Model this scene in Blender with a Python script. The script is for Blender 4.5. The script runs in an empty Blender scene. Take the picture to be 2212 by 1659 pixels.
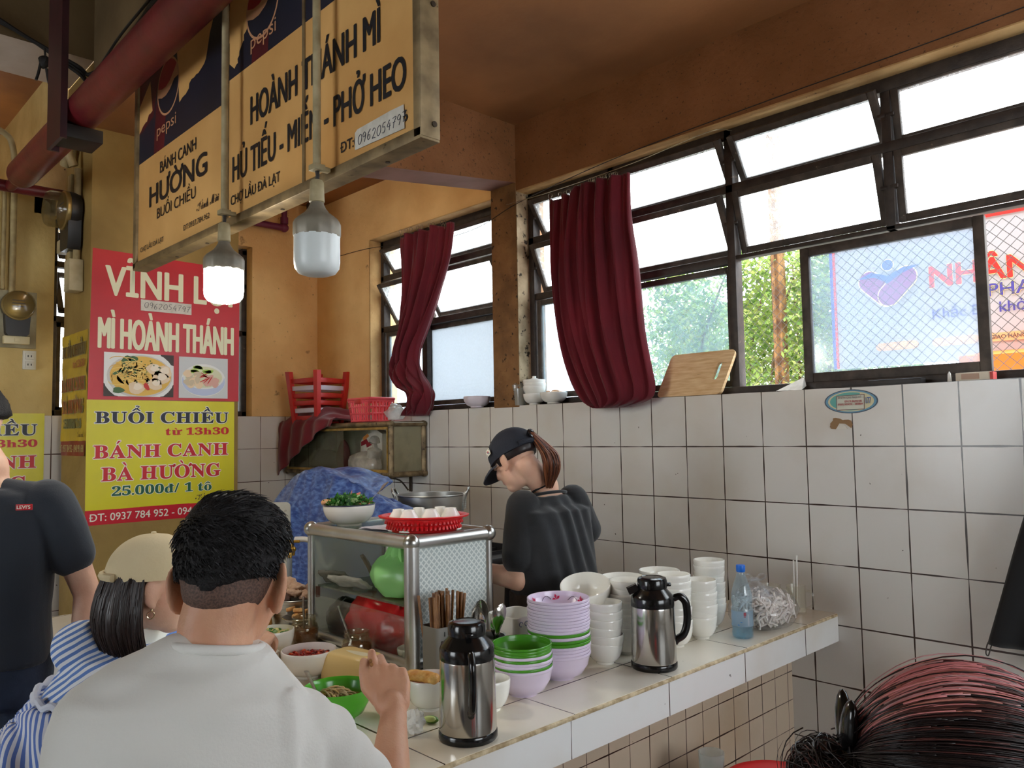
import bpy, bmesh, math, random, unicodedata
from mathutils import Vector as V, Matrix, noise
sin, cos, pi = math.sin, math.cos, math.pi
SC = bpy.context.scene
COL = SC.collection
random.seed(7)
rnd = random.uniform

def lin(c):
    return tuple(((x/255)/12.92 if x/255 <= .04045 else (((x/255)+.055)/1.055)**2.4) for x in c) + (1,)

# ------------------------------------------------------------------ camera
cam = bpy.data.cameras.new('camera')
cam.sensor_fit = 'HORIZONTAL'
cam.sensor_width = 36
cam.lens = 1708.94/2212*36
cam.clip_start = .02
camo = bpy.data.objects.new('camera', cam)
COL.objects.link(camo)
YAW, PITCH, ROLL = -.8051, .0638, -.0176
_f = V((cos(PITCH)*sin(YAW), cos(PITCH)*cos(YAW), sin(PITCH)))
_r = V((cos(YAW), -sin(YAW), 0))
_u = _r.cross(_f)
_r, _u = cos(ROLL)*_r+sin(ROLL)*_u, -sin(ROLL)*_r+cos(ROLL)*_u
m = Matrix((_r, _u, -_f)).transposed().to_4x4()
m.translation = V((4.171, -3.2425, 1.5))
camo.matrix_world = m
SC.camera = camo

# ------------------------------------------------------------------ world and exposure
w = bpy.data.worlds.new('sky')
SC.world = w
w.use_nodes = True
bg = w.node_tree.nodes['Background']
bg.inputs[0].default_value = (.90, .96, 1, 1)
bg.inputs[1].default_value = 7.0
SC.view_settings.view_transform = 'Standard'
SC.view_settings.look = 'None'
SC.view_settings.exposure = .42
SC.view_settings.gamma = 1
SC.view_settings.use_curve_mapping = False
SC.cycles.max_bounces = 8
SC.cycles.diffuse_bounces = 4
SC.cycles.transparent_max_bounces = 16
SC.cycles.caustics_reflective = False
SC.cycles.caustics_refractive = False

# ------------------------------------------------------------------ materials
MATS = {}
def mat(name, col=(200, 200, 200), rough=.5, metal=0, col2=None, nscale=6, nthr=(.35, .65), bump=0, bscale=60,
        spots=None, trans=0, alpha=1, emit=0, spec=.5, ior=1.45, coat=0, sheen=0, stretch=None, sss=0, transl=0, twoside=0):
    """A procedural surface: noise-mottled base, optional spots [(colour, scale, threshold)], noise bump."""
    if name in MATS: return MATS[name]
    M = bpy.data.materials.new(name); M.use_nodes = True
    nt = M.node_tree; N = nt.nodes; L = nt.links
    b = N['Principled BSDF']
    c0 = lin(col)
    b.inputs['Roughness'].default_value = rough
    b.inputs['Metallic'].default_value = metal
    b.inputs['Specular IOR Level'].default_value = spec
    b.inputs['IOR'].default_value = ior
    b.inputs['Transmission Weight'].default_value = trans
    b.inputs['Alpha'].default_value = alpha
    b.inputs['Coat Weight'].default_value = coat
    b.inputs['Sheen Weight'].default_value = sheen
    if sss:
        b.inputs['Subsurface Weight'].default_value = sss
        b.inputs['Subsurface Scale'].default_value = .01
        b.inputs['Subsurface Radius'].default_value = (1, .3, .15)
    b.inputs['Base Color'].default_value = c0
    tc = N.new('ShaderNodeTexCoord'); src = tc.outputs['Object']
    if stretch:
        mp = N.new('ShaderNodeMapping'); mp.inputs['Scale'].default_value = stretch
        L.new(src, mp.inputs[0]); src = mp.outputs[0]
    out = None
    if col2:
        n = N.new('ShaderNodeTexNoise'); n.inputs['Scale'].default_value = nscale; n.inputs['Detail'].default_value = 5
        L.new(src, n.inputs['Vector'])
        r = N.new('ShaderNodeMapRange'); r.inputs[1].default_value, r.inputs[2].default_value = nthr
        L.new(n.outputs[0], r.inputs[0])
        mx = N.new('ShaderNodeMixRGB'); mx.inputs[1].default_value = c0; mx.inputs[2].default_value = lin(col2)
        L.new(r.outputs[0], mx.inputs[0]); out = mx.outputs[0]
    for (sc_, s_, t_) in (spots or []):
        n = N.new('ShaderNodeTexNoise'); n.inputs['Scale'].default_value = s_; n.inputs['Detail'].default_value = 6
        n.inputs['Roughness'].default_value = .65
        L.new(src, n.inputs['Vector'])
        r = N.new('ShaderNodeMapRange'); r.inputs[1].default_value, r.inputs[2].default_value = t_, t_+.06
        L.new(n.outputs[0], r.inputs[0])
        mx = N.new('ShaderNodeMixRGB'); mx.inputs[2].default_value = lin(sc_); mx.inputs[1].default_value = c0
        if out: L.new(out, mx.inputs[1])
        L.new(r.outputs[0], mx.inputs[0]); out = mx.outputs[0]
    if out: L.new(out, b.inputs['Base Color'])
    if bump:
        n = N.new('ShaderNodeTexNoise'); n.inputs['Scale'].default_value = bscale; n.inputs['Detail'].default_value = 4
        L.new(src, n.inputs['Vector'])
        bp = N.new('ShaderNodeBump'); bp.inputs['Strength'].default_value = bump; bp.inputs['Distance'].default_value = .01
        L.new(n.outputs[0], bp.inputs['Height']); L.new(bp.outputs[0], b.inputs['Normal'])
    if emit:
        b.inputs['Emission Color'].default_value = c0
        b.inputs['Emission Strength'].default_value = emit
    if transl:     # thin cloth, leaf or film: light passes through
        t = N.new('ShaderNodeBsdfTranslucent'); t.inputs[0].default_value = c0
        if out: L.new(out, t.inputs[0])
        ms = N.new('ShaderNodeMixShader'); ms.inputs[0].default_value = transl
        L.new(b.outputs[0], ms.inputs[1]); L.new(t.outputs[0], ms.inputs[2])
        L.new(ms.outputs[0], N['Material Output'].inputs[0])
    MATS[name] = M
    return M

def film(name, col=(235, 240, 240), clear=.6, rough=.25, haze=None, spots=None, gloss=.12):
    """Thin pane or plastic film: part of the light goes straight through, part is scattered by dirt and frosting."""
    if name in MATS: return MATS[name]
    M = bpy.data.materials.new(name); M.use_nodes = True
    nt = M.node_tree; N = nt.nodes; L = nt.links
    N.remove(N['Principled BSDF'])
    out = N['Material Output']
    tr = N.new('ShaderNodeBsdfTransparent'); tr.inputs[0].default_value = lin(col)
    tl = N.new('ShaderNodeBsdfTranslucent'); tl.inputs[0].default_value = lin(haze or col)
    df = N.new('ShaderNodeBsdfDiffuse'); df.inputs[0].default_value = lin(haze or col)
    gl = N.new('ShaderNodeBsdfGlossy'); gl.inputs[1].default_value = rough
    a = N.new('ShaderNodeMixShader'); a.inputs[0].default_value = .35
    L.new(tl.outputs[0], a.inputs[1]); L.new(df.outputs[0], a.inputs[2])
    b = N.new('ShaderNodeMixShader'); b.inputs[0].default_value = 1-clear
    L.new(tr.outputs[0], b.inputs[1]); L.new(a.outputs[0], b.inputs[2])
    if spots:
        tc = N.new('ShaderNodeTexCoord'); n = N.new('ShaderNodeTexNoise')
        n.inputs['Scale'].default_value = spots[0]; n.inputs['Detail'].default_value = 6
        L.new(tc.outputs['Object'], n.inputs['Vector'])
        r = N.new('ShaderNodeMapRange'); r.inputs[1].default_value, r.inputs[2].default_value = spots[1], spots[2]
        r.inputs[3].default_value, r.inputs[4].default_value = 1-clear, min(1, 1-clear+spots[3])
        L.new(n.outputs[0], r.inputs[0]); L.new(r.outputs[0], b.inputs[0])
    c = N.new('ShaderNodeMixShader')
    lw = N.new('ShaderNodeLayerWeight'); lw.inputs[0].default_value = .5
    pw_ = N.new('ShaderNodeMath'); pw_.operation = 'POWER'; pw_.inputs[1].default_value = 3.5
    L.new(lw.outputs['Facing'], pw_.inputs[0])
    mm = N.new('ShaderNodeMath'); mm.operation = 'MULTIPLY_ADD'; mm.inputs[1].default_value = .4; mm.inputs[2].default_value = .02+.03*gloss
    L.new(pw_.outputs[0], mm.inputs[0]); L.new(mm.outputs[0], c.inputs[0])
    L.new(b.outputs[0], c.inputs[1]); L.new(gl.outputs[0], c.inputs[2])
    L.new(c.outputs[0], out.inputs[0])
    MATS[name] = M
    return M

def swizzled(N, L, tc, axes):
    sp = N.new('ShaderNodeSeparateXYZ'); L.new(tc.outputs['Object'], sp.inputs[0])
    cb = N.new('ShaderNodeCombineXYZ')
    L.new(sp.outputs[axes[0]], cb.inputs[0]); L.new(sp.outputs[axes[1]], cb.inputs[1])
    return cb.outputs[0]

def tiles(name, axes, tw, th, ox, oz, c1, c2, grout, gs=.004, rough=.22, dirt=None, offs=0):
    M = bpy.data.materials.new(name); M.use_nodes = True
    nt = M.node_tree; N = nt.nodes; L = nt.links; b = N['Principled BSDF']
    tc = N.new('ShaderNodeTexCoord')
    v = swizzled(N, L, tc, axes)
    mp = N.new('ShaderNodeMapping'); mp.inputs['Location'].default_value = (ox, oz, 0)
    L.new(v, mp.inputs[0])
    br = N.new('ShaderNodeTexBrick'); br.offset = offs; br.squash = 1
    br.inputs['Scale'].default_value = 1; br.inputs['Brick Width'].default_value = tw; br.inputs['Row Height'].default_value = th
    br.inputs['Mortar Size'].default_value = gs; br.inputs['Mortar Smooth'].default_value = .1
    br.inputs['Color1'].default_value = lin(c1); br.inputs['Color2'].default_value = lin(c2); br.inputs['Mortar'].default_value = lin(grout)
    # grout lines waver and vary in width a little
    n = N.new('ShaderNodeTexNoise'); n.inputs['Scale'].default_value = 5; L.new(tc.outputs['Object'], n.inputs['Vector'])
    r = N.new('ShaderNodeMapRange'); r.inputs[1].default_value, r.inputs[2].default_value = .3, .7
    r.inputs[3].default_value, r.inputs[4].default_value = gs*.25, gs*1.05
    L.new(n.outputs[0], r.inputs[0]); L.new(r.outputs[0], br.inputs['Mortar Size'])
    L.new(mp.outputs[0], br.inputs[0])
    col = br.outputs[0]
    n2 = N.new('ShaderNodeTexNoise'); n2.inputs['Scale'].default_value = 2.2; n2.inputs['Detail'].default_value = 6
    L.new(tc.outputs['Object'], n2.inputs['Vector'])
    r2 = N.new('ShaderNodeMapRange'); r2.inputs[1].default_value, r2.inputs[2].default_value = .48, .75; r2.inputs[4].default_value = .45
    L.new(n2.outputs[0], r2.inputs[0])
    mx = N.new('ShaderNodeMixRGB'); mx.blend_type = 'MULTIPLY'; mx.inputs[2].default_value = lin(dirt or (225, 205, 175))
    L.new(r2.outputs[0], mx.inputs[0]); L.new(col, mx.inputs[1])
    n3 = N.new('ShaderNodeTexNoise'); n3.inputs['Scale'].default_value = 26; n3.inputs['Detail'].default_value = 3
    L.new(tc.outputs['Object'], n3.inputs['Vector'])
    r3 = N.new('ShaderNodeMapRange'); r3.inputs[1].default_value, r3.inputs[2].default_value = .745, .765
    L.new(n3.outputs[0], r3.inputs[0])
    m3 = N.new('ShaderNodeMixRGB'); m3.inputs[2].default_value = lin((60, 45, 35))
    L.new(r3.outputs[0], m3.inputs[0]); L.new(mx.outputs[0], m3.inputs[1])
    L.new(m3.outputs[0], b.inputs['Base Color'])
    b.inputs['Roughness'].default_value = rough
    bp = N.new('ShaderNodeBump'); bp.inputs['Strength'].default_value = .35; bp.inputs['Distance'].default_value = .004
    inv = N.new('ShaderNodeMath'); inv.operation = 'SUBTRACT'; inv.inputs[0].default_value = 1
    L.new(br.outputs['Fac'], inv.inputs[1]); L.new(inv.outputs[0], bp.inputs['Height']); L.new(bp.outputs[0], b.inputs['Normal'])
    MATS[name] = M
    return M

def diamonds(name, axes, size, c_line, c_fill, lw=.14, clear=0):
    """Glass or film printed with a diagonal lattice."""
    M = bpy.data.materials.new(name); M.use_nodes = True
    nt = M.node_tree; N = nt.nodes; L = nt.links; b = N['Principled BSDF']
    tc = N.new('ShaderNodeTexCoord'); v = swizzled(N, L, tc, axes)
    mp = N.new('ShaderNodeMapping'); mp.inputs['Rotation'].default_value = (0, 0, pi/4); mp.inputs['Scale'].default_value = (1, 1, 1)
    L.new(v, mp.inputs[0])
    br = N.new('ShaderNodeTexBrick'); br.offset = 0
    br.inputs['Scale'].default_value = 1; br.inputs['Brick Width'].default_value = size; br.inputs['Row Height'].default_value = size
    br.inputs['Mortar Size'].default_value = size*lw
    br.inputs['Color1'].default_value = lin(c_fill); br.inputs['Color2'].default_value = lin(c_fill); br.inputs['Mortar'].default_value = lin(c_line)
    L.new(mp.outputs[0], br.inputs[0]); L.new(br.outputs[0], b.inputs['Base Color'])
    b.inputs['Roughness'].default_value = .25
    MATS[name] = M
    return M

# ------------------------------------------------------------------ mesh builder
class MB:
    def __init__(s): s.v = []; s.f = []; s.mi = []; s.m = 0; s.T = None
    def add(s, vs, fs, m=None):
        k = len(s.v)
        if s.T is not None: vs = [s.T @ V(p) for p in vs]
        s.v += [tuple(p) for p in vs]
        s.f += [tuple(i+k for i in f) for f in fs]
        s.mi += [s.m if m is None else m]*len(fs)
        return s
    def box(s, c, d, bev=0, rot=None, m=None):
        hx, hy, hz = d[0]/2, d[1]/2, d[2]/2
        b = min(bev, hx*.99, hy*.99, hz*.99)
        if b <= 0:
            vs = [V((x*hx, y*hy, z*hz)) for x in (-1, 1) for y in (-1, 1) for z in (-1, 1)]
            fs = [(0, 1, 3, 2), (4, 6, 7, 5), (0, 4, 5, 1), (2, 3, 7, 6), (0, 2, 6, 4), (1, 5, 7, 3)]
        else:
            bm = bmesh.new(); bmesh.ops.create_cube(bm, size=1)
            for q in bm.verts: q.co = V((q.co.x*2*hx, q.co.y*2*hy, q.co.z*2*hz))
            bmesh.ops.bevel(bm, geom=bm.edges[:], offset=b, segments=2, profile=.5, affect='EDGES')
            bm.verts.index_update()
            vs = [q.co.copy() for q in bm.verts]; fs = [[q.index for q in f.verts] for f in bm.faces]; bm.free()
        R = rot if rot is not None else Matrix.Identity(3)
        c = V(c)
        return s.add([c+R @ p for p in vs], fs, m)
    def b2(s, a, b, bev=0, m=None):
        a, b = V(a), V(b)
        return s.box((a+b)/2, [abs(x) for x in (b-a)], bev, None, m)
    def tube(s, pts, r, n=10, closed=False, m=None, flat=1):
        pts = [V(p) for p in pts]; k = len(pts)
        rs = r if isinstance(r, (list, tuple)) else [r]*k
        vs = []; up = None
        for i, p in enumerate(pts):
            if closed: t = pts[(i+1) % k]-pts[i-1]
            else: t = pts[min(i+1, k-1)]-pts[max(i-1, 0)]
            if t.length < 1e-9: t = V((0, 0, 1))
            t.normalize()
            if up is None:
                up = V((0, 0, 1)) if abs(t.z) < .9 else V((1, 0, 0))
            up = (up-t*up.dot(t))
            if up.length < 1e-6: up = t.orthogonal()
            up.normalize(); sd = t.cross(up)
            for j in range(n):
                a = 2*pi*j/n
                vs.append(p+(up*cos(a)*flat+sd*sin(a))*rs[i])
        fs = []
        for i in range(k if closed else k-1):
            for j in range(n):
                i2 = (i+1) % k
                fs.append((i*n+j, i*n+(j+1) % n, i2*n+(j+1) % n, i2*n+j))
        if not closed:
            fs.append(tuple(range(n))[::-1]); fs.append(tuple((k-1)*n+j for j in range(n)))
        return s.add(vs, fs, m)
    def cyl(s, a, b, r0, r1=None, n=20, m=None):
        return s.tube([a, b], [r0, r0 if r1 is None else r1], n, m=m)
    def lathe(s, prof, c=(0, 0, 0), n=32, m=None, sx=1, sy=1, wob=0, rot=None, close=False):
        c = V(c); vs = []; fs = []; k = len(prof)
        R = rot if rot is not None else Matrix.Identity(3)
        for i, (r, z) in enumerate(prof):
            for j in range(n):
                a = 2*pi*j/n; rr = r*(1+wob*sin(a*3+i))
                vs.append(c+R @ V((rr*cos(a)*sx, rr*sin(a)*sy, z)))
        for i in range(k if close else k-1):
            for j in range(n):
                i2 = (i+1) % k
                fs.append((i*n+j, i*n+(j+1) % n, i2*n+(j+1) % n, i2*n+j))
        if not close:
            if prof[0][0] > 1e-5: fs.append(tuple(range(n))[::-1])
            if prof[-1][0] > 1e-5: fs.append(tuple((k-1)*n+j for j in range(n)))
        return s.add(vs, fs, m)
    def ell(s, c, r, rot=None, n=16, m=None, f=None):
        k = n//2+1; vs = []; fs = []
        R = rot if rot is not None else Matrix.Identity(3)
        r = (r, r, r) if not isinstance(r, (tuple, list)) else r
        c = V(c)
        for i in range(k):
            a = pi*i/(k-1)
            for j in range(n):
                b = 2*pi*j/n
                p = V((sin(a)*cos(b), sin(a)*sin(b), -cos(a)))
                q = V((p.x*r[0], p.y*r[1], p.z*r[2]))
                if f: q = q*f(p)
                vs.append(c+R @ q)
        for i in range(k-1):
            for j in range(n): fs.append((i*n+j, i*n+(j+1) % n, (i+1)*n+(j+1) % n, (i+1)*n+j))
        return s.add(vs, fs, m)
    def grid(s, fn, nu, nv, m=None, th=0, cu=False):
        vs = [V(fn(i/nu, j/nv)) for i in range(nu+1) for j in range(nv+1)]
        fs = [(i*(nv+1)+j, (i+1)*(nv+1)+j, (i+1)*(nv+1)+j+1, i*(nv+1)+j+1) for i in range(nu) for j in range(nv)]
        return s.add(vs, fs, m)
    def prism(s, poly, o, ux, vy, d, m=None):
        o, ux, vy = V(o), V(ux), V(vy); n = ux.cross(vy).normalized()*d
        a = [o+ux*p[0]+vy*p[1] for p in poly]; k = len(a)
        fs = [tuple(range(k)), tuple(range(2*k-1, k-1, -1))]
        fs = [tuple(reversed(range(k))), tuple(range(k, 2*k))]+[(i, (i+1) % k, k+(i+1) % k, k+i) for i in range(k)]
        return s.add(a+[p+n for p in a], fs, m)
    def limb(s, pts, rs, n=14, m=None):
        """Tapered capsule chain, closed volumes to be fused by remesh()."""
        pts = [V(p) for p in pts]
        for i, p in enumerate(pts): s.ell(p, rs[i], None, n, m)
        for i in range(len(pts)-1): s.tube([pts[i], pts[i+1]], [rs[i], rs[i+1]], n, m=m)
        return s
    def loft(s, rings, m=None):
        n = len(rings[0]); vs = [p for r in rings for p in r]; fs = []
        for i in range(len(rings)-1):
            for j in range(n): fs.append((i*n+j, i*n+(j+1) % n, (i+1)*n+(j+1) % n, (i+1)*n+j))
        fs.append(tuple(range(n))[::-1]); fs.append(tuple((len(rings)-1)*n+j for j in range(n)))
        return s.add(vs, fs, m)
    def mesh(s, name, angle=40):
        me = bpy.data.meshes.new(name)
        me.from_pydata(s.v, [], s.f)
        me.polygons.foreach_set('material_index', s.mi)
        bm = bmesh.new(); bm.from_mesh(me); bmesh.ops.recalc_face_normals(bm, faces=bm.faces); bm.to_mesh(me); bm.free()
        me.polygons.foreach_set('use_smooth', [True]*len(me.polygons))
        if angle < 180: me.set_sharp_from_angle(angle=math.radians(angle))
        return me
    def build(s, name, mats, parent=None, angle=40, world=True):
        """ONE mesh object; a part's vertices are given in world space and stored relative to its thing."""
        me = s.mesh(name, angle)
        return link(name, me, mats, parent, world)

def link(name, me, mats, parent=None, world=True):
    for q in (mats if isinstance(mats, (list, tuple)) else [mats]): me.materials.append(q)
    o = bpy.data.objects.new(name, me); COL.objects.link(o)
    if parent is not None:
        o.parent = parent
        if world:
            T = world_of(parent).inverted()
            me.transform(T)
    return o

def world_of(o):
    M = Matrix.LocRotScale(o.location, o.rotation_euler, o.scale)
    return world_of(o.parent) @ M if o.parent else M

def tag(o, label=None, cat=None, group=None, kind=None):
    if label: o['label'] = label
    if cat: o['category'] = cat
    if group: o['group'] = group
    if kind: o['kind'] = kind
    return o

def thing(name, label, cat, loc=(0, 0, 0), rz=0, group=None):
    o = bpy.data.objects.new(name, None); COL.objects.link(o)
    o.empty_display_size = .05
    o.location = loc; o.rotation_euler = (0, 0, rz)
    return tag(o, label, cat, group)

def struct(name, mb, mats, parent=None, **k):
    o = mb.build(name, mats, parent, **k)
    if parent is None: o['kind'] = 'structure'
    return o

def recentre(o):
    """Put a single-mesh thing's origin at the base of its mesh."""
    me = o.data; xs = [v.co for v in me.vertices]
    c = V(((min(p.x for p in xs)+max(p.x for p in xs))/2, (min(p.y for p in xs)+max(p.y for p in xs))/2, min(p.z for p in xs)))
    me.transform(Matrix.Translation(-c)); o.location = c
    return o

def solo(name, mb, mats, label, cat, group=None, angle=40):
    return tag(recentre(mb.build(name, mats, None, angle)), label, cat, group)

def dup(o, loc=None, rz=None, label=None, parent=None):
    c = o.copy(); COL.objects.link(c)
    if parent is not None: c.parent = parent
    if loc is not None: c.location = loc
    if rz is not None: c.rotation_euler = (0, 0, rz)
    if label: c['label'] = label
    for ch in list(o.children): dup(ch, parent=c)
    return c

def remesh(mb, vox, smooth=8, factor=.5, decimate=None):
    """Fuse the closed pieces of mb into one continuous skin."""
    me = bpy.data.meshes.new('tmp'); me.from_pydata(mb.v, [], mb.f)
    bm = bmesh.new(); bm.from_mesh(me); bmesh.ops.recalc_face_normals(bm, faces=bm.faces); bm.to_mesh(me); bm.free()
    o = bpy.data.objects.new('tmp', me); COL.objects.link(o)
    q = o.modifiers.new('r', 'REMESH'); q.mode = 'VOXEL'; q.voxel_size = vox
    if smooth:
        q = o.modifiers.new('s', 'SMOOTH'); q.iterations = smooth; q.factor = factor
    if decimate:
        q = o.modifiers.new('d', 'DECIMATE'); q.ratio = decimate
    dg = bpy.context.evaluated_depsgraph_get(); dg.update()
    out = bpy.data.meshes.new_from_object(o.evaluated_get(dg))
    bpy.data.objects.remove(o); bpy.data.meshes.remove(me)
    out.polygons.foreach_set('use_smooth', [True]*len(out.polygons))
    return out

def wrinkle(me, fn):
    """Move each vertex along its normal by fn(co, normal)."""
    ns = [v.normal.copy() for v in me.vertices]
    ds = [fn(v.co, n) for v, n in zip(me.vertices, ns)]
    for v, n, d in zip(me.vertices, ns, ds): v.co += n*d
    return me

def nz(p, s=1, seed=0):
    return noise.noise(V((p[0]*s+seed*17.3, p[1]*s+seed*5.1, p[2]*s-seed*9.7)))

# ------------------------------------------------------------------ lettering
_TX = {}
def glyphs(s, bold=0):
    k = (s, bold)
    if k in _TX: return _TX[k]
    c = bpy.data.curves.new('t', 'FONT'); c.body = s; c.size = 1; c.resolution_u = 4; c.offset = bold
    o = bpy.data.objects.new('t', c); COL.objects.link(o)
    dg = bpy.context.evaluated_depsgraph_get(); dg.update()
    e = o.evaluated_get(dg); me = e.to_mesh()
    r = ([(v.co.x, v.co.y) for v in me.vertices], [tuple(p.vertices) for p in me.polygons])
    e.to_mesh_clear(); bpy.data.objects.remove(o); bpy.data.curves.remove(c)
    _TX[k] = r
    return r

ACC = {'\u0301': [[(-.06, .0), (.0, .0), (.14, .17), (.02, .17)]], '\u0300': [[(.0, .0), (.06, .0), (-.02, .17), (-.14, .17)]],
       '\u0302': [[(-.2, 0), (-.11, 0), (0, .09), (0, .16), (-.05, .16)], [(.2, 0), (.05, .16), (0, .16), (0, .09), (.11, 0)]],
       '\u0303': [[(-.2, .03), (-.13, .0), (-.08, .07), (-.09, .14)], [(-.09, .14), (-.08, .07), (.08, .03), (.09, .1)], [(.09, .1), (.08, .03), (.2, .1), (.13, .13)]],
       '\u0309': [[(-.09, .17), (-.07, .12), (.02, .13), (.02, .19)], [(.02, .19), (.02, .13), (.04, .1), (.1, .12)], [(.1, .12), (.04, .1), (-.01, .06), (.03, .04)], [(-.01, .06), (.03, .04), (.02, -.01), (-.03, -.01)]],
       '\u0323': [[(-.07, -.96), (.07, -.96), (.07, -.84), (-.07, -.84)]],
       '\u031b': [[(.3, -.06), (.36, -.14), (.47, -.05), (.45, .06), (.38, .06)]]}
def fancy(s, base):
    """Bold serif (base 'serif') or bold script letters with their Vietnamese marks set by hand."""
    vs, fs = [], []; x = 0
    up, lo, dg = (0x1D400, 0x1D41A, 0x1D7CE) if base == 'serif' else (0x1D4D0, 0x1D4EA, 0x1D7CE)
    for ch in s:
        if ch == ' ': x += .28; continue
        stroke = ch in 'đĐ'
        if stroke: ch = 'd' if ch == 'đ' else 'D'
        d = unicodedata.normalize('NFD', ch); c = d[0]
        if c.isupper(): g = chr(up+ord(c)-65)
        elif c.islower(): g = chr(lo+ord(c)-97)
        elif c.isdigit(): g = chr(dg+ord(c)-48)
        else: g = c
        gv, gf = glyphs(g, .012)
        if not gv: continue
        x0 = min(p[0] for p in gv); x1 = max(p[0] for p in gv); top = max(p[1] for p in gv)
        k = len(vs); vs += [(p[0]-x0+x, p[1]) for p in gv]; fs += [tuple(i+k for i in f) for f in gf]
        mid = x+(x1-x0)/2; lift = top+.05
        for a in d[1:]:
            if a not in ACC: continue
            y = lift if a not in '\u0323\u031b' else (.74 if a == '\u0323' else top)
            mm = mid
            if a == '\u031b': mm = mid-.3+(x1-x0)/2-.07
            if a in '\u0301\u0300\u0309' and '\u0302' in d: y += .13; mm = mid+.05
            for poly in ACC[a]:
                k = len(vs); vs += [(mm+p[0], y+p[1]) for p in poly]; fs.append(tuple(range(k, k+len(poly))))
            if a == '\u0302': pass
        if stroke:
            k = len(vs)
            y = .5 if ch == 'd' else .31
            xa = x1-x0+x-.3 if ch == 'd' else x-.08
            vs += [(xa, y), (xa+.33, y), (xa+.33, y+.06), (xa, y+.06)]; fs.append((k, k+1, k+2, k+3))
        x += x1-x0+.045
    return vs, fs

def plain(s):
    """Sans letters; horns and the stroke of the D are set by hand so that the counters stay open."""
    base = ''; marks = []
    for ch in s:
        d = unicodedata.normalize('NFD', ch)
        if ch in 'Đđ': marks.append((len(base), 'bar', ch)); base += 'D' if ch == 'Đ' else 'd'
        elif '\u031b' in d: base += unicodedata.normalize('NFC', d.replace('\u031b', '')); marks.append((len(base)-1, 'horn', d[0]))
        else: base += ch
    gv, gf = glyphs(base, 0); vs, fs = list(gv), list(gf)
    for i, kind, c in marks:
        xr = max(p[0] for p in glyphs(base[:i+1], 0)[0]); cw = glyphs(base[i], 0)[0]; w_ = max(p[0] for p in cw)-min(p[0] for p in cw)
        k = .68 if c.islower() else 1
        if kind == 'bar':
            y = .52 if c == 'đ' else .31; xa = xr-w_-.07 if c == 'Đ' else xr-.26
            poly = [(xa, y), (xa+.32, y), (xa+.32, y+.07), (xa, y+.07)]
        elif c in 'Oo': poly = [(xr-.11, .60*k), (xr-.04, .53*k), (xr+.06, .64*k), (xr+.08, .78*k), (xr-.01, .78*k), (xr-.02, .69*k)]
        else: poly = [(xr-.08, .62*k), (xr-.01, .56*k), (xr+.08, .66*k), (xr+.10, .80*k), (xr+.01, .80*k), (xr, .72*k)]
        n = len(vs); vs += poly; fs.append(tuple(range(n, n+len(poly))))
    return vs, fs

def write(mb, s, bl, br, up, cap, m, bold=.018, font=None, n=None, lift=.0008, slant=0, outline=None):
    """Lettering from baseline-left bl to baseline-right br, capitals cap tall along up, slightly proud of the surface."""
    bl, br, up = V(bl), V(br), V(up).normalized()
    gv, gf = fancy(s, font) if font else plain(s)
    x0 = min(p[0] for p in gv); x1 = max(p[0] for p in gv)
    ux = (br-bl)/(x1-x0); nn = n if n is not None else (br-bl).cross(up).normalized()
    ky = cap/.682
    vs = [bl+ux*(p[0]-x0+slant*p[1])+up*(p[1]*ky)+nn*lift for p in gv]
    if outline is not None:
        for k, (dx, dy) in enumerate(((-1, 0), (1, 0), (0, 1), (0, -1), (.7, .7), (-.7, .7), (.7, -.7), (-.7, -.7))):
            e = cap*.06
            o = (br-bl).normalized()*dx*e+up*dy*e-nn*(lift*.5-.00008*k)
            mb.add([p+o for p in vs], gf, outline)
    mb.add(vs, gf, m)
    if not font and bold > 0:      # heavier strokes: the same letters again, shifted a little each way
        ax = (br-bl).normalized()
        for k, (dx, dy) in enumerate(((-1, 0), (1, 0), (0, 1), (0, -1), (.7, .7), (-.7, .7), (.7, -.7), (-.7, -.7))):
            o = ax*dx*bold*ky+up*dy*bold*ky*.6+nn*(.00003*(k+1)); mb.add([p+o for p in vs], gf, m)

def smooth_path(pts, k=6):
    """Catmull-Rom through the points."""
    P = [V(p) for p in pts]; out = []
    for i in range(len(P)-1):
        a, b, c, d = P[max(i-1, 0)], P[i], P[i+1], P[min(i+2, len(P)-1)]
        for j in range(k):
            t = j/k
            out.append(.5*((2*b)+(c-a)*t+(2*a-5*b+4*c-d)*t*t+(3*b-a-3*c+d)*t**3))
    return out+[P[-1]]
# ================================================================== THE ROOM
plaster_orange = mat('plaster_orange', (238, 196, 132), .75, col2=(216, 168, 106), nscale=2.2, bump=.5, bscale=28, spots=[((52, 36, 20), 38, .66), ((120, 84, 44), 3.5, .66)])
plaster_tan = mat('plaster_tan', (222, 196, 132), .75, col2=(190, 160, 98), nscale=2.5, bump=.4, bscale=30, spots=[((60, 44, 26), 42, .70)])
plaster_pillar = mat('plaster_pillar', (176, 146, 84), .7, col2=(140, 112, 60), nscale=2.0, bump=.35, bscale=24, spots=[((50, 38, 22), 40, .70)])
ceiling_paint = mat('ceiling_paint', (176, 118, 62), .8, col2=(140, 92, 56), nscale=1.4, bump=.15, bscale=40, spots=[((70, 48, 34), 9, .70)])
concrete_dark = mat('concrete_dark', (120, 98, 66), .85, col2=(96, 76, 50), nscale=1.6, bump=.2, bscale=20)
column_paint = mat('column_paint', (150, 108, 66), .8, col2=(112, 78, 46), nscale=6, bump=.5, bscale=40, spots=[((38, 28, 18), 30, .60)])
mould_paint = mat('mould_paint', (150, 100, 62), .8, col2=(128, 82, 44), nscale=3, bump=.6, bscale=34, spots=[((86, 58, 34), 60, .60), ((58, 40, 24), 24, .68)])
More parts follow.
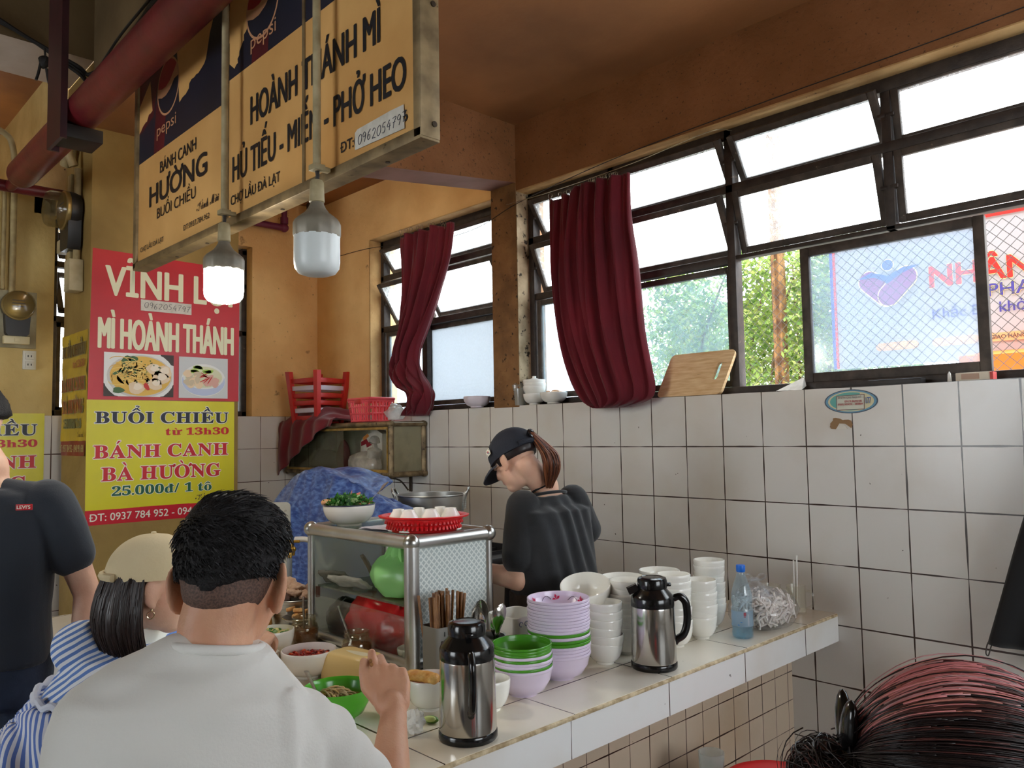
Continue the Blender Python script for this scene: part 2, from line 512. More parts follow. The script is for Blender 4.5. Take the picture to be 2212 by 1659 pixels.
soffit = mat('soffit', (150, 110, 98), .8, col2=(128, 92, 76), nscale=4, spots=[((60, 42, 32), 30, .70)])
TW, TH = .2, .2439
tile_wall = tiles('tile_wall', (0, 2), TW, TH, 0, -1.4274+TH*6, (222, 219, 214), (216, 213, 208), (62, 48, 42), .0042, dirt=(226, 212, 190))
tile_left = tiles('tile_left', (1, 2), TW, TH, .08, -1.4274+TH*6, (222, 214, 204), (214, 207, 198), (84, 62, 52), .0036)
tile_counter = tiles('tile_counter', (0, 1), .4491, .4491, -2.705+.4491*8, 1.7631+.4491*4, (236, 229, 214), (230, 223, 208), (70, 50, 44), .0035, .18, dirt=(214, 190, 150))
tile_edge = tiles('tile_edge', (1, 2), .4491, 3, 1.7631+.4491*4+.02, 1, (236, 236, 234), (230, 230, 230), (70, 54, 46), .0034, .25)
tile_edge_s = tiles('tile_edge_s', (0, 2), .4491, 3, .3, 1, (236, 236, 234), (230, 230, 230), (70, 54, 46), .0034, .25)
tile_base = tiles('tile_base', (1, 2), .108, .118, .03, .0, (206, 186, 164), (198, 178, 156), (62, 34, 26), .0032, .35)
tile_base_s = tiles('tile_base_s', (0, 2), .108, .118, .03, .0, (206, 186, 164), (198, 178, 156), (62, 34, 26), .0032, .35)
floor_mat = tiles('floor_tiles', (0, 1), .3, .3, 0, 0, (116, 112, 106), (108, 104, 98), (50, 44, 40), .004, .4)
hall_wall = mat('hall_wall', (190, 182, 166), .85, col2=(170, 160, 146), nscale=1)
grout_lip = mat('grout_lip', (222, 205, 170), .7, col2=(168, 146, 110), nscale=40, bump=.4, bscale=120)

LEDGE = 1.67
# floor and hall behind the photographer
struct('floor', MB().b2((-6, -8, -.1), (8, .3, 0)), [floor_mat])
# window wall
b = MB()
b.m = 0; b.b2((-1.64, 0, 0), (8, .24, LEDGE))
b.m = 1
b.b2((-1.64, .0, LEDGE), (-.69, .24, 2.95)); b.b2((-1.64, .0, 2.95), (.64, .24, 3.35))
b.m = 2
b.b2((.64, -.004, LEDGE-.01), (.86, .24, 3.02), .006)
b.m = 3; b.b2((.64, 0, 2.95), (8, .24, 3.36)); b.b2((5.0, 0, LEDGE), (8, .24, 2.95))
wall_n = struct('wall_north', b, [tile_wall, plaster_orange, column_paint, mould_paint])
# left wall with its window opening
b = MB(); b.m = 0
b.b2((-1.64, -6, 0), (-1.44, 0, LEDGE))
b.m = 1; b.b2((-1.64, -.55, LEDGE), (-1.44, 0, 2.95)); b.b2((-1.64, -2.0, 2.95), (-1.44, 0, 3.35))
b.m = 2; b.b2((-1.64, -6, LEDGE), (-1.44, -1.88, 3.12))
struct('wall_left', b, [tile_left, plaster_orange, plaster_tan])
# pillar that carries the posters
struct('pillar', MB().b2((-1.33, -1.85, 0), (-.8, -.95, 3.75), .008), [plaster_pillar])
# ceilings, beams and the bays above
b = MB(); b.m = 0; b.b2((.86, -1.85, 3.35), (8, .24, 3.5)); b.m = 1; b.b2((-1.64, -1.85, 3.352), (.86, .24, 3.5))
b.m = 2; b.b2((-6, -8, 4.6), (8, .24, 4.7))
struct('ceiling', b, [mat('ceiling_brown', (170, 116, 72), .8, col2=(134, 90, 56), nscale=1.3, bump=.12, bscale=40, spots=[((66, 46, 36), 9, .69)]), ceiling_paint, concrete_dark])
b = MB()
prof = [(0, 3.36), (0, 3.0), (-1.1, 2.865), (-1.8, 2.865), (-1.8, 3.36)]
b.m = 0; b.prism(prof, (.64, 0, 0), (0, 1, 0), (0, 0, 1), .22)
# prism face order: underside faces take the paler paint
o = struct('beam', b, [mould_paint, soffit, plaster_orange])
for p in o.data.polygons:
    n_ = p.normal
    if n_.z < -.6: p.material_index = 1
    elif n_.x < -.6: p.material_index = 2
b = MB(); b.b2((-.8, -1.85, 3.5), (8, -1.70, 4.6)); struct('wall_fascia', b, [concrete_dark])
b = MB(); b.m = 0; b.b2((-1.3, -8, 3.75), (-.8, -1.85, 4.6)); o = struct('beam', b, [concrete_dark, mat('pale_soffit', (196, 178, 160), .8, col2=(172, 152, 132), nscale=3)])
for p in o.data.polygons:
    if p.normal.z < -.6: p.material_index = 1  # paler underside colour stands in for the light falling on it
b = MB(); b.b2((-6, -1.85, 3.0), (-1.64, -1.7, 4.6)); struct('wall_beyond', b, [plaster_tan])
b = MB(); b.b2((-6, -8, 4.02), (-1.3, -1.7, 4.1)); struct('ceiling', b, [ceiling_paint])
b = MB(); b.b2((-6.2, -8, 0), (-6, -1.7, 4.6)); struct('wall_west', b, [hall_wall])
# the hall: unseen openings behind the camera, placed and sized for the light
b = MB(); b.b2((-6, -8.2, 0), (.2, -8, 4.6)); b.b2((.2, -8.2, 2.9), (2.4, -8, 4.6)); b.b2((.2, -8.2, 0), (2.4, -8, .9)); b.b2((2.4, -8.2, 0), (8, -8, 4.6))
struct('wall_south', b, [hall_wall])
b = MB(); b.b2((8, -8, 0), (8.2, -3.2, 4.6)); b.b2((8, -.6, 0), (8.2, .3, 4.6)); b.b2((8, -3.2, 2.8), (8.2, -.6, 4.6)); b.b2((8, -3.2, 0), (8.2, -.6, 1.1))
struct('wall_east', b, [hall_wall])

# window reveals: paler plaster, its tone lightened to carry skylight too
rev = mat('reveal_plaster', (214, 176, 120), .8, col2=(176, 136, 84), nscale=5, bump=.4, bscale=30, spots=[((84, 60, 40), 26, .66)])
struct('trim_1', MB().b2((.862, .0, 2.944), (4.99, .10, 2.951)), [rev])
struct('trim_2', MB().b2((-.69, .0, 2.944), (.638, .10, 2.951)).b2((-.694, .0, LEDGE), (-.686, .10, 2.95)), [rev])
struct('trim_3', MB().b2((.858, .0, LEDGE), (.864, .10, 2.945)), [mat('reveal_mould', (206, 184, 150), .8, col2=(150, 128, 98), nscale=8, spots=[((44, 34, 24), 22, .56)])])
# ================================================================== WINDOWS
frame_mat = mat('window_steel', (62, 52, 46), .55, col2=(44, 36, 32), nscale=20, bump=.15, bscale=80, spots=[((120, 104, 88), 22, .66)])
sash_mat = mat('sash_steel', (84, 74, 66), .6, col2=(58, 50, 45), nscale=16, bump=.15, bscale=70, spots=[((136, 122, 104), 26, .66)])
pane_clear = film('pane_frosted', (254, 255, 255), .90, .2, haze=(250, 252, 253), spots=(60, .5, .68, .25))
pane_dirty = film('pane_dirty', (252, 254, 254), .80, .2, haze=(232, 236, 238), spots=(60, .40, .60, .3))
pane_haze = film('pane_hazy', (240, 248, 252), .82, .15, haze=(150, 172, 186), spots=(14, .35, .7, .16), gloss=.2)

def bar(mb, a, b_, w=.04, d=.05):
    mb.b2((min(a[0], b_[0])-(w/2 if a[0] == b_[0] else 0), a[1]-d/2, min(a[2], b_[2])-(w/2 if a[2] == b_[2] else 0)),
          (max(a[0], b_[0])+(w/2 if a[0] == b_[0] else 0), a[1]+d/2, max(a[2], b_[2])+(w/2 if a[2] == b_[2] else 0)), .004)

def sash(parent, x0, x1, z0, z1, y, tilt=0, glass=None, w=.031, axis='x', pivot='c', name='sash'):
    """Framed pane; awning sashes swing about their middle, the lower edge outward."""
    cx, cz = (x0+x1)/2, (z0+z1)/2
    R = Matrix.Rotation(tilt, 4, 'X')
    T = Matrix.Translation((cx, y, cz)) @ R
    hw, hh = (x1-x0)/2, (z1-z0)/2
    b = MB(); b.T = T
    for (p, q) in (((-hw, -.014, -hh), (-hw+w, .014, hh)), ((hw-w, -.014, -hh), (hw, .014, hh)), ((-hw+w, -.014, -hh), (hw-w, .014, -hh+w)), ((-hw+w, -.014, hh-w), (hw-w, .014, hh))):
        b.b2(p, q, .003)
    s = b.build(name, [sash_mat], parent)
    g = MB(); g.T = T; g.b2((-hw+w*.7, -.002, -hh+w*.7), (hw-w*.7, .002, hh-w*.7))
    g.build('pane', [glass or pane_clear], s)
    if tilt:
        c = MB()
        for sx in (-1, 1):
            c.box((cx+sx*(hw+.004), y-.012, cz), (.03, .03, .016), .003)
        c.build('pivot_clip', [frame_mat], s)
    return s

FY = .125
# --- window 1: two bays beside the corner
def win_frame(name, xs, zs, x0, x1, z0, z1, segs):
    b = MB()
    for x in xs: bar(b, (x, FY, z0), (x, FY, z1), .042, .06)
    for z in zs: bar(b, (x0, FY, z), (x1, FY, z), .044, .06)
    bar(b, (x0, FY, z0+.018), (x1, FY, z0+.018), .036, .07); bar(b, (x0, FY, z1-.03), (x1, FY, z1-.03), .06, .06)
    for s_ in segs: bar(b, *s_)
    return struct(name, b, [frame_mat])
w1 = win_frame('window_1', [-.67, -.16, .62], [2.665, 2.285], -.69, .64, LEDGE, 2.95, [])
T35 = math.radians(38)
sash(w1, -.645, -.185, 2.69, 2.90, FY, T35, pane_dirty); sash(w1, -.135, .595, 2.69, 2.90, FY, T35, pane_dirty)
sash(w1, -.645, -.185, 2.31, 2.64, FY, math.radians(32), pane_dirty); sash(w1, -.135, .595, 2.31, 2.64, FY, math.radians(30), pane_dirty)
sash(w1, -.63, -.17, 1.71, 2.262, FY-.012, 0, pane_haze); sash(w1, -.17, .60, 1.71, 2.262, FY+.018, 0, film('pane_rain', (240, 246, 250), .07, .2, haze=(196, 202, 208), spots=(70, .40, .6, .06)))
# --- window 2: four bays
xs = [.885, 1.50, 2.22, 2.95, 3.72, 4.45, 4.98]
w2 = win_frame('window_2', xs[:3]+[4.98], [2.655], .86, 5.0, LEDGE, 2.95, [((x, FY, 2.31), (x, FY, 2.95)) for x in xs[3:6]]+[((.86, FY, 2.315), (2.22, FY, 2.315)), ((2.22, FY, 2.33), (5.0, FY, 2.31))])
for i, (a, t1, t2) in enumerate(((0, 34, 24), (1, 30, 24), (2, 33, 15), (3, 7, 5), (4, 6, 6), (5, 6, 6))):
    sash(w2, xs[a]+.022, xs[a+1]-.022, 2.668, 2.915, FY, math.radians(t1), pane_dirty if a == 2 else pane_clear)
    sash(w2, xs[a]+.024, xs[a+1]-.024, 2.34, 2.638, FY, math.radians(t2), pane_clear)
sash(w2, .92, 1.50, 1.71, 2.29, FY-.012, 0, pane_haze); sash(w2, 1.48, 2.20, 1.71, 2.29, FY+.018, 0, pane_haze)
sl = sash(w2, 2.56, 3.29, 1.705, 2.30, FY-.02, 0, film('pane_slide', (238, 244, 250), .85, .15, haze=(176, 196, 214), spots=(6, .3, .75, .12)), .04, name='sliding_sash')
sash(w2, 4.0, 4.9, 1.705, 2.30, FY-.012, 0, pane_haze, .04, name='sliding_sash')
# --- window 3 in the left wall, half hidden by the pillar
b = MB()
for y in (-1.86, -1.28, -.66, -.57): b.b2((-1.60, y-.02, LEDGE), (-1.53, y+.02, 2.95), .004)
for z in (LEDGE+.02, 2.3, 2.66, 2.92): b.b2((-1.60, -1.88, z-.02), (-1.53, -.55, z+.02), .004)
w3 = struct('window_3', b, [frame_mat])
for (z0, z1, t) in ((1.70, 2.28, 0), (2.32, 2.64, .5), (2.68, 2.9, .6)):
    for (y0, y1) in ((-1.84, -1.30), (-1.26, -.68)):
        s_ = MB(); g_ = MB()
        s_.T = g_.T = Matrix.Translation((-1.565, (y0+y1)/2, (z0+z1)/2)) @ Matrix.Rotation(-t, 4, 'Y')
        hy, hz = (y1-y0)/2, (z1-z0)/2
        for p, q in (((-.012, -hy, -hz), (.012, -hy+.03, hz)), ((-.012, hy-.03, -hz), (.012, hy, hz)), ((-.012, -hy, -hz), (.012, hy, -hz+.03)), ((-.012, -hy, hz-.03), (.012, hy, hz))): s_.b2(p, q)
        so = s_.build('sash', [sash_mat], w3)
        g_.b2((-.002, -hy+.02, -hz+.02), (.002, hy-.02, hz-.02)); g_.build('pane', [pane_clear], so)

# ================================================================== OUTSIDE
struct('ground_outside', MB().b2((-12, .24, -.3), (14, 16, -.2)), [mat('pavement', (206, 202, 196), .9, col2=(180, 176, 170), nscale=1)])
# chain-link screen bolted outside the big window
b = MB()
X0, X1, Z0, Z1, st, YY = 1.55, 4.98, 1.70, 2.32, .046, .30
k = -Z1
for d in (1, -1):
    t = X0-(Z1-Z0)
    while t < X1+(Z1-Z0):
        pts = []
        a0 = max(X0, t if d > 0 else t); 
        # line x = t + d*(z-Z0)
        zs_ = sorted([Z0, Z1]); seg = []
        for z in (Z0, Z1): seg.append((t+d*(z-Z0), z))
        (xa, za), (xb, zb) = seg
        def clipx(xl):
            return Z0+d*(xl-t)
        P_ = []
        for (x, z) in seg:
            if x < X0: z = clipx(X0); x = X0
            if x > X1: z = clipx(X1); x = X1
            P_.append((x, z))
        if Z0-1e-6 <= P_[0][1] <= Z1+1e-6 and Z0-1e-6 <= P_[1][1] <= Z1+1e-6 and abs(P_[0][1]-P_[1][1]) > .01:
            b.tube([(P_[0][0], YY+.002*d, P_[0][1]), (P_[1][0], YY+.002*d, P_[1][1])], .0013, 4)
        t += st
solo('wire_mesh_screen', b, [mat('galvanised', (112, 108, 104), .6, .2)], 'diamond wire mesh screen fixed outside the lower window panes', 'wire mesh')
# rusty steel post
b = MB(); b.b2((.93, 2.93, -.2), (1.0, 2.95, 4.0)); b.b2((1.0, 2.91, -.2), (1.02, 3.01, 4.0), .004); b.b2((.93, 2.99, -.2), (1.0, 3.01, 4.0))
b.cyl((.965, 2.9, -.2), (.965, 2.9, 4.0), .012, n=8)
solo('steel_post', b, [mat('rusty_steel', (150, 110, 66), .8, col2=(88, 58, 38), nscale=14, spots=[((60, 40, 28), 40, .6)])], 'rusty brown steel post outside in front of the green trees', 'post')
# trees beyond the window
def tree(x, y, w, h0, h1, n, cols, label, seed, dense=.04):
    random.seed(seed)
    root = thing('tree', label, 'tree', (x, y, -.2), 0, 'trees behind the big window')
    tr = MB()
    for k in range(9):
        a = rnd(-1, 1)*w*.7
        pts = smooth_path([(x+a*.3, y+rnd(-.2, .2), -.2), (x+a*.6, y+rnd(-.2, .2), h0*.7), (x+a, y+rnd(-.3, .3), (h0+h1)/2), (x+a+rnd(-.3, .3), y+rnd(-.3, .3), h1)], 3)
        tr.tube(pts, [.03*(1-i/len(pts)*.8) for i in range(len(pts))], 6)
    tr.build('trunk', [mat('bark', (124, 100, 70), .9, col2=(84, 66, 46), nscale=8)], root)
    lf = MB()
    for k in range(n):
        px, pz = x+rnd(-w, w), h0+(h1-h0)*random.random()**.8
        py = y+rnd(-.5, .5)
        c = V((px, py, pz))
        if nz(c, 2.2, seed) < -.12: continue
        m_ = random.choice((0, 0, 1, 2))
        for q in range(3):
            d = V((rnd(-1, 1), rnd(-.6, .6), rnd(-.9, .5))).normalized(); s_ = V((rnd(-1, 1), rnd(-1, 1), rnd(-1, 1))).cross(d).normalized()
            L_ = rnd(.6, 1.3)*dense*1.5; W_ = L_*.24
            c2 = c+V((rnd(-.04, .04), rnd(-.04, .04), rnd(-.04, .04)))
            lf.add([c2, c2+d*L_*.5+s_*W_, c2+d*L_, c2+d*L_*.5-s_*W_], [(0, 1, 2, 3)], m_)
    o = lf.build('foliage', cols, root); o['kind'] = 'stuff'
    return root
LG = [mat('leaf_a', (140, 164, 84), .5, transl=.4), mat('leaf_b', (96, 128, 60), .5, transl=.4), mat('leaf_c', (176, 186, 110), .5, transl=.4)]
tree(.75, 3.4, 1.15, .9, 3.05, 15000, LG, 'leafy green tree behind the rusty post outside the window', 3)
tree(-.75, 5.0, .9, .9, 3.0, 7000, LG, 'leafy green tree seen left of the cutting board through hazy glass', 5)
# pharmacy board across the way
board = thing('shop_sign', 'white pharmacy sign board with heart pill logo outside the window', 'sign', (3.2, 2.03, 1.9))
b = MB(); b.b2((1.85, 2.0, 1.90), (4.6, 2.06, 2.775), 0, 0)
for (a0, a1, m_) in ((2.755, 2.775, 1), (2.735, 2.755, 2)): b.b2((1.85, 1.992, a0), (4.6, 2.0, a1), 0, m_)
b.b2((1.85, 1.992, 1.9), (1.87, 2.0, 2.735), 0, 1); b.b2((1.87, 1.992, 1.9), (1.885, 2.0, 2.735), 0, 2)
ny = V((0, -1, 0)); UP = (0, 0, 1)
def sw(s, x0, x1, z, cap, m_, bold=.02, outline=None): write(b, s, (x0, 1.998, z), (x1, 1.998, z), UP, cap, m_, bold, n=ny, lift=.004, outline=outline)
sw('NHÂN', 2.475, 3.02, 2.362, .128, 2, .03, 4)
sw('PHARMACY', 2.79, 3.42, 2.262, .075, 3, .02, 4)
sw('Khắc Đ   khởi nguồn', 2.48, 3.25, 2.165, .06, 3, .01)
for xa in (2.16, 2.50, 2.78):
    b.prism([(.03*cos(t)+(.0 if pi/2 < t < 3*pi/2 else .20), .026*sin(t)) for t in [2*pi*i/20 for i in range(20)]], (xa, 1.998, 2.02), (1, 0, 0), UP, .003, 5)
sw('GIAO HÀNG', 2.79, 2.97, 2.01, .022, 6, .01)
def disc(cx, cz, r, m_, y=1.996): b.prism([(r*cos(2*pi*i/28), r*sin(2*pi*i/28)) for i in range(28)], (cx, y, cz), (1, 0, 0), UP, .003, m_)
disc(2.226, 2.545, .040, 4); disc(2.226, 2.545, .034, 7, 1.993)
def pill(cx, cz, ang, L_, r, m_, y):
    pts = [(L_*.5+r*cos(t), r*sin(t)) for t in [pi*(-.5+i/12) for i in range(13)]]+[(-L_*.5+r*cos(t), r*sin(t)) for t in [pi*(.5+i/12) for i in range(13)]]
    pts = [(p[0]*cos(ang)-p[1]*sin(ang)+cx, p[0]*sin(ang)+p[1]*cos(ang)+cz) for p in pts]
    b.prism(pts, (0, y, 0), (1, 0, 0), UP, .003, m_)
for a_, s_ in ((2.36, 0), (.78, 1)):
    pill(2.222+(-.06 if s_ == 0 else .06), 2.40, a_, .15, .072, 4, 1.994-.003*s_)
    pill(2.222+(-.06 if s_ == 0 else .06), 2.40, a_, .15, .065, 8, 1.9925-.003*s_)
b.prism([(-.19, .0), (-.10, .035), (0, .0), (.10, .04), (.2, .045), (.08, .0), (0, -.05), (-.08, .0)], (2.226, 1.9875, 2.475), (1, 0, 0), UP, .003, 7)
b.build('panel', [mat('sign_white', (174, 176, 182), .5), mat('sign_blue', (60, 80, 190), .5), mat('letter_red', (214, 46, 40), .5), mat('letter_violet', (70, 66, 150), .5), mat('letter_cream', (250, 238, 170), .5), mat('letter_tan', (232, 176, 128), .6), mat('letter_dark', (70, 60, 60), .6), mat('emblem_blue', (74, 106, 190), .5), mat('emblem_plum', (150, 80, 140), .5)], board)
for x_ in (2.70, 4.3): MB().b2((x_, 2.06, -.2), (x_+.04, 2.1, 2.5)).build('leg', [frame_mat], board)
# orange awning edge below the board
b = MB(); b.prism([(0, 0), (0, -.14), (.5, -.25), (.5, -.06)], (2.76, 1.999, 1.94), (0, -1, 0), UP, -1.4)
solo('awning', b, [mat('awning_orange', (240, 120, 40), .6)], 'orange awning below the pharmacy sign outside', 'awning')
# pale house far behind the left window
h = thing('house', 'pale bluish house wall behind the corner window', 'building', (-6, 9, -.2))
b = MB(); b.b2((-14, 9, -.2), (-2.5, 12, 2.6)); b.build('wall', [mat('house_wall', (206, 216, 228), .8, col2=(188, 198, 214), nscale=.8)], h)
b = MB(); b.b2((-6.4, 8.95, .9), (-5.4, 9, 2.1)); b.build('shutter', [mat('house_red', (196, 70, 70), .7)], h)
# ================================================================== HANGING SIGN
SY = -2.03
random.seed(21)
sign = thing('hanging_sign', 'long orange food stall sign in two panels hung from the ceiling edge', 'sign', (1.55, -2.0, 2.26))
alu_old = mat('alu_old', (150, 128, 92), .5, .35, col2=(110, 92, 64), nscale=14, spots=[((70, 54, 36), 30, .66)])
sgn = mat('sign_orange', (236, 186, 116), .45, col2=(214, 160, 92), nscale=2.4, spots=[((120, 78, 36), 34, .72)])
sgn_navy = mat('sign_navy', (34, 36, 52), .45, col2=(26, 28, 40), nscale=3)
sgn_wine = mat('sign_wine', (112, 26, 34), .45, col2=(80, 20, 28), nscale=4)
ink = mat('ink_black', (22, 22, 28), .5)
sgn_logo_red = mat('logo_red', (170, 30, 44), .45)
sgn_pale = mat('logo_pale', (206, 150, 110), .5)
mats_sign = [sgn, sgn_navy, sgn_wine, ink, sgn_logo_red, sgn_pale]
Nn = V((0, -1, 0)); UPz = V((0, 0, 1))
def flat(mb, poly, m_, lift, y=SY):
    mb.add([(p[0], y-lift, p[1]) for p in poly], [tuple(range(len(poly)))], m_)
def torn(a, b_, n, amp):
    out = []
    for i in range(n+1):
        t = i/n
        out.append((a[0]+(b_[0]-a[0])*t+rnd(-amp, amp)*(0 < i < n), a[1]+(b_[1]-a[1])*t+rnd(-amp, amp)*(0 < i < n)))
    return out
def panel(name, x0, x1, bz, xb, torn_from, logo):
    b = MB(); b.m = 0; b.b2((x0, SY, 2.285), (x1, SY+.012, 3.30))
    flat(b, [(x0, bz), (x1, bz), (x1, 3.3), (x0, 3.3)], 1, .0004)
    # wine-red strip, then the torn area where the print is gone
    flat(b, [(x0+.0, bz+.13), (x0+.17, bz+.17)]+torn((x0+.22, bz+.3), (x0+.42, 3.3), 8, .012)+[(x0, 3.3)], 2, .0007)
    flat(b, [(x0+.18, bz), (x0+.30, bz), (x0+.34, bz+.42), (x0+.2, bz+.2)], 2, .0008)
    flat(b, torn(torn_from[0], torn_from[1], 12, .012)+torn(torn_from[1], torn_from[2], 8, .006)+[torn_from[3], torn_from[4]], 0, .001)
    flat(b, torn((x0, bz+.14), (x0+.16, bz+.2), 8, .012)+[(x0+.13, bz+.34), (x0, bz+.26)], 0, .0009)
    cx, cz, r = logo
    flat(b, [(cx+r*1.08*cos(t), cz+r*1.08*sin(t)) for t in [2*pi*i/36 for i in range(36)]], 5, .0014)
    flat(b, [(cx+r*cos(t), cz+r*sin(t)) for t in [2*pi*i/36 for i in range(36)]], 1, .0016)
    wave = [(-.985, .17), (-.6, .05), (-.2, .04), (.2, .16), (.6, .42), (.8, .6)]
    flat(b, [(cx+r*p[0], cz+r*p[1]) for p in wave]+[(cx+r*cos(t), cz+r*sin(t)) for t in [.65+i*(pi-.82)/14 for i in range(15)]], 4, .0019)
    flat(b, [(cx+r*p[0], cz+r*p[1]) for p in wave]+[(cx+r*cos(t), cz+r*sin(t)) for t in (.55, .3, .1)]+[(cx+r*p[0], cz+r*p[1]-r*.34) for p in reversed(wave[:-1])], 5, .0020)
    return b
p1 = panel('panel', .53, 1.425, 2.73, 0, [(.99, 2.87), (1.25, 2.96), (1.40, 3.30), (1.02, 3.30), (.96, 3.1)], (.868, 2.98, .112))
def sline(mb, s, x0, x1, z, cap, bold=.018, font=None, m_=3, slant=0): write(mb, s, (x0, SY, z), (x1, SY, z), UPz, cap, m_, bold, font, Nn, .0022, slant)
sline(p1, 'BÁNH CANH', .789, 1.165, 2.628, .047, .012)
sline(p1, 'HƯỜNG', .670, 1.268, 2.508, .085, .03)
sline(p1, 'BUỔI CHIỀU', .759, 1.164, 2.438, .043, .006)
sline(p1, 'Kính Mời', 1.175, 1.377, 2.378, .036, 0, 'script')
sline(p1, 'ĐT:0937.784.952', 1.046, 1.296, 2.329, .021, .01)
sline(p1, 'CHỢ LẦU ĐÀ LẠT', .565, .837, 2.328, .020, .01)
sline(p1, 'pepsi', .748, .959, 2.795, .05, -.012, None, 5)
p1.build('sign_panel', mats_sign, sign)
p2_ = panel('panel', 1.455, 2.575, 2.80, 0, [(1.50, 2.83), (1.62, 2.96), (1.66, 3.3), (1.46, 3.3), (1.46, 2.86)], (1.714, 2.985, .112))
sline(p2_, 'HOÀNH THÁNH MÌ', 1.632, 2.412, 2.584, .096, .022)
sline(p2_, 'HỦ TIẾU - MIẾN - PHỞ HEO', 1.491, 2.529, 2.416, .089, .02)
sline(p2_, 'CHỢ LẦU ĐÀ LẠT', 1.477, 1.843, 2.334, .033, .012)
sline(p2_, 'ĐT:0937 784 956', 2.209, 2.535, 2.325, .03, .012)
sline(p2_, 'pepsi', 1.630, 1.814, 2.850, .05, -.012, None, 5)
p2_.build('sign_panel', mats_sign, sign)
# aluminium frame with corner screws
b = MB()
for x in (.515, 1.44, 2.59): b.b2((x-.017, SY-.012, 2.262), (x+.017, SY+.05, 3.31), .003)
for z in (2.272, 3.305): b.b2((.5, SY-.012, z-.016), (2.605, SY+.05, z+.016), .003)
b.b2((1.99, SY-.004, 2.29), (2.005, SY, 3.3)); 
b.build('frame', [alu_old], sign)
for p in ((2.607, -2.0, 2.30), (2.607, -2.0, 2.62), (2.607, -2.0, 2.9)): MB().cyl((p[0]-.004, p[1], p[2]), (p[0]+.003, p[1], p[2]), .008, n=10).build('screw', [mat('screw_dark', (70, 60, 50), .5, .6)], sign)
for x in (.9, 1.2, 1.8, 2.4): MB().cyl((x, -2.0, 2.258), (x, -2.0, 2.254), .007, n=10).build('screw', [mat('screw_dark')], sign)
for x in (.7, 1.75, 2.45): MB().b2((x-.012, -2.0, 3.3), (x+.012, -1.985, 4.6)).b2((x-.012, -2.0, 3.42), (x+.012, -1.84, 3.44)).build('hanger', [mat('iron_dark', (54, 44, 36), .7)], sign)
hand = mat('pen_ink', (74, 74, 84), .6)
paper = mat('paper_white', (226, 222, 212), .7, col2=(206, 200, 186), nscale=30)
# handwritten telephone strip taped over the old number
def handwritten(mb, s, bl, ux, up, n, cap, m_):
    """Pen strokes for digits."""
    G = {'0': [[(.5, 1), (.15, .8), (.05, .4), (.25, .03), (.6, .1), (.75, .5), (.65, .9), (.45, 1)]],
         '9': [[(.65, .8), (.4, 1), (.12, .8), (.2, .55), (.5, .55), (.66, .8), (.62, .4), (.45, 0)]],
         '6': [[(.6, 1), (.25, .7), (.1, .3), (.25, .02), (.55, .1), (.55, .4), (.3, .48), (.12, .3)]],
         '2': [[(.1, .8), (.3, 1), (.6, .85), (.5, .5), (.1, .05), (.3, .06), (.7, .0)]],
         '5': [[(.65, 1), (.25, .97), (.18, .6), (.5, .6), (.62, .3), (.4, .02), (.1, .1)]],
         '4': [[(.45, 1), (.1, .4), (.7, .42)], [(.55, .7), (.5, 0)]],
         '7': [[(.1, .95), (.7, 1), (.4, .5), (.3, 0)], [(.2, .52), (.6, .55)]]}
    x = 0
    for ch in s:
        dz = rnd(-.08, .08)
        for st in G[ch]:
            pts = [V(bl)+V(ux)*(x+p[0]+p[1]*.12)*cap*.9+V(up)*(p[1]+dz)*cap for p in st]
            mb.tube([p+V(n)*.0006 for p in smooth_path(pts, 4)], cap*.035, 5, m=m_)
        x += .92+rnd(-.05, .05)
b = MB(); b.m = 0
b.add([(2.287, SY-.003, 2.312), (2.524, SY-.003, 2.306), (2.521, SY-.003, 2.371), (2.46, SY-.003, 2.373), (2.30, SY-.003, 2.369), (2.287, SY-.003, 2.362)], [(0, 1, 2, 3, 4, 5)])
handwritten(b, '0962054797', (2.302, SY-.003, 2.322), (1, 0, 0), (0, 0, 1), (0, -1, 0), .028, 1)
# sits on the sign panel, glued
b.build('phone_strip', [paper, hand], sign)

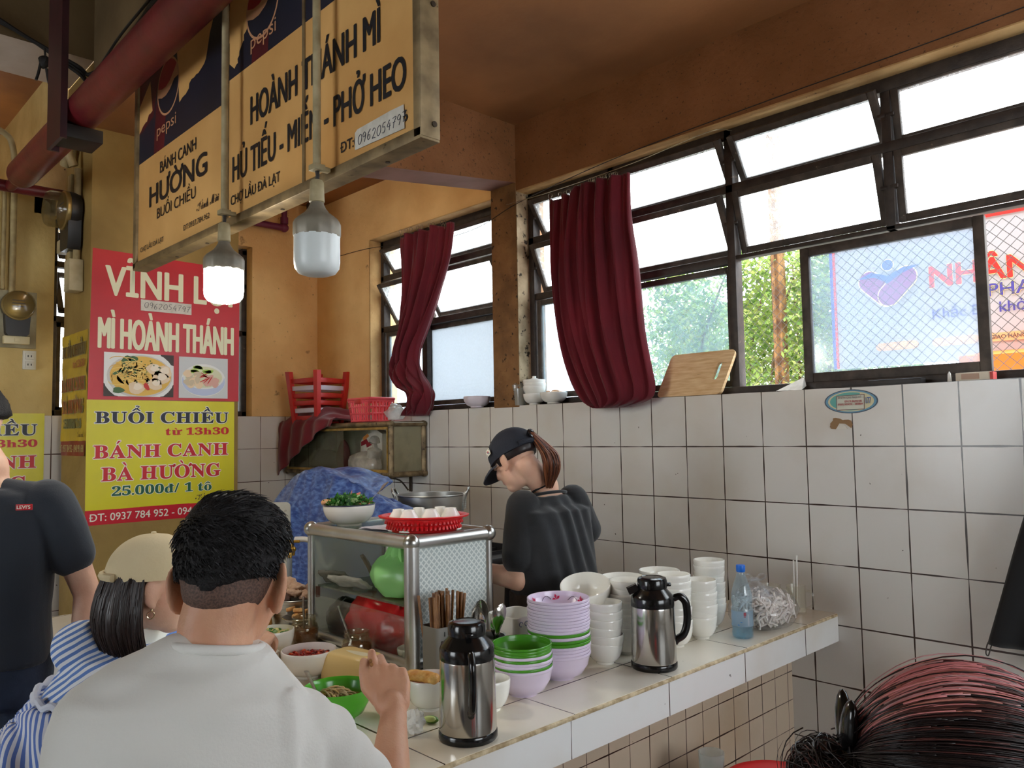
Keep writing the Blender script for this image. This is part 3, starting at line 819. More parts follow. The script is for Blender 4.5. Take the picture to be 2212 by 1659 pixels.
# ================================================================== LAMPS ON CONDUITS
lamp_grey = mat('lamp_housing', (150, 142, 126), .45, .2, col2=(112, 104, 92), nscale=10, spots=[((80, 70, 58), 40, .68)])
pvc = mat('pvc_dirty', (190, 176, 140), .55, col2=(150, 134, 98), nscale=12)
lit = mat('lamp_lit', (255, 250, 236), .4, emit=70)
unlit = mat('lamp_unlit', (226, 232, 232), .3, col2=(214, 220, 220), nscale=3, spec=.6)
def bulb(x, y, zb, label, glow):
    t = thing('hanging_bulb', label, 'lamp', (x, y, zb), 0, 'bulbs hung from the sign')
    R = .066
    b = MB(); b.tube([(x, y, zb+.305), (x, y, 3.4)], .0115, 12); b.tube([(x, y, 3.39), (x, y, 4.6)], .0115, 8)
    b.box((x, y+.02, zb+.315), (.02, .04, .014), .003); b.box((x, y, zb+.315), (.036, .036, .018), .003)
    b.build('conduit', [pvc], t)
    b = MB(); b.tube(smooth_path([(x, y, zb+.31), (x+.004, y, zb+.29), (x-.003, y, zb+.275)], 4), .006, 8); b.build('cord', [mat('cord_dark', (50, 44, 40), .6)], t)
    b = MB(); b.lathe([(0, zb+.278), (.016, zb+.278), (.020, zb+.272), (.021, zb+.235), (.022, zb+.215), (.018, zb+.212)], (x, y, 0), 20); b.build('socket', [pvc], t)
    b = MB(); prof = [(.018, .215), (.021, .205), (.026, .195), (.036, .182), (.052, .170), (.062, .160), (R, .150), (R, .118), (R-.002, .112)]
    n = 48; vs = []
    for r_, z in prof:
        for j in range(n):
            k = 1+(.02 if (j % 4 < 2 and z < .165) else -.01)
            vs.append((x+r_*k*cos(2*pi*j/n), y+r_*k*sin(2*pi*j/n), zb+z))
    fs = [(i*n+j, i*n+(j+1) % n, (i+1)*n+(j+1) % n, (i+1)*n+j) for i in range(len(prof)-1) for j in range(n)]
    fs.append(tuple(range(n))); fs.append(tuple((len(prof)-1)*n+j for j in range(n)))
    b.add(vs, fs); b.build('housing', [lamp_grey], t, 30)
    b = MB(); b.lathe([(0, zb), (R*.55, zb+.002), (R*.8, zb+.008), (R*.95, zb+.022), (R*.985, zb+.04), (R*.985, zb+.114), (0, zb+.114)], (x, y, 0), 40); b.build('diffuser', [lit if glow else unlit], t)
    return t
bulb(1.555, -2.09, 1.966, 'glowing white bulb lamp in front of the red poster', True)
bulb(2.176, -2.09, 1.962, 'unlit white bulb lamp hanging under the right sign panel', False)

tl = thing('fill_tube_lamp', 'unseen bare tube lamp added behind the sign to light the corner bay', 'lamp', (.35, -1.45, 3.30))  # added fill lamp, no such fixture is visible; brightens the corner bay
b = MB(); b.b2((.0, -1.475, 3.32), (.7, -1.425, 3.352)); b.build('batten', [pvc], tl)
b = MB(); b.tube([(.03, -1.45, 3.305), (.67, -1.45, 3.305)], .013, 14); b.build('tube', [mat('fill_tube_lit', (255, 236, 206), .4, emit=36)], tl)
# ================================================================== POSTERS
PX = -.80
random.seed(5)
def pw(mb, s, y0, y1, z, cap, m_, bold=.02, font=None, outline=None, dz=0, x=PX, lift=.0022):
    write(mb, s, (x, y0, z), (x, y1, z+dz), UPz, cap, m_, bold, font, V((1, 0, 0)), lift, 0, outline)
def sheet(mb, y0, y1, z0, z1, x, m_, nu=24, nv=24, amp=.003, corners=None):
    c = corners or [(y0, z0), (y1, z0), (y1, z1), (y0, z1)]
    def f(u, v):
        a = V((c[0][0], c[0][1]))*(1-u)*(1-v)+V((c[1][0], c[1][1]))*u*(1-v)+V((c[2][0], c[2][1]))*u*v+V((c[3][0], c[3][1]))*(1-u)*v
        return (x+.0006+amp*max(0, nz((0, a.x, a.y), 6, 3)), a.x, a.y)
    mb.grid(f, nu, nv, m_)
vinyl_red = mat('vinyl_red', (206, 38, 48), .32, col2=(190, 32, 42), nscale=3, bump=.25, bscale=7, spec=.6)
vinyl_yel = mat('vinyl_yellow', (226, 216, 28), .32, col2=(214, 202, 26), nscale=3, bump=.25, bscale=7, spec=.6)
v_white = mat('print_white', (244, 240, 222), .4)
v_cream = mat('print_cream', (240, 236, 200), .4)
v_black = mat('print_black', (28, 30, 44), .4)
v_red = mat('print_red', (204, 30, 40), .4)
v_green = mat('print_green', (22, 92, 62), .4)
v_band = mat('print_band', (206, 26, 44), .35)
poster_r = thing('red_poster', 'red poster with two noodle soup photos, upper poster on the pillar', 'poster', (PX, -1.39, 1.745))
b = MB(); sheet(b, 0, 0, 0, 0, PX, 0, amp=.0015, corners=[(-1.854, 1.745), (-.95, 1.748), (-.945, 2.615), (-1.839, 2.632)])
pw(b, 'VĨNH LỢI', -1.765, -1.0, 2.366, .17, 1, .024, lift=.003)
pw(b, 'MÌ HOÀNH THÁNH', -1.80, -.99, 2.05, .175, 1, .024, lift=.003)
b.build('sheet', [vinyl_red, v_cream], poster_r, 60)
def food(mb, y0, y1, z0, z1, kind):
    """Printed picture of a noodle bowl: flat shapes layered a hair apart."""
    x = PX+.0045
    def fl(poly, m_, k): mb.add([(x+k*.0004, p[0], p[1]) for p in poly], [tuple(range(len(poly)))], m_)
    w_, h_ = y1-y0, z1-z0
    def E(cx, cz, rx, rz, n=30, a=0, wob=0):
        return [(y0+w_*cx+(rx*cos(t)*cos(a)-rz*sin(t)*sin(a))*w_*(1+wob*sin(3*t+cx*9)), z0+h_*cz+(rx*cos(t)*sin(a)*w_/h_+rz*sin(t)*cos(a))*h_) for t in [2*pi*i/n for i in range(n)]]
    def clip(poly): return [(min(max(p[0], y0), y1), min(max(p[1], z0), z1)) for p in poly]
    fl([(y0, z0), (y1, z0), (y1, z1), (y0, z1)], 0 if kind == 1 else 9, 0)
    if kind == 1:
        fl([(y0+w_*.85, z0+h_*.8), (y1, z0+h_*.75), (y1, z1), (y0+w_*.8, z1)], 8, 1)
        fl([(y0, z0), (y0+w_*.2, z0), (y0, z0+h_*.3)], 8, 1); fl([(y1-w_*.2, z0), (y1, z0), (y1, z0+h_*.3)], 8, 1)
        fl(clip(E(.5, .48, .52, .62)), 0, 2); fl(clip(E(.51, .47, .47, .5)), 10, 3); fl(clip(E(.52, .48, .44, .46)), 1, 4)
        for i in range(9): fl(clip(E(.16+rnd(0, .25), .55+rnd(0, .35), rnd(.04, .1), rnd(.03, .07), 12, rnd(0, 2), .2)), 4, 5)
        for i in range(70):
            c = V((y0+w_*(.3+rnd(-.12, .28)), z0+h_*(.55+rnd(-.22, .24)))); a = rnd(0, 6.3); rr = rnd(.02, .06); pts = []
            for j in range(8):
                t = a+j*.35; pts.append((c.x+rr*cos(t)*1.2, c.y+rr*.7*sin(t)))
            th_ = .0022
            fl([(p[0], p[1]+th_) for p in pts]+[(p[0], p[1]-th_) for p in reversed(pts)], 2 if i % 3 else 3, 6+i*.05)
        for (cx, cz) in ((.45, .2), (.8, .45), (.7, .65), (.85, .6), (.72, .3)):
            fl(E(cx, cz, .10, .13, 14, rnd(0, 2), .15), 5, 10.5); fl(E(cx+.02, cz+.03, .06, .07, 12, rnd(0, 2), .2), 6, 11)
        fl(E(.6, .24, .035, .09, 10, .3, .2), 7, 12)
        for i in range(24): fl(E(rnd(.25, .8), rnd(.3, .85), .012, .014, 6), 4, 12)
        fl(clip(E(.2, .14, .08, .07, 12, 0, .2)), 4, 11)
    else:
        fl(E(.5, .44, .45, .40), 0, 1); fl(E(.5, .42, .44, .36), 11, 1.5); fl(E(.5, .52, .42, .30), 0, 2); fl(E(.5, .52, .38, .26), 12, 3)
        for i in range(8): fl(E(.4+rnd(-.15, .35), .68+rnd(-.05, .1), .09, .04, 10, rnd(-.4, .4), .2), 13, 4)
        for i in range(13): fl(E(.36+rnd(-.2, .12), .50+rnd(-.18, .12), rnd(.06, .1), rnd(.05, .09), 10, rnd(0, 2), .2), 5 if i % 2 else 14, 5+i*.1)
        for i in range(7): fl(E(.64+rnd(-.1, .16), .48+rnd(-.18, .14), rnd(.07, .11), rnd(.05, .08), 10, rnd(0, 2), .2), 15, 6.5+i*.1)
        for i in range(7):
            a = rnd(-.5, 2.6); fl(E(.55+rnd(-.06, .08), .55+rnd(-.12, .14), .1, .012, 8, a), 7, 8)
FM = [mat('dish_white', (240, 240, 236), .4), mat('broth', (236, 190, 84), .4), mat('noodle_a', (246, 214, 120), .4), mat('noodle_b', (226, 178, 82), .4), mat('herb', (66, 104, 52), .4),
      mat('wonton', (240, 214, 178), .4), mat('wonton_hi', (250, 234, 210), .4), mat('chilli', (206, 48, 36), .4), mat('backdrop_dark', (62, 46, 38), .4), mat('backdrop_grey', (214, 216, 216), .4),
      mat('dish_shade', (214, 210, 204), .4), mat('dish_blue', (196, 206, 232), .4), mat('broth_pale', (226, 226, 190), .4), mat('lettuce', (166, 206, 84), .4), mat('ball', (214, 196, 164), .4), mat('ham', (228, 176, 160), .4)]
b = MB(); food(b, -1.771, -1.370, 1.766, 2.025, 1); b.build('noodle_picture', FM, poster_r)
b = MB(); food(b, -1.338, -1.025, 1.764, 2.022, 2); b.build('noodle_picture', FM, poster_r)
strip = MB(); strip.m = 0
strip.b2((PX+.004, -1.569, 2.288), (PX+.0056, -1.263, 2.356))
handwritten(strip, '0962054797', (PX+.006, -1.55, 2.305), (0, 1, 0), (0, 0, 1), (1, 0, 0), .034, 1)
strip.build('phone_strip', [paper, hand], poster_r)

def yellow_poster(t, T, full=True, faded=False, cut=None, phone='ĐT: 0937 784 952 - 0948 991 698'):
    """The yellow afternoon menu; T maps (along, up, out) to the wall it is glued on. along 0..0.88, up 0..0.72."""
    sfx = '_faded' if faded else ''
    vy = vinyl_yel if not faded else mat('vinyl_yellow_faded', (214, 182, 56), .45, col2=(180, 148, 48), nscale=4, bump=.4, bscale=9, spots=[((120, 92, 40), 18, .66)])
    vb = v_band if not faded else mat('print_band_faded', (150, 40, 44), .45, col2=(120, 34, 36), nscale=5)
    vk = v_black if not faded else mat('print_black_faded', (96, 66, 30), .45)
    vr = v_red if not faded else mat('print_red_faded', (160, 74, 48), .45)
    vg = v_green if not faded else mat('print_green_faded', (84, 84, 50), .45)
    vw = v_white if not faded else mat('print_white_faded', (186, 176, 120), .45)
    b = MB(); W_, H_ = .88, .722
    def P3(a, z, o): return T(a, z, o)
    amp = .0012 if not faded else .012
    def g(u, v): return P3(u*W_, .085+v*(H_-.085), .0008+amp*max(0, nz((u*3, v*3, .3), 2.2, 4)))
    def g2(u, v): return P3(u*W_*.965, v*.087+.0*u, .0008+amp*max(0, nz((u*3, v, .7), 2.2, 5)))
    b.grid(g, 20, 16, 4); b.grid(g2, 20, 3, 5)
    L = b; o = P3(0, 0, 0); au = (P3(1, 0, 0)-o).normalized(); nn = (P3(0, 0, 1)-o).normalized()
    lf = .0032 if not faded else .011
    def ln(s, a0, a1, z, cap, m_, font='serif', out=None, bold=.012): write(L, s, P3(a0, z, 0), P3(a1, z, 0), UPz, cap, m_, bold, font, nn, lf, 0, out)
    ln('BUỔI CHIỀU', .043, .84, .586, .066, 0, out=3)
    ln('từ 13h30', .444, .843, .513, .042, 1)
    ln('BÁNH CANH', .039, .838, .382, .074, 1, out=3)
    ln('BÀ HƯỜNG', .083, .790, .25, .077, 1, out=3)
    ln('25.000đ/ 1 tô', .141, .732, .162, .052, 2, out=3)
    ln('Kính mời!', .629, .839, .108, .036, 0, 'script')
    ln(phone, .022, .852, .022, .042, 3, None, None, .01)
    L.build('sheet', [vk, vr, vg, vw, vy, vb], t, 60)
    return t
t = thing('yellow_poster', 'bright yellow noodle menu poster below the red poster on the pillar', 'poster', (PX, -1.41, 1.022), 0, 'yellow menu posters')
yellow_poster(t, lambda a, z, o: V((PX+o, -1.858+a, 1.022+z)))
t = thing('yellow_poster', 'faded grimy yellow menu poster on the narrow side of the pillar', 'poster', (-1.1, -1.852, 1.42), 0, 'yellow menu posters')
yellow_poster(t, lambda a, z, o: V((-1.328+a*.58, -1.851-o, 1.42+z*1.02)), faded=True)
t = thing('yellow_poster', 'yellow menu poster on the far wall behind the man in the navy shirt', 'poster', (-1.438, -2.37, .97), 0, 'yellow menu posters')
yellow_poster(t, lambda a, z, o: V((-1.439+o, -2.80+a, .972+z*.985)), phone='ĐT: 0937 784 952')

# ================================================================== RED PIPE, BRACKET, METERS, CONDUITS
pipe_red = mat('pipe_red', (112, 30, 36), .38, col2=(92, 26, 30), nscale=6, bump=.1, bscale=30, spots=[((150, 90, 84), 60, .72)])
big = thing('fire_pipe', 'thick dark red fire pipe under the ceiling in front of the sign', 'pipe', (1.0, -2.16, 3.0))
b = MB(); b.tube([(-.86, -2.19, 3.01), (4.6, -2.19, 3.01)], .078, 32); b.build('pipe_run', [pipe_red], big)
b = MB(); b.lathe([(.0, .0), (.078, 0), (.074, .03), (.045, .07), (.032, .085), (.032, .30)], (-.86, -2.19, 3.01), 24, rot=Matrix.Rotation(-pi/2, 3, 'Y')); b.build('reducer', [pipe_red], big)
b = MB(); b.tube([(-1.16, -5.5, 3.01), (-1.16, -1.852, 3.01)], .034, 18); b.build('branch_pipe', [pipe_red], big)
brk = thing('pipe_bracket', 'dark maroon steel hanger holding the red pipe', 'bracket', (.22, -2.19, 2.85))
b = MB()
b.b2((.115, -2.30, 2.85), (.335, -2.285, 3.62)); b.b2((.115, -2.285, 2.85), (.127, -2.25+.0, 3.60)); b.b2((.323, -2.285, 2.85), (.335, -2.272, 3.62))
b.build('channel', [mat('maroon_steel', (58, 18, 26), .5, col2=(44, 14, 20), nscale=8)], brk)
b = MB(); b.b2((.14, -2.286, 2.868), (.31, -2.115, 2.929), .004); b.build('arm', [mat('black_steel', (30, 24, 24), .6)], brk)
b = MB(); b.b2((.2, -2.30, 3.6), (.25, -2.285, 4.6)); b.build('hanger_rod', [MATS['black_steel']], brk)
# electric meter standing out from the pillar side, seen edge-on
glassy = film('meter_glass', (228, 222, 200), .80, .12, haze=(176, 164, 130), gloss=.8)
def meter(t, o, n, up, side, sc=1):
    o, n, up, side = V(o), V(n), V(up), V(side)
    R = Matrix((side, up, n)).transposed()*sc
    blk = mat('meter_black', (40, 38, 38), .4, spec=.5)
    b = MB()
    b.T = Matrix.Translation(o) @ R.to_4x4()
    b.lathe([(0, .0), (.085, 0), (.09, .02), (.09, .045), (.083, .05), (0, .05)], (0, 0, 0), 32)
    b.prism([(-.07, -.04), (.07, -.04), (.062, -.17), (.05, -.185), (-.05, -.185), (-.062, -.17)], (0, 0, 0), (1, 0, 0), (0, 1, 0), .055)
    b.build('meter_body', [blk], t)
    b = MB(); b.T = Matrix.Translation(o) @ R.to_4x4()
    b.lathe([(.083, .046), (.083, .115), (.076, .128), (.06, .134), (0, .136)], (0, 0, 0), 32); b.build('glass_cover', [glassy], t)
    b = MB(); b.T = Matrix.Translation(o) @ R.to_4x4()
    b.lathe([(.088, .044), (.091, .05), (.091, .062), (.084, .066)], (0, 0, 0), 32, close=False); b.build('rim', [mat('brass_rim', (160, 138, 88), .35, .7)], t)
    b = MB(); b.T = Matrix.Translation(o) @ R.to_4x4(); b.box((0, .012, .06), (.1, .07, .01)); b.m = 1
    for k in range(3): b.box((0, .03-.018*k, .0655), (.07, .006, .002))
    b.build('dial', [mat('dial_white', (226, 224, 216), .5), mat('dial_ink', (90, 92, 110), .5)], t)
t = thing('electric_meter', 'round glass electric meter sticking out from the pillar side, seen edge on', 'meter', (-1.06, -1.85, 2.98), 0)
meter(t, (-1.03, -1.862, 2.885), (0, -1, 0), (0, 0, 1), (1, 0, 0), 1.3)
t2 = thing('electric_meter', 'glass electric meter on a grey board on the far left wall', 'meter', (-1.44, -2.09, 2.1))
b = MB(); b.b2((-1.44, -2.19, 2.085), (-1.425, -1.978, 2.438), .003); b.build('board', [mat('board_grey', (176, 166, 136), .7, col2=(140, 128, 100), nscale=9)], t2)
meter(t2, (-1.425, -2.09, 2.34), (1, 0, 0), (0, 0, 1), (0, 1, 0))
sw_ = mat('switch_cream', (226, 212, 170), .4)
sb = solo('breaker_box', MB().b2((-1.424, -2.16, 2.105), (-1.385, -2.02, 2.155), .005).b2((-1.386, -2.105, 2.118), (-1.378, -2.075, 2.142), .002), [sw_], 'cream circuit breaker under the meter on the board', 'breaker')
o_ = thing('wall_outlet', 'small white twin wall outlet below the meter board', 'outlet', (-1.44, -2.01, 1.955))
b = MB(); b.b2((-1.44, -2.048, 1.955), (-1.425, -1.975, 2.072), .003); b.build('plate', [mat('outlet_white', (226, 222, 208), .45)], o_)
for z in (1.985, 2.037):
    b = MB(); b.b2((-1.426, -2.036, z-.02), (-1.416, -1.988, z+.02), .003)
    for y in (-2.022, -2.004): b.box((-1.4155, y, z), (.002, .005, .012), 0, None, 1)
    b.build('socket_face', [MATS['outlet_white'], mat('slot_dark', (50, 44, 40), .6)], o_)
cream = mat('conduit_cream', (186, 166, 118), .55, col2=(150, 130, 90), nscale=10)
b = MB(); b.tube([(-1.42, -2.165, 2.44), (-1.42, -2.165, 3.11)], .012, 10); solo('wall_conduit', b, [cream], 'thin cream conduit rising from the meter board', 'pipe')
b = MB(); b.b2((-1.10, -1.90, 2.60), (-1.04, -1.851, 3.12), .004); b.tube(smooth_path([(-.985, -1.875, 2.55), (-.985, -1.875, 2.9), (-.985, -1.875, 3.14)], 4), .02, 10)
solo('wall_conduit', b, [cream], 'grey cream cable trunking up the narrow pillar side', 'pipe')
b = MB(); b.b2((-1.22, -1.925, 2.655), (-1.09, -1.853, 2.735), .006); b.b2((-1.24, -1.915, 2.675), (-1.22, -1.87, 2.715), .004)
solo('junction_box', b, [mat('box_cream', (196, 182, 146), .55, col2=(168, 152, 116), nscale=9)], 'wide cream junction box under the edge on meter', 'box', 'junction boxes on the pillar')
b = MB(); b.b2((-1.03, -1.93, 2.39), (-.92, -1.853, 2.58), .006)
solo('junction_box', b, [MATS['box_cream']], 'tall cream junction box at the pillar edge above the faded poster', 'box', 'junction boxes on the pillar')
# fittings and cables high on the pillar
b = MB()
b.tube(smooth_path([(-1.1, -1.88, 3.2), (-.98, -1.9, 3.42), (-.9, -1.92, 3.50), (-.78, -1.9, 3.52), (-.775, -1.6, 3.52), (-.775, -1.3, 3.52)], 5), .022, 10)
solo('wall_conduit', b, [cream], 'bent cream conduit across the pillar top', 'pipe')
b = MB(); b.tube(smooth_path([(-1.16, -1.9, 3.2), (-1.06, -1.9, 3.32), (-.93, -1.9, 3.42), (-.88, -1.9, 3.5)], 5), .032, 12); b.lathe([(.0, 0), (.042, 0), (.042, .06), (0, .06)], (-1.0, -1.9, 3.34), 14); b.tube(smooth_path([(-.98, -1.9, 3.34), (-.98, -1.93, 3.24), (-.98, -1.9, 3.15)], 5), .026, 10)
solo('pipe_elbow', b, [cream], 'cream pipe elbow fitting under the bent conduit', 'pipe fitting')
b = MB(); b.tube([(-.79, -1.33, 3.31), (-.79, -.95, 3.31)], .014, 8); solo('wall_conduit', b, [cream], 'short cream conduit on the pillar face behind the sign edge', 'pipe')
for i, (za, zb_, r_) in enumerate(((3.86, 3.66, .012), (3.84, 3.62, .009), (3.82, 3.64, .007))):
    b = MB(); b.tube(smooth_path([(-.77, -2.9, za+.12), (-.77, -2.5, za+.02), (-.77, -2.2, 3.76), (-.77, -1.95, zb_+.02), (-.77+.03, -1.88, zb_-.02), (-.2, -1.88, zb_-.06+.05*i), (.6, -1.88, zb_+.06)], 6), r_, 8)
    solo('cable', b, [mat('cable_black', (34, 32, 32), .6)], 'black cables sagging along the dark beam above the pipe', 'cable', 'cables along the dark beam')
b = MB(); b.tube(smooth_path([(-.75, -2.12, 3.72), (-.75, -2.115, 3.66), (-.74, -2.13, 3.6)], 4), [.006]*4+[.03, .034, .026, .02, .012], 8); b.tube(smooth_path([(-.74, -2.14, 3.62), (-.74, -2.15, 3.56), (-.74, -2.16, 3.52)], 3), .008, 6); b.tube(smooth_path([(-.74, -2.11, 3.6), (-.74, -2.1, 3.54), (-.74, -2.09, 3.5)], 3), .008, 6)
solo('cable_end', b, [MATS['cable_black']], 'taped black cable end dangling beside the steel hanger', 'cable end')
b = MB(); b.tube(smooth_path([(-1.41, -2.118, 2.2), (-1.41, -2.118, 3.0), (-1.41, -2.125, 3.3), (-1.41, -2.2, 3.42), (-1.41, -2.5, 3.45)], 6), .018, 10); 
solo('wall_conduit', b, [cream], 'long cream conduit curving over at the far left wall', 'pipe')
# purple water pipe and a little camera high in the corner bay
b = MB(); b.tube(smooth_path([(-1.36, -1.0, 3.12), (-1.36, -.62, 3.12)], 2), .022, 12); b.tube([(-1.36, -.64, 3.12), (-1.36, -.33, 3.12)], .026, 12); b.ell((-1.36, -.33, 3.12), .034); b.tube([(-1.36, -.33, 3.12), (-1.36, -.33, 3.35)], .022, 12); b.cyl((-1.36, -.33, 3.15), (-1.36, -.33, 3.20), .03)
solo('water_pipe', b, [mat('pipe_purple', (108, 40, 66), .45)], 'purple water pipe elbow high in the corner', 'pipe')
b = MB(); b.box((-1.30, -.10, 3.31), (.10, .10, .07), .01); b.ell((-1.24, -.15, 3.27), .034); b.b2((-1.43, -.09, 3.325), (-1.3, -.06, 3.349))
solo('ceiling_camera', b, [mat('camera_dark', (52, 44, 40), .5)], 'small dark camera at the ceiling corner behind the unlit bulb', 'camera')
# sagging wire along the window heads
b = MB(); pts = [(-1.42, -.01, 2.90), (-.7, -.012, 2.885), (0, -.015, 2.80), (.5, -.012, 2.79), (.9, -.01, 2.87), (1.6, -.008, 2.94), (2.4, -.006, 2.97), (3.2, -.006, 2.985), (4.2, -.006, 3.02)]
b.tube(smooth_path(pts, 6), .0022, 5); solo('wire', b, [MATS['cable_black']], 'thin black wire strung along the window heads', 'wire')
# ================================================================== CORNER CABINET AND WHAT LIES ON IT
rust_alu = mat('rust_aluminium', (148, 128, 96), .45, .45, col2=(92, 76, 54), nscale=16, bump=.15, bscale=50, spots=[((54, 40, 26), 30, .60)])
gold_rail = mat('gold_rail', (190, 156, 84), .45, .3, col2=(150, 120, 60), nscale=20)
glass_clear = film('glass_clear', (232, 240, 236), .90, .05, gloss=.5)
glass_grimy = film('glass_grimy', (224, 224, 210), .84, .15, haze=(176, 172, 150), spots=(9, .4, .7, .2))
pale_back = mat('pale_back', (226, 224, 212), .5, col2=(200, 196, 182), nscale=6)
cab = thing('glass_cabinet', 'rusty framed glass cabinet mounted on the tiles in the corner', 'cabinet', (-.7, -.15, 1.235))
cx0, cx1, cy0, cz0, cz1 = -1.41, -.02, -.30, 1.238, 1.60
r_ = .018
b = MB()
for z in (cz0+r_, cz1-r_):
    for y in (cy0+r_, -.02): b.tube([(cx0, y, z), (cx1, y, z)], r_, 12)
    for x in (cx0+r_, cx1-r_): b.tube([(x, cy0+r_, z), (x, -.005, z)], r_, 12)
for x in (cx0+r_, cx1-r_):
    for y in (cy0+r_, -.022): b.tube([(x, y, cz0+r_), (x, y, cz1-r_)], r_*1.05, 12); b.ell((x, y, cz0+r_), r_*1.3); b.ell((x, y, cz1-r_), r_*1.3)
b.build('frame', [rust_alu], cab)
b = MB()
for z in (cz0+.04, cz1-.045): b.b2((cx0+.03, cy0+.004, z-.008), (cx1-.035, cy0+.014, z+.008))
for x in (cx0+.035, cx1-.042): b.b2((x-.006, cy0+.004, cz0+.04), (x+.006, cy0+.014, cz1-.045))
b.build('rail', [gold_rail], cab)
b = MB(); b.b2((cx0, cy0+.01, cz1-.012), (cx1, 0, cz1-.006)); b.build('top_panel', [mat('cab_top', (170, 166, 150), .6)], cab)
b = MB(); b.b2((cx0+.02, cy0+.02, cz0+.012), (cx1-.02, -.01, cz0+.02)); b.build('bottom_panel', [pale_back], cab)
b = MB(); b.b2((cx0+.02, -.014, cz0+.02), (cx1-.02, -.006, cz1-.02)); b.build('back_panel', [pale_back], cab)
b = MB(); b.b2((cx1-.02, cy0+.03, cz0+.03), (cx1-.016, -.03, cz1-.03)); b.build('side_glass', [film('glass_frosty', (220, 220, 200), .35, .2, haze=(206, 200, 170), spots=(7, .35, .6, .3))], cab)
b = MB(); b.b2((-1.36, cy0+.013, cz0+.045), (-.60, cy0+.017, cz1-.05)); b.build('sliding_glass', [glass_grimy], cab)
b = MB(); b.b2((-1.30, cy0+.02, cz0+.045), (-.70, cy0+.024, cz1-.05)); b.build('sliding_glass', [glass_clear], cab)
iron = mat('iron_bracket', (58, 46, 38), .7, spots=[((110, 84, 58), 40, .62)])
for x in (-1.15, -.68, -.2):
    b = MB(); b.b2((x-.012, -.26, cz0-.012), (x+.012, -.005, cz0)); b.b2((x-.012, -.014, cz0-.11), (x+.012, -.003, cz0)); b.tube(smooth_path([(x, -.20, cz0-.008), (x, -.10, cz0-.03), (x, -.03, cz0-.10)], 4), .006, 6)
    b.build('bracket', [iron], cab)
# a clear bag of white rice paper, a paper sack and a bag of noodles inside
def lump(c, r, seed, amp=.25, sc=6, n=20, squash=.7):
    b = MB()
    def f(p): return 1+amp*nz(p, 1.6, seed)+amp*.4*abs(nz(p, 4, seed+3))
    b.ell(c, r, None, n, None, f)
    zmin = c[2]-r[2]*squash
    b.v = [(v[0], v[1], max(v[2], zmin)) for v in b.v]
    return b
bagfilm = film('bag_film', (244, 246, 246), .50, .12, haze=(236, 234, 226), spots=(14, .4, .65, .25), gloss=1)
wet_white = mat('white_noodle', (240, 232, 224), .4, spec=.6)
sack = thing('paper_sack', 'white paper sack with a red print standing inside the wall cabinet', 'sack', (-.52, -.1, 1.262))
b = MB(); b.prism([(-.14, 0), (.13, 0), (.135, .26), (.07, .285), (-.03, .262), (-.13, .215)], (-.52, -.05, 1.262), (1, 0, 0), (0, 0, 1), .06)
wp = [(-.12, .175), (-.06, .19), (-.05, .165), (.02, .185), (.09, .21), (.095, .225), (.03, .212), (-.03, .20), (-.055, .225), (-.12, .205)]
b.prism(wp, (-.52, -.1125, 1.262), (1, 0, 0), (0, 0, 1), .002, 1); b.prism([(-.09, .21), (-.02, .245), (-.04, .262), (-.1, .235)], (-.52, -.1125, 1.262), (1, 0, 0), (0, 0, 1), .002, 2)
b.build('sack_body', [mat('sack_white', (226, 220, 206), .7, col2=(206, 198, 182), nscale=8, bump=.3, bscale=18), mat('sack_red', (140, 30, 44), .6), mat('sack_orange', (216, 140, 70), .6)], sack)
t = thing('plastic_bag', 'clear plastic bag of white rice paper in the open side of the wall cabinet', 'bag', (-.45, -.2, 1.262))
b = lump((-.46, -.20, 1.315), (.19, .07, .085), 3, .18); b.build('film', [bagfilm], t)
b = MB()
for k in range(7): b.add(*[(lambda q: (q.v, q.f))(lump((-.46+rnd(-.1, .1), -.20+rnd(-.015, .015), 1.30+rnd(-.01, .02)), (rnd(.05, .08), .03, rnd(.02, .03)), k, .2, n=12))][0])
b.build('contents', [wet_white], t)
b = MB(); b.tube(smooth_path([(-.36, -.2, 1.36), (-.34, -.2, 1.43), (-.35, -.2, 1.46), (-.33, -.2, 1.5)], 4), [.05]*4+[.018]*4+[.03, .04, .035, .03, .02], 12); b.build('knot', [bagfilm], t)
t = solo('plastic_bag', lump((-.055-.045, -.15, 1.325), (.04, .075, .11), 9, .2), [mat('noodle_yellow', (176, 156, 84), .5, col2=(140, 120, 58), nscale=30, bump=.6, bscale=60)], 'yellow bag of noodles pressed against the end glass of the wall cabinet', 'bag')
b = lump((-.80, -.16, 1.355), (.05, .05, .12), 12, .2); solo('plastic_bag', b, [film('bag_pink', (220, 170, 170), .4, .2, haze=(206, 150, 150))], 'pinkish bag behind the closed glass of the wall cabinet', 'bag')
b = lump((-1.05, -.15, 1.325), (.17, .08, .08), 14, .25); solo('plastic_bag', b, [film('bag_grey', (200, 200, 190), .5, .2, haze=(170, 170, 160))], 'grey plastic bag low in the left half of the wall cabinet', 'bag')
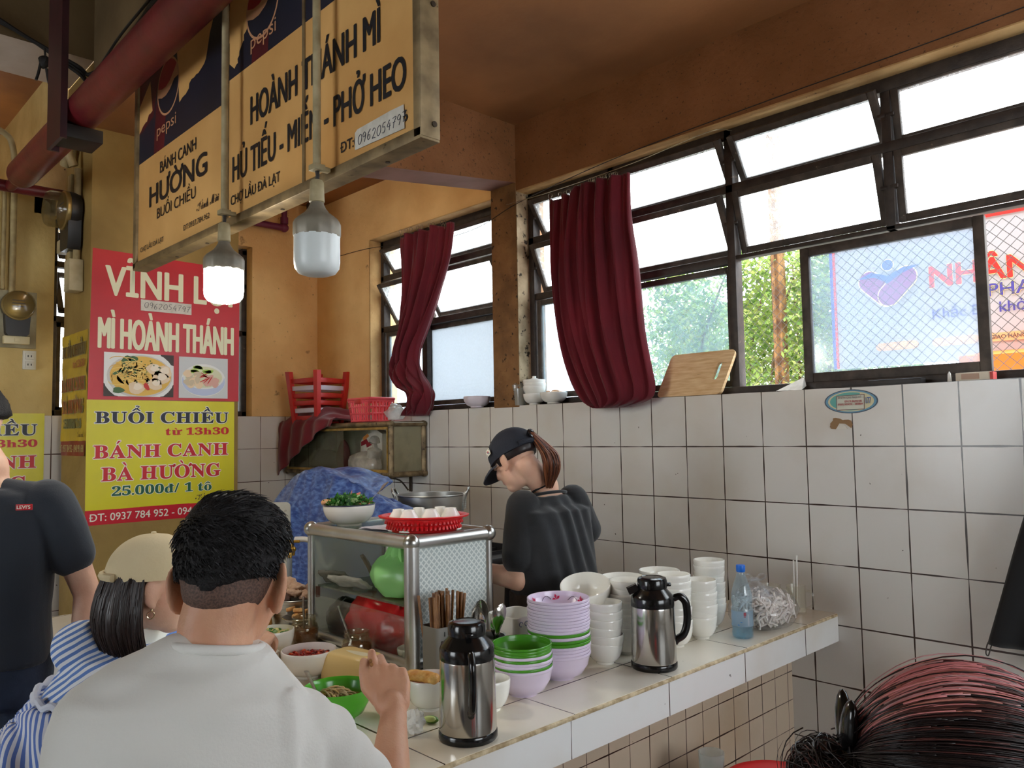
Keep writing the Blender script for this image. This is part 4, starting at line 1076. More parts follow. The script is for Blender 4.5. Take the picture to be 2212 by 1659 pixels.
# upturned red stool
red_pl = mat('red_plastic', (196, 46, 40), .38, col2=(178, 38, 36), nscale=4, spec=.5)
pink_pl = mat('pink_plastic', (232, 84, 92), .38, spec=.5)
st = thing('plastic_stool', 'red slatted plastic stool upside down on the corner cabinet', 'stool', (-1.10, -.19, 1.598), math.radians(13))
def stool_local(t, H, w0, w1):
    """Upside-down square stool in its own space: seat below, legs up."""
    b = MB()
    b.box((0, 0, .012), (w0*2, w0*2, .024), .008); b.build('seat', [red_pl], t, world=False)
    for sx, sy in ((-1, -1), (1, -1), (-1, 1), (1, 1)):
        b = MB(); b.loft([[V((sx*w0+dx*.016, sy*w0+dy*.016, 0)) for dx, dy in ((-1, -1), (1, -1), (1, 1), (-1, 1))], [V((sx*w1+dx*.02, sy*w1+dy*.02, H)) for dx, dy in ((-1, -1), (1, -1), (1, 1), (-1, 1))]])
        b.build('leg', [red_pl], t, world=False)
    for k, z in enumerate((.05, .105, .16, .215, .27, .325)):
        w_ = w0+(w1-w0)*z/H
        b = MB(); m_ = 1 if k in (1, 4) else 0
        for s_ in (-1, 1):
            b.box((0, s_*w_, z), (w_*2, .008, .034), .003, None, m_); b.box((s_*w_, 0, z), (.008, w_*2, .034), .003, None, m_)
        b.build('slat', [red_pl, mat('stool_stripe', (206, 198, 214), .45)], t, world=False)
stool_local(st, .395, .115, .15)
# red cloth thrown over the front of the cabinet
cloth = mat('cloth_wine', (128, 26, 38), .8, col2=(104, 20, 32), nscale=5, sheen=.3, transl=.12)
def drape(u, v):
    # u along the cabinet, v from back to hanging hem
    x = -1.44+.80*u
    top = 1.615+.15*math.exp(-((u-.22)/.14)**2)*(1-v*.3)+.10*math.exp(-((u-.55)/.25)**2)
    hang = (.40-.42*u) if u < .9 else .02
    hang = max(hang, .03)
    L_ = .27+hang
    s_ = v*L_
    fold = .016*sin(u*29+v*4+2*sin(v*3))+.012*nz((u*8, v*4, 0), 1, 2)
    if s_ < .25:
        y = -.06-s_; z = top-.0+fold*.6
        k = max(0, (s_-.13)/.12); z = z*(1-k*k)+(1.622+.01+fold*.4)*(k*k)
    else:
        q = s_-.25; y = -.315-.02*sin(min(q*20, 1.5))-fold*.8-.01; z = 1.628-q
    x += .05*(v-.5)*(-1)+.02*nz((u*5, v*5, 4), 1, 1)
    return (x, y, z)
b = MB(); b.grid(drape, 70, 46)
o = solo('cloth', b, [cloth], 'dark red cloth draped over the front of the corner cabinet', 'cloth', angle=180)
q = o.modifiers.new('thick', 'SOLIDIFY'); q.thickness = .006; q.offset = 1
# red basket
def basket(t, c, w, d, h, mt, taper=.84):
    b = MB()
    x, y, z = c
    rim = [(sx*(w/2), sy*(d/2)) for sx, sy in ((-1, -1), (1, -1), (1, 1), (-1, 1))]
    def P_(p, k): s_ = taper+(1-taper)*k; return V((x+p[0]*s_, y+p[1]*s_, z+h*k))
    b.add([P_(p, .0) for p in rim], [(0, 1, 2, 3)])
    for i in range(4):
        a, c2 = rim[i], rim[(i+1) % 4]
        n = 9 if abs(a[0]-c2[0]) > abs(a[1]-c2[1]) else 7
        for j in range(n+1):
            s_ = j/n; p = (a[0]+(c2[0]-a[0])*s_, a[1]+(c2[1]-a[1])*s_)
            b.tube([P_(p, 0), P_(p, .97)], .0055, 6)
        for k in (.04, .36, .66, .9): b.tube([P_(a, k), P_(c2, k)], .006, 6)
    b.build('basket_wall', [mt], t)
    b = MB()
    for i in range(4): b.tube([P_(rim[i], 1), P_(rim[(i+1) % 4], 1)], .010, 8); b.ell(P_(rim[i], 1), .010, n=8)
    b.build('rim', [mt], t)
    b = MB(); b.box((x, y-d/2-.004, z+h*.9), (w*.3, .012, h*.24), .005); b.build('handle', [red_pl], t)
bk = thing('basket', 'coral red plastic basket on top of the corner cabinet by the window', 'basket', (-.42, -.2, 1.602))
basket(bk, (-.43, -.17, 1.604), .26, .2, .155, pink_pl)
solo('plastic_bag', lump((-.22, -.11, 1.655), (.07, .06, .06), 4, .5, n=22), [bagfilm], 'crumpled clear plastic bag beside the coral basket', 'bag')

# ================================================================== CURTAINS
wine = mat('curtain_wine', (126, 20, 38), .8, col2=(104, 16, 33), nscale=3, sheen=.3, transl=.24, bump=.15, bscale=200)
ringm = mat('ring_wire', (150, 136, 110), .4, .8)
def interp(tab, z):
    for i in range(len(tab)-1):
        (x0, z0), (x1, z1) = tab[i], tab[i+1]
        if (z0-z)*(z1-z) <= 0 and z0 != z1: return x0+(x1-x0)*(z-z0)/(z1-z0)
    return tab[0][0] if z > tab[0][1] else tab[-1][0]
def sm(tab): return [(p.x, p.y) for p in smooth_path([(a, c, 0) for a, c in tab], 5)]
def curtain(name, label, Lt, Rt, zs, yc, dep, nf, seed, twist, hooks, sag, amp=.33):
    t = thing(name, label, 'curtain', ((Lt[0][0]+Rt[0][0])/2, yc, min(zs)), 0)
    Ls, Rs = sm(Lt), sm(Rt)
    rings = []; n = 150
    for z in zs:
        a, c = interp(Ls, z), interp(Rs, z)
        hw, cx = (c-a)/2, (a+c)/2; k = (zs[0]-z)/(zs[0]-zs[-1]); ring = []
        dd = dep(k); tw = twist(k)
        for j in range(n):
            th = 2*pi*j/n
            s_ = cos(th)
            x = cx+hw*s_
            fr = .8*sin(s_*nf*1.6+tw*3+seed+1.6*sin(s_*3+seed)+.5*sin(k*5+s_*2))+.5*sin(s_*nf*3.1+seed*2+k*2)
            front = -sin(th)
            y = yc-front*dd*(1-.25*abs(s_))+dd*amp*fr*(1 if front > 0 else .3)*min(1, 1.4-abs(s_))
            zz = z-(sag(s_) if k < .12 else sag(s_)*max(0, 1-(k-.12)/.15))
            ring.append(V((x+.004*fr, y, zz)))
        rings.append(ring)
    b = MB(); b.loft(rings); b.build('curtain_cloth', [wine], t, 180)
    for (x, z) in hooks:
        h = MB(); pts = [V((x+.013*cos(q), yc-.02+.004*sin(q*2), z+.012+.017*sin(q))) for q in [2*pi*i/14 for i in range(14)]]
        h.tube(pts, .0016, 5, True); h.tube([(x, yc-.02, z-.004), (x, yc-.02, z-.03)], .0016, 5); h.build('hook', [ringm], t)
    return t
c1L = [(-.235, 2.865), (-.225, 2.72), (-.186, 2.456), (-.212, 2.204), (-.267, 2.05), (-.307, 1.957), (-.26, 1.842), (-.09, 1.785), (-.07, 1.722), (-.125, 1.632)]
c1R = [(.36, 2.83), (.308, 2.627), (.186, 2.404), (.056, 2.207), (-.026, 2.092), (-.048, 1.985), (-.005, 1.905), (.078, 1.823), (.082, 1.732), (.026, 1.632)]
zs = [2.86-1.225*i/70 for i in range(71)]
curtain('curtain', 'narrow dark red curtain twisted into a knot at the corner window', c1L, c1R, zs, -.055, lambda k: .050+.02*k, 11, 1.0, lambda k: 2.2*k*k+(1.5*max(0, k-.7)*3), [(-.2+.062*i+.02*sin(i*3), 2.885-.004*i) for i in range(9)], lambda s_: .02*(1-cos(s_*14))*.5, .7)
c2L = [(1.214, 2.80), (1.215, 2.571), (1.216, 2.362), (1.236, 2.102), (1.272, 1.92), (1.335, 1.764), (1.411, 1.665), (1.50, 1.628)]
c2R = [(1.77, 2.80), (1.772, 2.583), (1.802, 2.364), (1.831, 2.034), (1.866, 1.825), (1.882, 1.72), (1.85, 1.66), (1.72, 1.628)]
zs = [2.80-1.172*i/70 for i in range(71)]
curtain('curtain', 'wide dark red curtain gathered and tucked up at the big window', c2L, c2R, zs, -.072, lambda k: .05+.03*sin(pi*min(1, k*1.05)), 14, 2.6, lambda k: .25*k, [(1.225, 2.80), (1.30, 2.79), (1.335, 2.785), (1.36, 2.79), (1.44, 2.80)]+[(1.52+.0165*i+.005*sin(i*5), 2.815-.001*i) for i in range(11)], lambda s_: (.03*(1-cos((s_+1)*14))*.5 if s_ < -.25 else -.012), .6)
wire = MB(); wire.tube(smooth_path([(.87, -.09, 2.845), (1.3, -.092, 2.838), (1.8, -.092, 2.85), (2.2, -.05, 2.90), (2.25, .09, 2.93)], 5), .002, 5)
solo('curtain_wire', wire, [ringm], 'thin curtain wire across the big window head', 'wire')

# ================================================================== ON THE WINDOW LEDGE
porcelain = mat('porcelain', (242, 240, 233), .16, col2=(236, 233, 224), nscale=4, spec=.6, coat=.3)
def bowl_profile(r, h, foot=.5, th=.0035, fh=.008, curve=.55):
    out = []
    for i in range(13):
        t = i/12
        out.append((r*foot+(r-r*foot)*sin(t*pi/2)**.85, fh+(h-fh)*t**1.5))
    prof = [(0, .003), (r*foot*.82, .003), (r*foot*.84, 0), (r*foot*.95, 0), (r*foot*.98, fh)]+[(max(a, r*foot*.98), z) for a, z in out[1:]]
    inner = [(max(a-th, .001), z+th*.6) for a, z in out[::-1]]
    prof += [(r-th*.3, h+th*.5)]+inner+[(0, fh+th)]
    return prof
def bowl(name, c, r, h, mts, label, cat='bowl', group=None, foot=.5, th=.0035, n=40, wave=0, tilt=None):
    b = MB(); pr = bowl_profile(r, h, foot, th)
    b.lathe(pr, (0, 0, 0), n)
    if wave: b.v = [(x*(1+wave*sin(12*math.atan2(y, x))*(z/h)), y*(1+wave*sin(12*math.atan2(y, x))*(z/h)), z) for x, y, z in b.v]
    o = b.build(name, mts, None, 50); o.location = c
    if tilt: o.rotation_euler = tilt
    return tag(o, label, cat, group)
o = bowl('bowl', (.955, .028, LEDGE), .066, .062, [porcelain], 'lowest white bowl of the stack on the window ledge', group='bowl stack on the window ledge')
for i, (s_, nm) in enumerate((('second white bowl from the bottom of the stack on the window ledge', 0), ('third white bowl from the bottom of the stack on the window ledge', 0), ('fourth white bowl from the bottom of the stack on the window ledge', 0))):
    dup(o, (.955+.003*(i % 2), .028, LEDGE+.0625+.0185*i-.018), None, s_)
b = MB(); b.lathe([(0, 0), (.055, 0), (.045, .018), (.025, .026), (.012, .03), (.012, .04), (0, .042)], (.955, .028, LEDGE+.125), 24); solo('pot_lid', b, [porcelain], 'small white lid on top of the stacked bowls on the ledge', 'lid')
cuplike = film('cup_plastic', (246, 250, 250), .72, .1, gloss=1)
b = MB(); b.lathe([(.0, 0), (.032, 0), (.04, .10), (.038, .10), (.03, .004), (0, .004)], (.835+.01, .02, LEDGE), 20); b.lathe([(.0, .0), (.03, 0), (.036, .03), (.012, .055), (.004, .085)], (.838, .02, LEDGE+.09), 14, wob=.2)
solo('plastic_cup', b, [cuplike], 'clear plastic cups and wrap beside the column on the ledge', 'cup')
dish = bowl('bowl', (1.115, .02, LEDGE), .078, .062, [porcelain], 'low white bowl with food scraps on the ledge next to the big curtain')
b = MB()
for k in range(9): b.ell((1.115+rnd(-.04, .04), .02+rnd(-.035, .035), LEDGE+.06+rnd(-.004, .01)), (rnd(.012, .03), .012, .01), Matrix.Rotation(rnd(0, 3), 3, 'Z'), 8)
solo('food_scraps', b, [mat('scrap_orange', (226, 150, 104), .5, col2=(236, 200, 160), nscale=30)], 'orange scraps piled in the low bowl on the ledge', 'food')
bowl('bowl', (.482, -.0, LEDGE), .084, .068, [mat('lilac_white', (222, 212, 220), .2, spec=.6)], 'single fluted pale lilac bowl on the ledge under the corner window', wave=.02)
# cutting board leaning on the window frame
bd = thing('cutting_board', 'worn wooden cutting board leaning against the window frame', 'cutting board', (2.01, .03, LEDGE))
wood = mat('board_wood', (240, 210, 164), .5, col2=(212, 168, 116), nscale=7, stretch=(1.5, 1, 14), nthr=(.3, .7), bump=.15, bscale=30, spots=[((120, 84, 50), 6, .66)])
rx = math.atan2(.075, .21)
R = Matrix.Rotation(-rx, 4, 'X'); T0 = Matrix.Translation((1.824, .012, LEDGE+.002)) @ R
def rrect(x0, x1, z0, z1, r, n=6):
    out = []
    for cx, cz, a0 in ((x1-r, z1-r, 0), (x0+r, z1-r, 90), (x0+r, z0+r, 180), (x1-r, z0+r, 270)):
        for i in range(n+1): a = math.radians(a0+90*i/n); out.append((cx+r*cos(a), cz+r*sin(a)))
    return out
b = MB(); b.T = T0
outer = rrect(.0, .36, 0, .225, .024); outer = [(x+z*.22, z) for x, z in outer]
hole = rrect(.285, .312, .075, .165, .0134); hole = [(x+z*.22, z) for x, z in hole]
N_ = len(outer); D_ = .018
vs = [V((x, 0, z)) for x, z in outer]+[V((x, 0, z)) for x, z in hole]+[V((x, D_, z)) for x, z in outer]+[V((x, D_, z)) for x, z in hole]
fs = []
for i in range(N_):
    j = (i+1) % N_
    fs += [(i, j, N_+j, N_+i), (2*N_+j, 2*N_+i, 3*N_+i, 3*N_+j), (j, i, 2*N_+i, 2*N_+j), (N_+i, N_+j, 3*N_+j, 3*N_+i)]
b.add(vs, fs); b.build('board', [wood], bd, 30)
# small things on the ledge to the right
b = MB(); b.b2((2.87, .0, LEDGE), (3.07, .055, LEDGE+.022), .002); solo('tray', b, [mat('tray_black', (44, 40, 38), .5)], 'flat black tray on the ledge under the sliding pane', 'tray')
b = MB(); b.b2((3.19, .005, LEDGE), (3.31, .05, LEDGE+.03), .002); b.m = 1; b.b2((3.305, .004, LEDGE+.001), (3.315, .051, LEDGE+.029)); b.m = 2; b.b2((3.21, .0035, LEDGE+.005), (3.27, .005, LEDGE+.025)); solo('paper_box', b, [mat('box_cream2', (226, 214, 194), .7), mat('box_red2', (206, 80, 76), .6), mat('box_brown2', (190, 160, 140), .7)], 'small cream carton on the ledge at the right', 'box')
b = MB(); b.lathe([(0, 0), (.008, 0), (.006, .03), (0, .04)], (3.165, .02, LEDGE), 8); solo('candle_stub', b, [porcelain], 'tiny white stub beside the cream carton', 'stub')
b = MB(); b.add([(2.46, .02, LEDGE+.001), (2.58, .02, LEDGE+.001), (2.57, .085, LEDGE+.02), (2.56, .09, LEDGE+.06)], [(0, 1, 2), (1, 3, 2), (0, 2, 3), (0, 3, 1)]); solo('paper_scrap', b, [paper], 'white folded paper at the lower corner of the sliding pane', 'paper')

# ================================================================== MARKS ON THE TILES
b = MB()
oval = [(.1095*cos(t), .049*sin(t)) for t in [2*pi*i/40 for i in range(40)]]
def lay(poly, m_, k): b.add([(2.797+p[0], -.0012-.0004*k, 1.611+p[1]) for p in poly], [tuple(range(len(poly)))], m_)
lay(oval, 0, 0); lay([(x*.95, z*.93) for x, z in oval], 1, 1); lay([(x*.86, z*.84) for x, z in oval], 2, 2); lay([(x*.78, z*.76) for x, z in oval if x < .05], 3, 3)
lay([(-.06, -.036), (.056, -.034), (.058, .027), (-.058, .025)], 4, 4); lay([(-.057, -.033), (.053, -.031), (.055, .024), (-.055, .022)], 5, 5)
def st_(s, x0, x1, z, cap, m_): write(b, s, (2.797+x0, -.0012, 1.611+z), (2.797+x1, -.0012, 1.611+z), UPz, cap, m_, .01, None, V((0, -1, 0)), .0036)
st_('DNTN GAS PHÚ MỸ', -.05, .046, .012, .008, 6); st_('0919.869220', -.024, .046, -.004, .0085, 7); st_('(0263) 3824292 - 3830034', -.052, .05, -.015, .008, 7); st_('177', .062, .082, -.01, .024, 8)
solo('oval_sticker', b, [mat('st_navy', (40, 62, 84), .4), mat('st_blue', (82, 140, 170), .4), mat('st_cream', (206, 200, 160), .4), mat('st_teal', (76, 160, 150), .4), mat('st_brown', (104, 70, 66), .4), mat('st_paper', (206, 206, 190), .5), mat('st_grey', (120, 110, 110), .5), mat('st_red', (176, 50, 60), .5), mat('st_ink', (60, 90, 160), .5)], 'oval teal gas dealer sticker on the wall tiles', 'sticker')
b = MB(); random.seed(4)
b.prism(torn((-.045, -.012), (-.03, .022), 5, .004)+torn((-.03, .022), (.045, .010), 6, .004)+[(.05, -.006), (.044, -.02), (.02, -.002), (-.005, .0), (-.02, -.024), (-.04, -.022)], (2.751, -.0012, 1.522), (1, 0, 0), UPz, .001)
b.m = 1; b.prism([(-.02, -.024), (-.004, -.002), (.015, -.004), (.03, -.024)], (2.751, -.0012, 1.522), (1, 0, 0), UPz, .0012)
solo('torn_sticker', b, [mat('glue_brown', (150, 118, 84), .8), paper], 'brown torn sticker remnant below the oval sticker', 'sticker')
# black cloth hung against the tiles at the right
def bc(u, v):
    xl = 3.52-.245*v**1.05; z = 1.62-.885*v+.03*u*0
    x = xl+u*.42; z = z-.06*u*v
    return (x, -.05-.035*sin(u*13+v)*(.4+v*.5)-.02*nz((u*4, v*4, 1), 1, 2), z)
b = MB(); b.grid(bc, 40, 40); t = thing('apron', 'black cloth hanging against the tile wall at the right edge', 'apron', (3.5, -.05, .73))
o = b.build('cloth', [mat('black_cloth', (22, 22, 24), .9, sheen=.2)], t, 180); q = o.modifiers.new('thick', 'SOLIDIFY'); q.thickness = .006
b = MB(); b.tube(smooth_path([(3.285, -.06, .75), (3.27, -.065, .735), (3.262, -.065, .70), (3.268, -.062, .69), (3.276, -.062, .715), (3.285, -.06, .745)], 5), .0022, 6); b.build('cord_loop', [mat('cord_grey', (70, 66, 62), .7)], t)
b = MB(); b.lathe([(.004, 0), (.007, 0), (.007, .002), (.004, .002)], (3.335, -.075, .9), 12, rot=Matrix.Rotation(pi/2, 3, 'X'), close=True); b.build('eyelet', [mat('brass_eye', (180, 150, 80), .3, .9)], t)
b = MB(); b.b2((3.50, -.06, 1.615), (3.96, -.03, 1.635)); b.b2((3.72, -.06, 1.60), (3.74, -.001, 1.63)); b.build('rail', [iron], t)
# ================================================================== COUNTER
CT = .744
counter = thing('counter', 'L-shaped white tiled food counter with a brown tiled base', 'counter', (2.5, -1.2, 0))
b = MB()
b.b2((2.24, -2.44, CT-.012), (2.700, -.001, CT)); b.b2((.25, -2.44, CT-.012), (2.24, -1.22, CT))
b.build('countertop', [tile_counter], counter)
b = MB(); b.m = 0
lip = [(0, 0), (.006, -.001), (.012, -.008), (.012, -.02), (0, -.02)]
b.b2((2.692, -2.44, CT-.013), (2.7065, -.001, CT-.0015), .004); b.b2((.25, -2.4465, CT-.013), (2.7065, -2.432, CT-.0015), .004)
b.build('edge_lip', [grout_lip], counter)
b = MB(); b.b2((2.24, -2.44, CT-.112), (2.7045, -.001, CT-.012)); b.build('front_edge', [tile_edge], counter)
b = MB(); b.b2((.25, -2.4445, CT-.112), (2.704, -1.22, CT-.012)); b.build('front_edge', [tile_edge_s], counter)
b = MB(); b.b2((2.32, -2.25, 0), (2.495, -.001, CT-.112)); b.build('base', [tile_base], counter)
b = MB(); b.b2((.3, -2.25, 0), (2.32, -2.05, CT-.112)); b.build('base', [tile_base_s], counter)

steel = mat('steel_polished', (206, 204, 200), .16, 1.0, col2=(190, 186, 180), nscale=3, spots=[])
steel_b = mat('steel_brushed', (196, 196, 192), .3, 1.0, stretch=(1, 1, 20), col2=(170, 170, 166), nscale=10)
black_gl = mat('black_gloss', (18, 18, 20), .16, spec=.6)
def thermos(c, rz, label):
    t = thing('vacuum_flask', label, 'flask', c, rz, 'steel vacuum flasks')
    B = lambda prof, n=48: MB().lathe(prof, (0, 0, 0), n)
    B([(0, 0), (.072, 0), (.0745, .004), (.0745, .018), (.072, .022), (0, .022)]).build('base_ring', [black_gl], t, world=False)
    B([(0, .02), (.0715, .02), (.0725, .024), (.0695, .19), (.0685, .196), (0, .196)]).build('steel_body', [steel], t, 50, world=False)
    B([(0, .195), (.0695, .195), (.070, .20), (.0695, .222), (.066, .230), (.050, .246), (.046, .252), (0, .252)]).build('shoulder', [black_gl], t, 40, world=False)
    B([(0, .25), (.044, .25), (.048, .254), (.0485, .276), (.045, .284), (.036, .287), (.034, .2855), (.02, .2865), (0, .2865)]).build('lid', [black_gl], t, 40, world=False)
    b = MB(); b.prism([(-.012, 0), (.012, 0), (.010, .02), (-.010, .02)], (-.044, 0, .246), (0, 1, 0), (-.45, 0, 1), -.034); b.build('spout', [black_gl], t, world=False)
    b = MB(); b.tube(smooth_path([(.062, 0, .214), (.088, 0, .222), (.106, 0, .205), (.111, 0, .17), (.108, 0, .13), (.096, 0, .10), (.074, 0, .085), (.066, 0, .075)], 6), [.0085]*6+[.0095]*37, 12, flat=1.35)
    b.build('handle', [black_gl], t, world=False)
    b = MB(); b.box((.05, 0, .262), (.022, .02, .012), .004); b.build('lid_button', [black_gl], t, world=False)
    return t
# handle azimuths: the near flask shows its handle to the front, the far one to the right
thermos((2.612, -1.918, CT), math.radians(-34), 'steel vacuum flask with a black lid, nearest on the counter edge')
thermos((2.599, -1.116, CT), math.radians(46), 'steel vacuum flask with a black handle beside the white bowl stacks')
# ------------------------------------------------------------------ stacks of bowls
lilac = mat('melamine_lilac', (222, 208, 230), .22, spec=.55)
green = mat('melamine_green', (74, 146, 38), .22, spec=.55)
pattern = [lilac, mat('print_flower', (200, 40, 84), .3), mat('print_vine', (70, 56, 86), .3)]
ORD = ['top', 'second', 'third', 'fourth', 'fifth', 'sixth', 'seventh', 'eighth', 'ninth', 'tenth', 'eleventh', 'twelfth', 'thirteenth', 'fourteenth', 'fifteenth', 'sixteenth', 'seventeenth', 'eighteenth']
def melamine(name, r, h, mts, flower=False, nested=False):
    b = MB(); pr = [(0, .004), (r*.40, .004), (r*.42, 0), (r*.47, 0), (r*.50, .006), (r*.72, h*.20), (r*.90, h*.52), (r*.965, h*.86), (r*.985, h*.90), (r, h*.915), (r*1.0, h*.985), (r*.985, h), (r*.955, h*.985), (r*.93, h*.80), (r*.86, h*.5), (r*.68, h*.22), (r*.45, .012), (0, .010)]
    if nested: pr = [(q_*(.84 if z_ < h*.8 and i_ < 9 else 1), z_) for i_, (q_, z_) in enumerate(pr)]
    b.lathe(pr, (0, 0, 0), 48)
    if flower:
        for k in range(6):
            a0 = k*pi/3+.3
            def on(da, kz):
                z = h*(.45+.5*kz); rr = r*(.83+.115*kz)*.985-.0012; return V((rr*cos(a0+da), rr*sin(a0+da), z))
            for q in range(5):
                a = q*2*pi/5; p0 = (.0, .55)
                def pt(s_, w_): return on((s_*cos(a)-w_*sin(a))*.16, .5+(s_*sin(a)+w_*cos(a))*.42)
                b.add([pt(0, 0), pt(.6, .28), pt(1, 0), pt(.6, -.28)], [(0, 1, 2, 3)], 1)
            b.tube([on(.20+.05*i, .5+.26*sin(i*.42)) for i in range(12)], .0009, 4, m=2)
    return b.build(name, mts, None, 50)
def stack(spec, c, dz, protos, name_of, where, group, jit=.0015):
    n = len(spec)
    for i, s_ in enumerate(spec):     # spec from the bottom up
        k = n-1-i
        o = protos[s_]
        pos = (c[0]+rnd(-jit, jit), c[1]+rnd(-jit, jit), c[2]+i*dz)
        lab = ('%s %s at the bottom of %s' % (name_of[s_][0], name_of[s_][1], where)) if i == 0 else ('topmost %s %s of %s' % (name_of[s_][0], name_of[s_][1], where)) if k == 0 else '%s %s, %s from the top of %s' % (name_of[s_][0], name_of[s_][1], ORD[k], where)
        if o.get('placed') is None:
            o.location = pos; o['label'] = lab; o['category'] = 'bowl'; o['group'] = group; o['placed'] = 1
        else:
            c2 = dup(o, pos, rnd(0, 6), lab); c2['group'] = group
P_l = melamine('bowl', .098, .082, [lilac]); P_n = melamine('bowl', .098, .082, [lilac], nested=True); P_g = melamine('bowl', .098, .082, [green], nested=True); P_f = melamine('bowl', .098, .082, pattern, True, True)
nm = {3: ('lilac', 'bowl'), 0: ('lilac', 'bowl'), 1: ('green', 'bowl'), 2: ('flowered lilac', 'bowl')}
stack([0, 3, 3, 3, 1, 1, 3, 1]+[3]*9+[2], (2.446, -1.399, CT), .0096, {0: P_l, 3: P_n, 1: P_g, 2: P_f}, nm, 'the tall lilac stack', 'bowls in the tall lilac stack')
P_l2 = melamine('bowl', .088, .082, [lilac]); P_n2 = melamine('bowl', .088, .082, [lilac], nested=True); P_g2 = melamine('bowl', .088, .082, [green], nested=True)
stack([0, 1, 3, 3, 1, 3, 1, 1, 1], (2.475, -1.590, CT), .0082, {0: P_l2, 3: P_n2, 1: P_g2}, nm, 'the short green stack', 'bowls in the short green stack')
def white_stack(c, r, h, n, dz, where, zoff=0):
    p = bowl('bowl', (0, 0, 0), r, h, [porcelain], '', foot=.52, n=40); 
    stack([0]*n, (c[0], c[1], CT+zoff), dz, {0: p}, {0: ('white', 'bowl')}, where, 'white bowls on the counter', .003)
white_stack((2.455, -1.185), .059, .068, 6, .0258, 'the short white stack by the lilac bowls')
white_stack((2.435, -1.045), .060, .07, 9, .0222, 'the white stack left of the far flask')
white_stack((2.325, -.93), .078, .075, 8, .0225, 'the broad white stack behind the far flask')
white_stack((2.34, -.72), .078, .075, 8, .0220, 'the tallest white stack at the back')
white_stack((2.505, -.860), .060, .07, 9, .0226, 'the white stack right of the far flask')
white_stack((2.44, -.53), .060, .07, 10, .0205, 'the white stack nearest the wall')
white_stack((2.510, -.700), .058, .08, 7, .0217, 'the white stack beside the water bottle')
bowl('bowl', (2.33, -1.13, CT+.155), .088, .085, [porcelain], 'big cream bowl tilted on the stack behind the lilac bowls', tilt=(math.radians(16), math.radians(10), 0))
white_stack((2.33, -1.13), .075, .075, 4, .028, 'the low stack under the tilted big bowl')
bowl('bowl', (2.508, -1.745, CT), .054, .083, [porcelain], 'small cream bowl half hidden behind the near flask')
# cutlery: spoons standing in a steel pot, square dish behind
def spoon(t, base, dirv, L_, side, mt, sc=1, part='spoon'):
    base, d = V(base), V(dirv).normalized(); s_ = V(side); s_ = (s_-d*s_.dot(d)).normalized(); n_ = d.cross(s_)
    b = MB(); k = 12; rings = []
    ts = [0, .25, .5, .62, .68, .74, .80, .86, .92, .97, 1]; ws = [.006, .0045, .004, .0045, .011, .017, .020, .0205, .018, .012, .003]; cp = [0, 0, 0, -.001, -.003, -.006, -.008, -.008, -.006, -.003, 0]
    vs = []
    for t_, w_, c_ in zip(ts, ws, cp):
        p = base+d*L_*t_; w_ *= sc
        vs.append([p-s_*w_, p+n_*c_*sc, p+s_*w_, p+n_*(c_*sc-.0014)])
    b.loft(vs); return b.build(part, [mt], t, 60)
sp = thing('cutlery_pot', 'steel pot full of upright spoons behind the near flask', 'cutlery holder', (2.335, -1.60, CT))
b = MB(); b.lathe([(0, 0), (.05, 0), (.055, .145), (.057, .147), (.053, .144), (.048, .004), (0, .004)], (2.335, -1.60, CT), 28); b.build('pot', [steel_b], sp)
random.seed(11)
for k in range(13):
    a = rnd(0, 6.28); q = rnd(.01, .045)
    s0 = thing('spoon', 'steel spoon standing in the cutlery pot', 'spoon', (2.335+q*cos(a)*.6, -1.60+q*sin(a)*.6, CT+.004), 0, 'spoons in the cutlery pot')
    spoon(s0, (2.335+q*cos(a)*.5, -1.60+q*sin(a)*.5, CT+.045), (cos(a)*.16, sin(a)*.16, 1), rnd(.165, .205), (cos(a+1.2), sin(a+1.2), 0), steel)
dsh = thing('square_container', 'white square container with blue scrolls behind the cutlery pot', 'container', (2.21, -1.39, CT))
b = MB(); rr = [(.0, 0), (.055, 0), (.072, .095), (.07, .097), (.055, .01), (0, .008)]
for i in range(5):
    pass
ring = lambda w_, z: [V((2.255+p[0], -1.40+p[1], CT+z)) for p in rrect(-w_, w_, -w_, w_, w_*.35)]
b.loft([ring(.066, 0), ring(.073, .168), ring(.071, .171), ring(.068, .169), ring(.062, .01)])
for k in range(5): b.tube([V((2.3295, -1.45+.024*k+.008*cos(q), CT+.150+.007*sin(q))) for q in [i*.5 for i in range(11)]], .0012, 4, m=1)
b.build('container_body', [porcelain, mat('scroll_blue', (60, 70, 120), .3)], dsh)
# chopsticks in their grey perforated holder against the display case
hold = thing('chopstick_holder', 'grey perforated plastic holder of chopsticks beside the display case', 'holder', (2.135, -1.575, CT))
grey_pl = mat('holder_grey', (136, 134, 130), .45)
hx, hy = 2.15, -1.625
b = MB()
o1, o2 = [V((hx+p[0], hy+p[1], CT)) for p in rrect(-.042, .042, -.055, .055, .014)], [V((hx+p[0]*1.06, hy+p[1]*1.06, CT+.155)) for p in rrect(-.042, .042, -.055, .055, .014)]
i2 = [V((hx+p[0]*.98, hy+p[1]*1.0, CT+.155)) for p in rrect(-.042, .042, -.055, .055, .014)]; i1 = [V((hx+p[0]*.92, hy+p[1]*.94, CT+.004)) for p in rrect(-.042, .042, -.055, .055, .014)]
b.loft([o1, o2, i2, i1])
for rr_ in range(10):
    for cc in range(8):
        y = hy-.042+cc*.012; z = CT+.02+rr_*.010
        b.add([(hx+.0445+.0002*rr_, y-.003, z), (hx+.0445+.0002*rr_, y+.003, z), (hx+.0446+.0002*rr_, y+.003, z+.006), (hx+.0446+.0002*rr_, y-.003, z+.006)], [(0, 1, 2, 3)], 1)
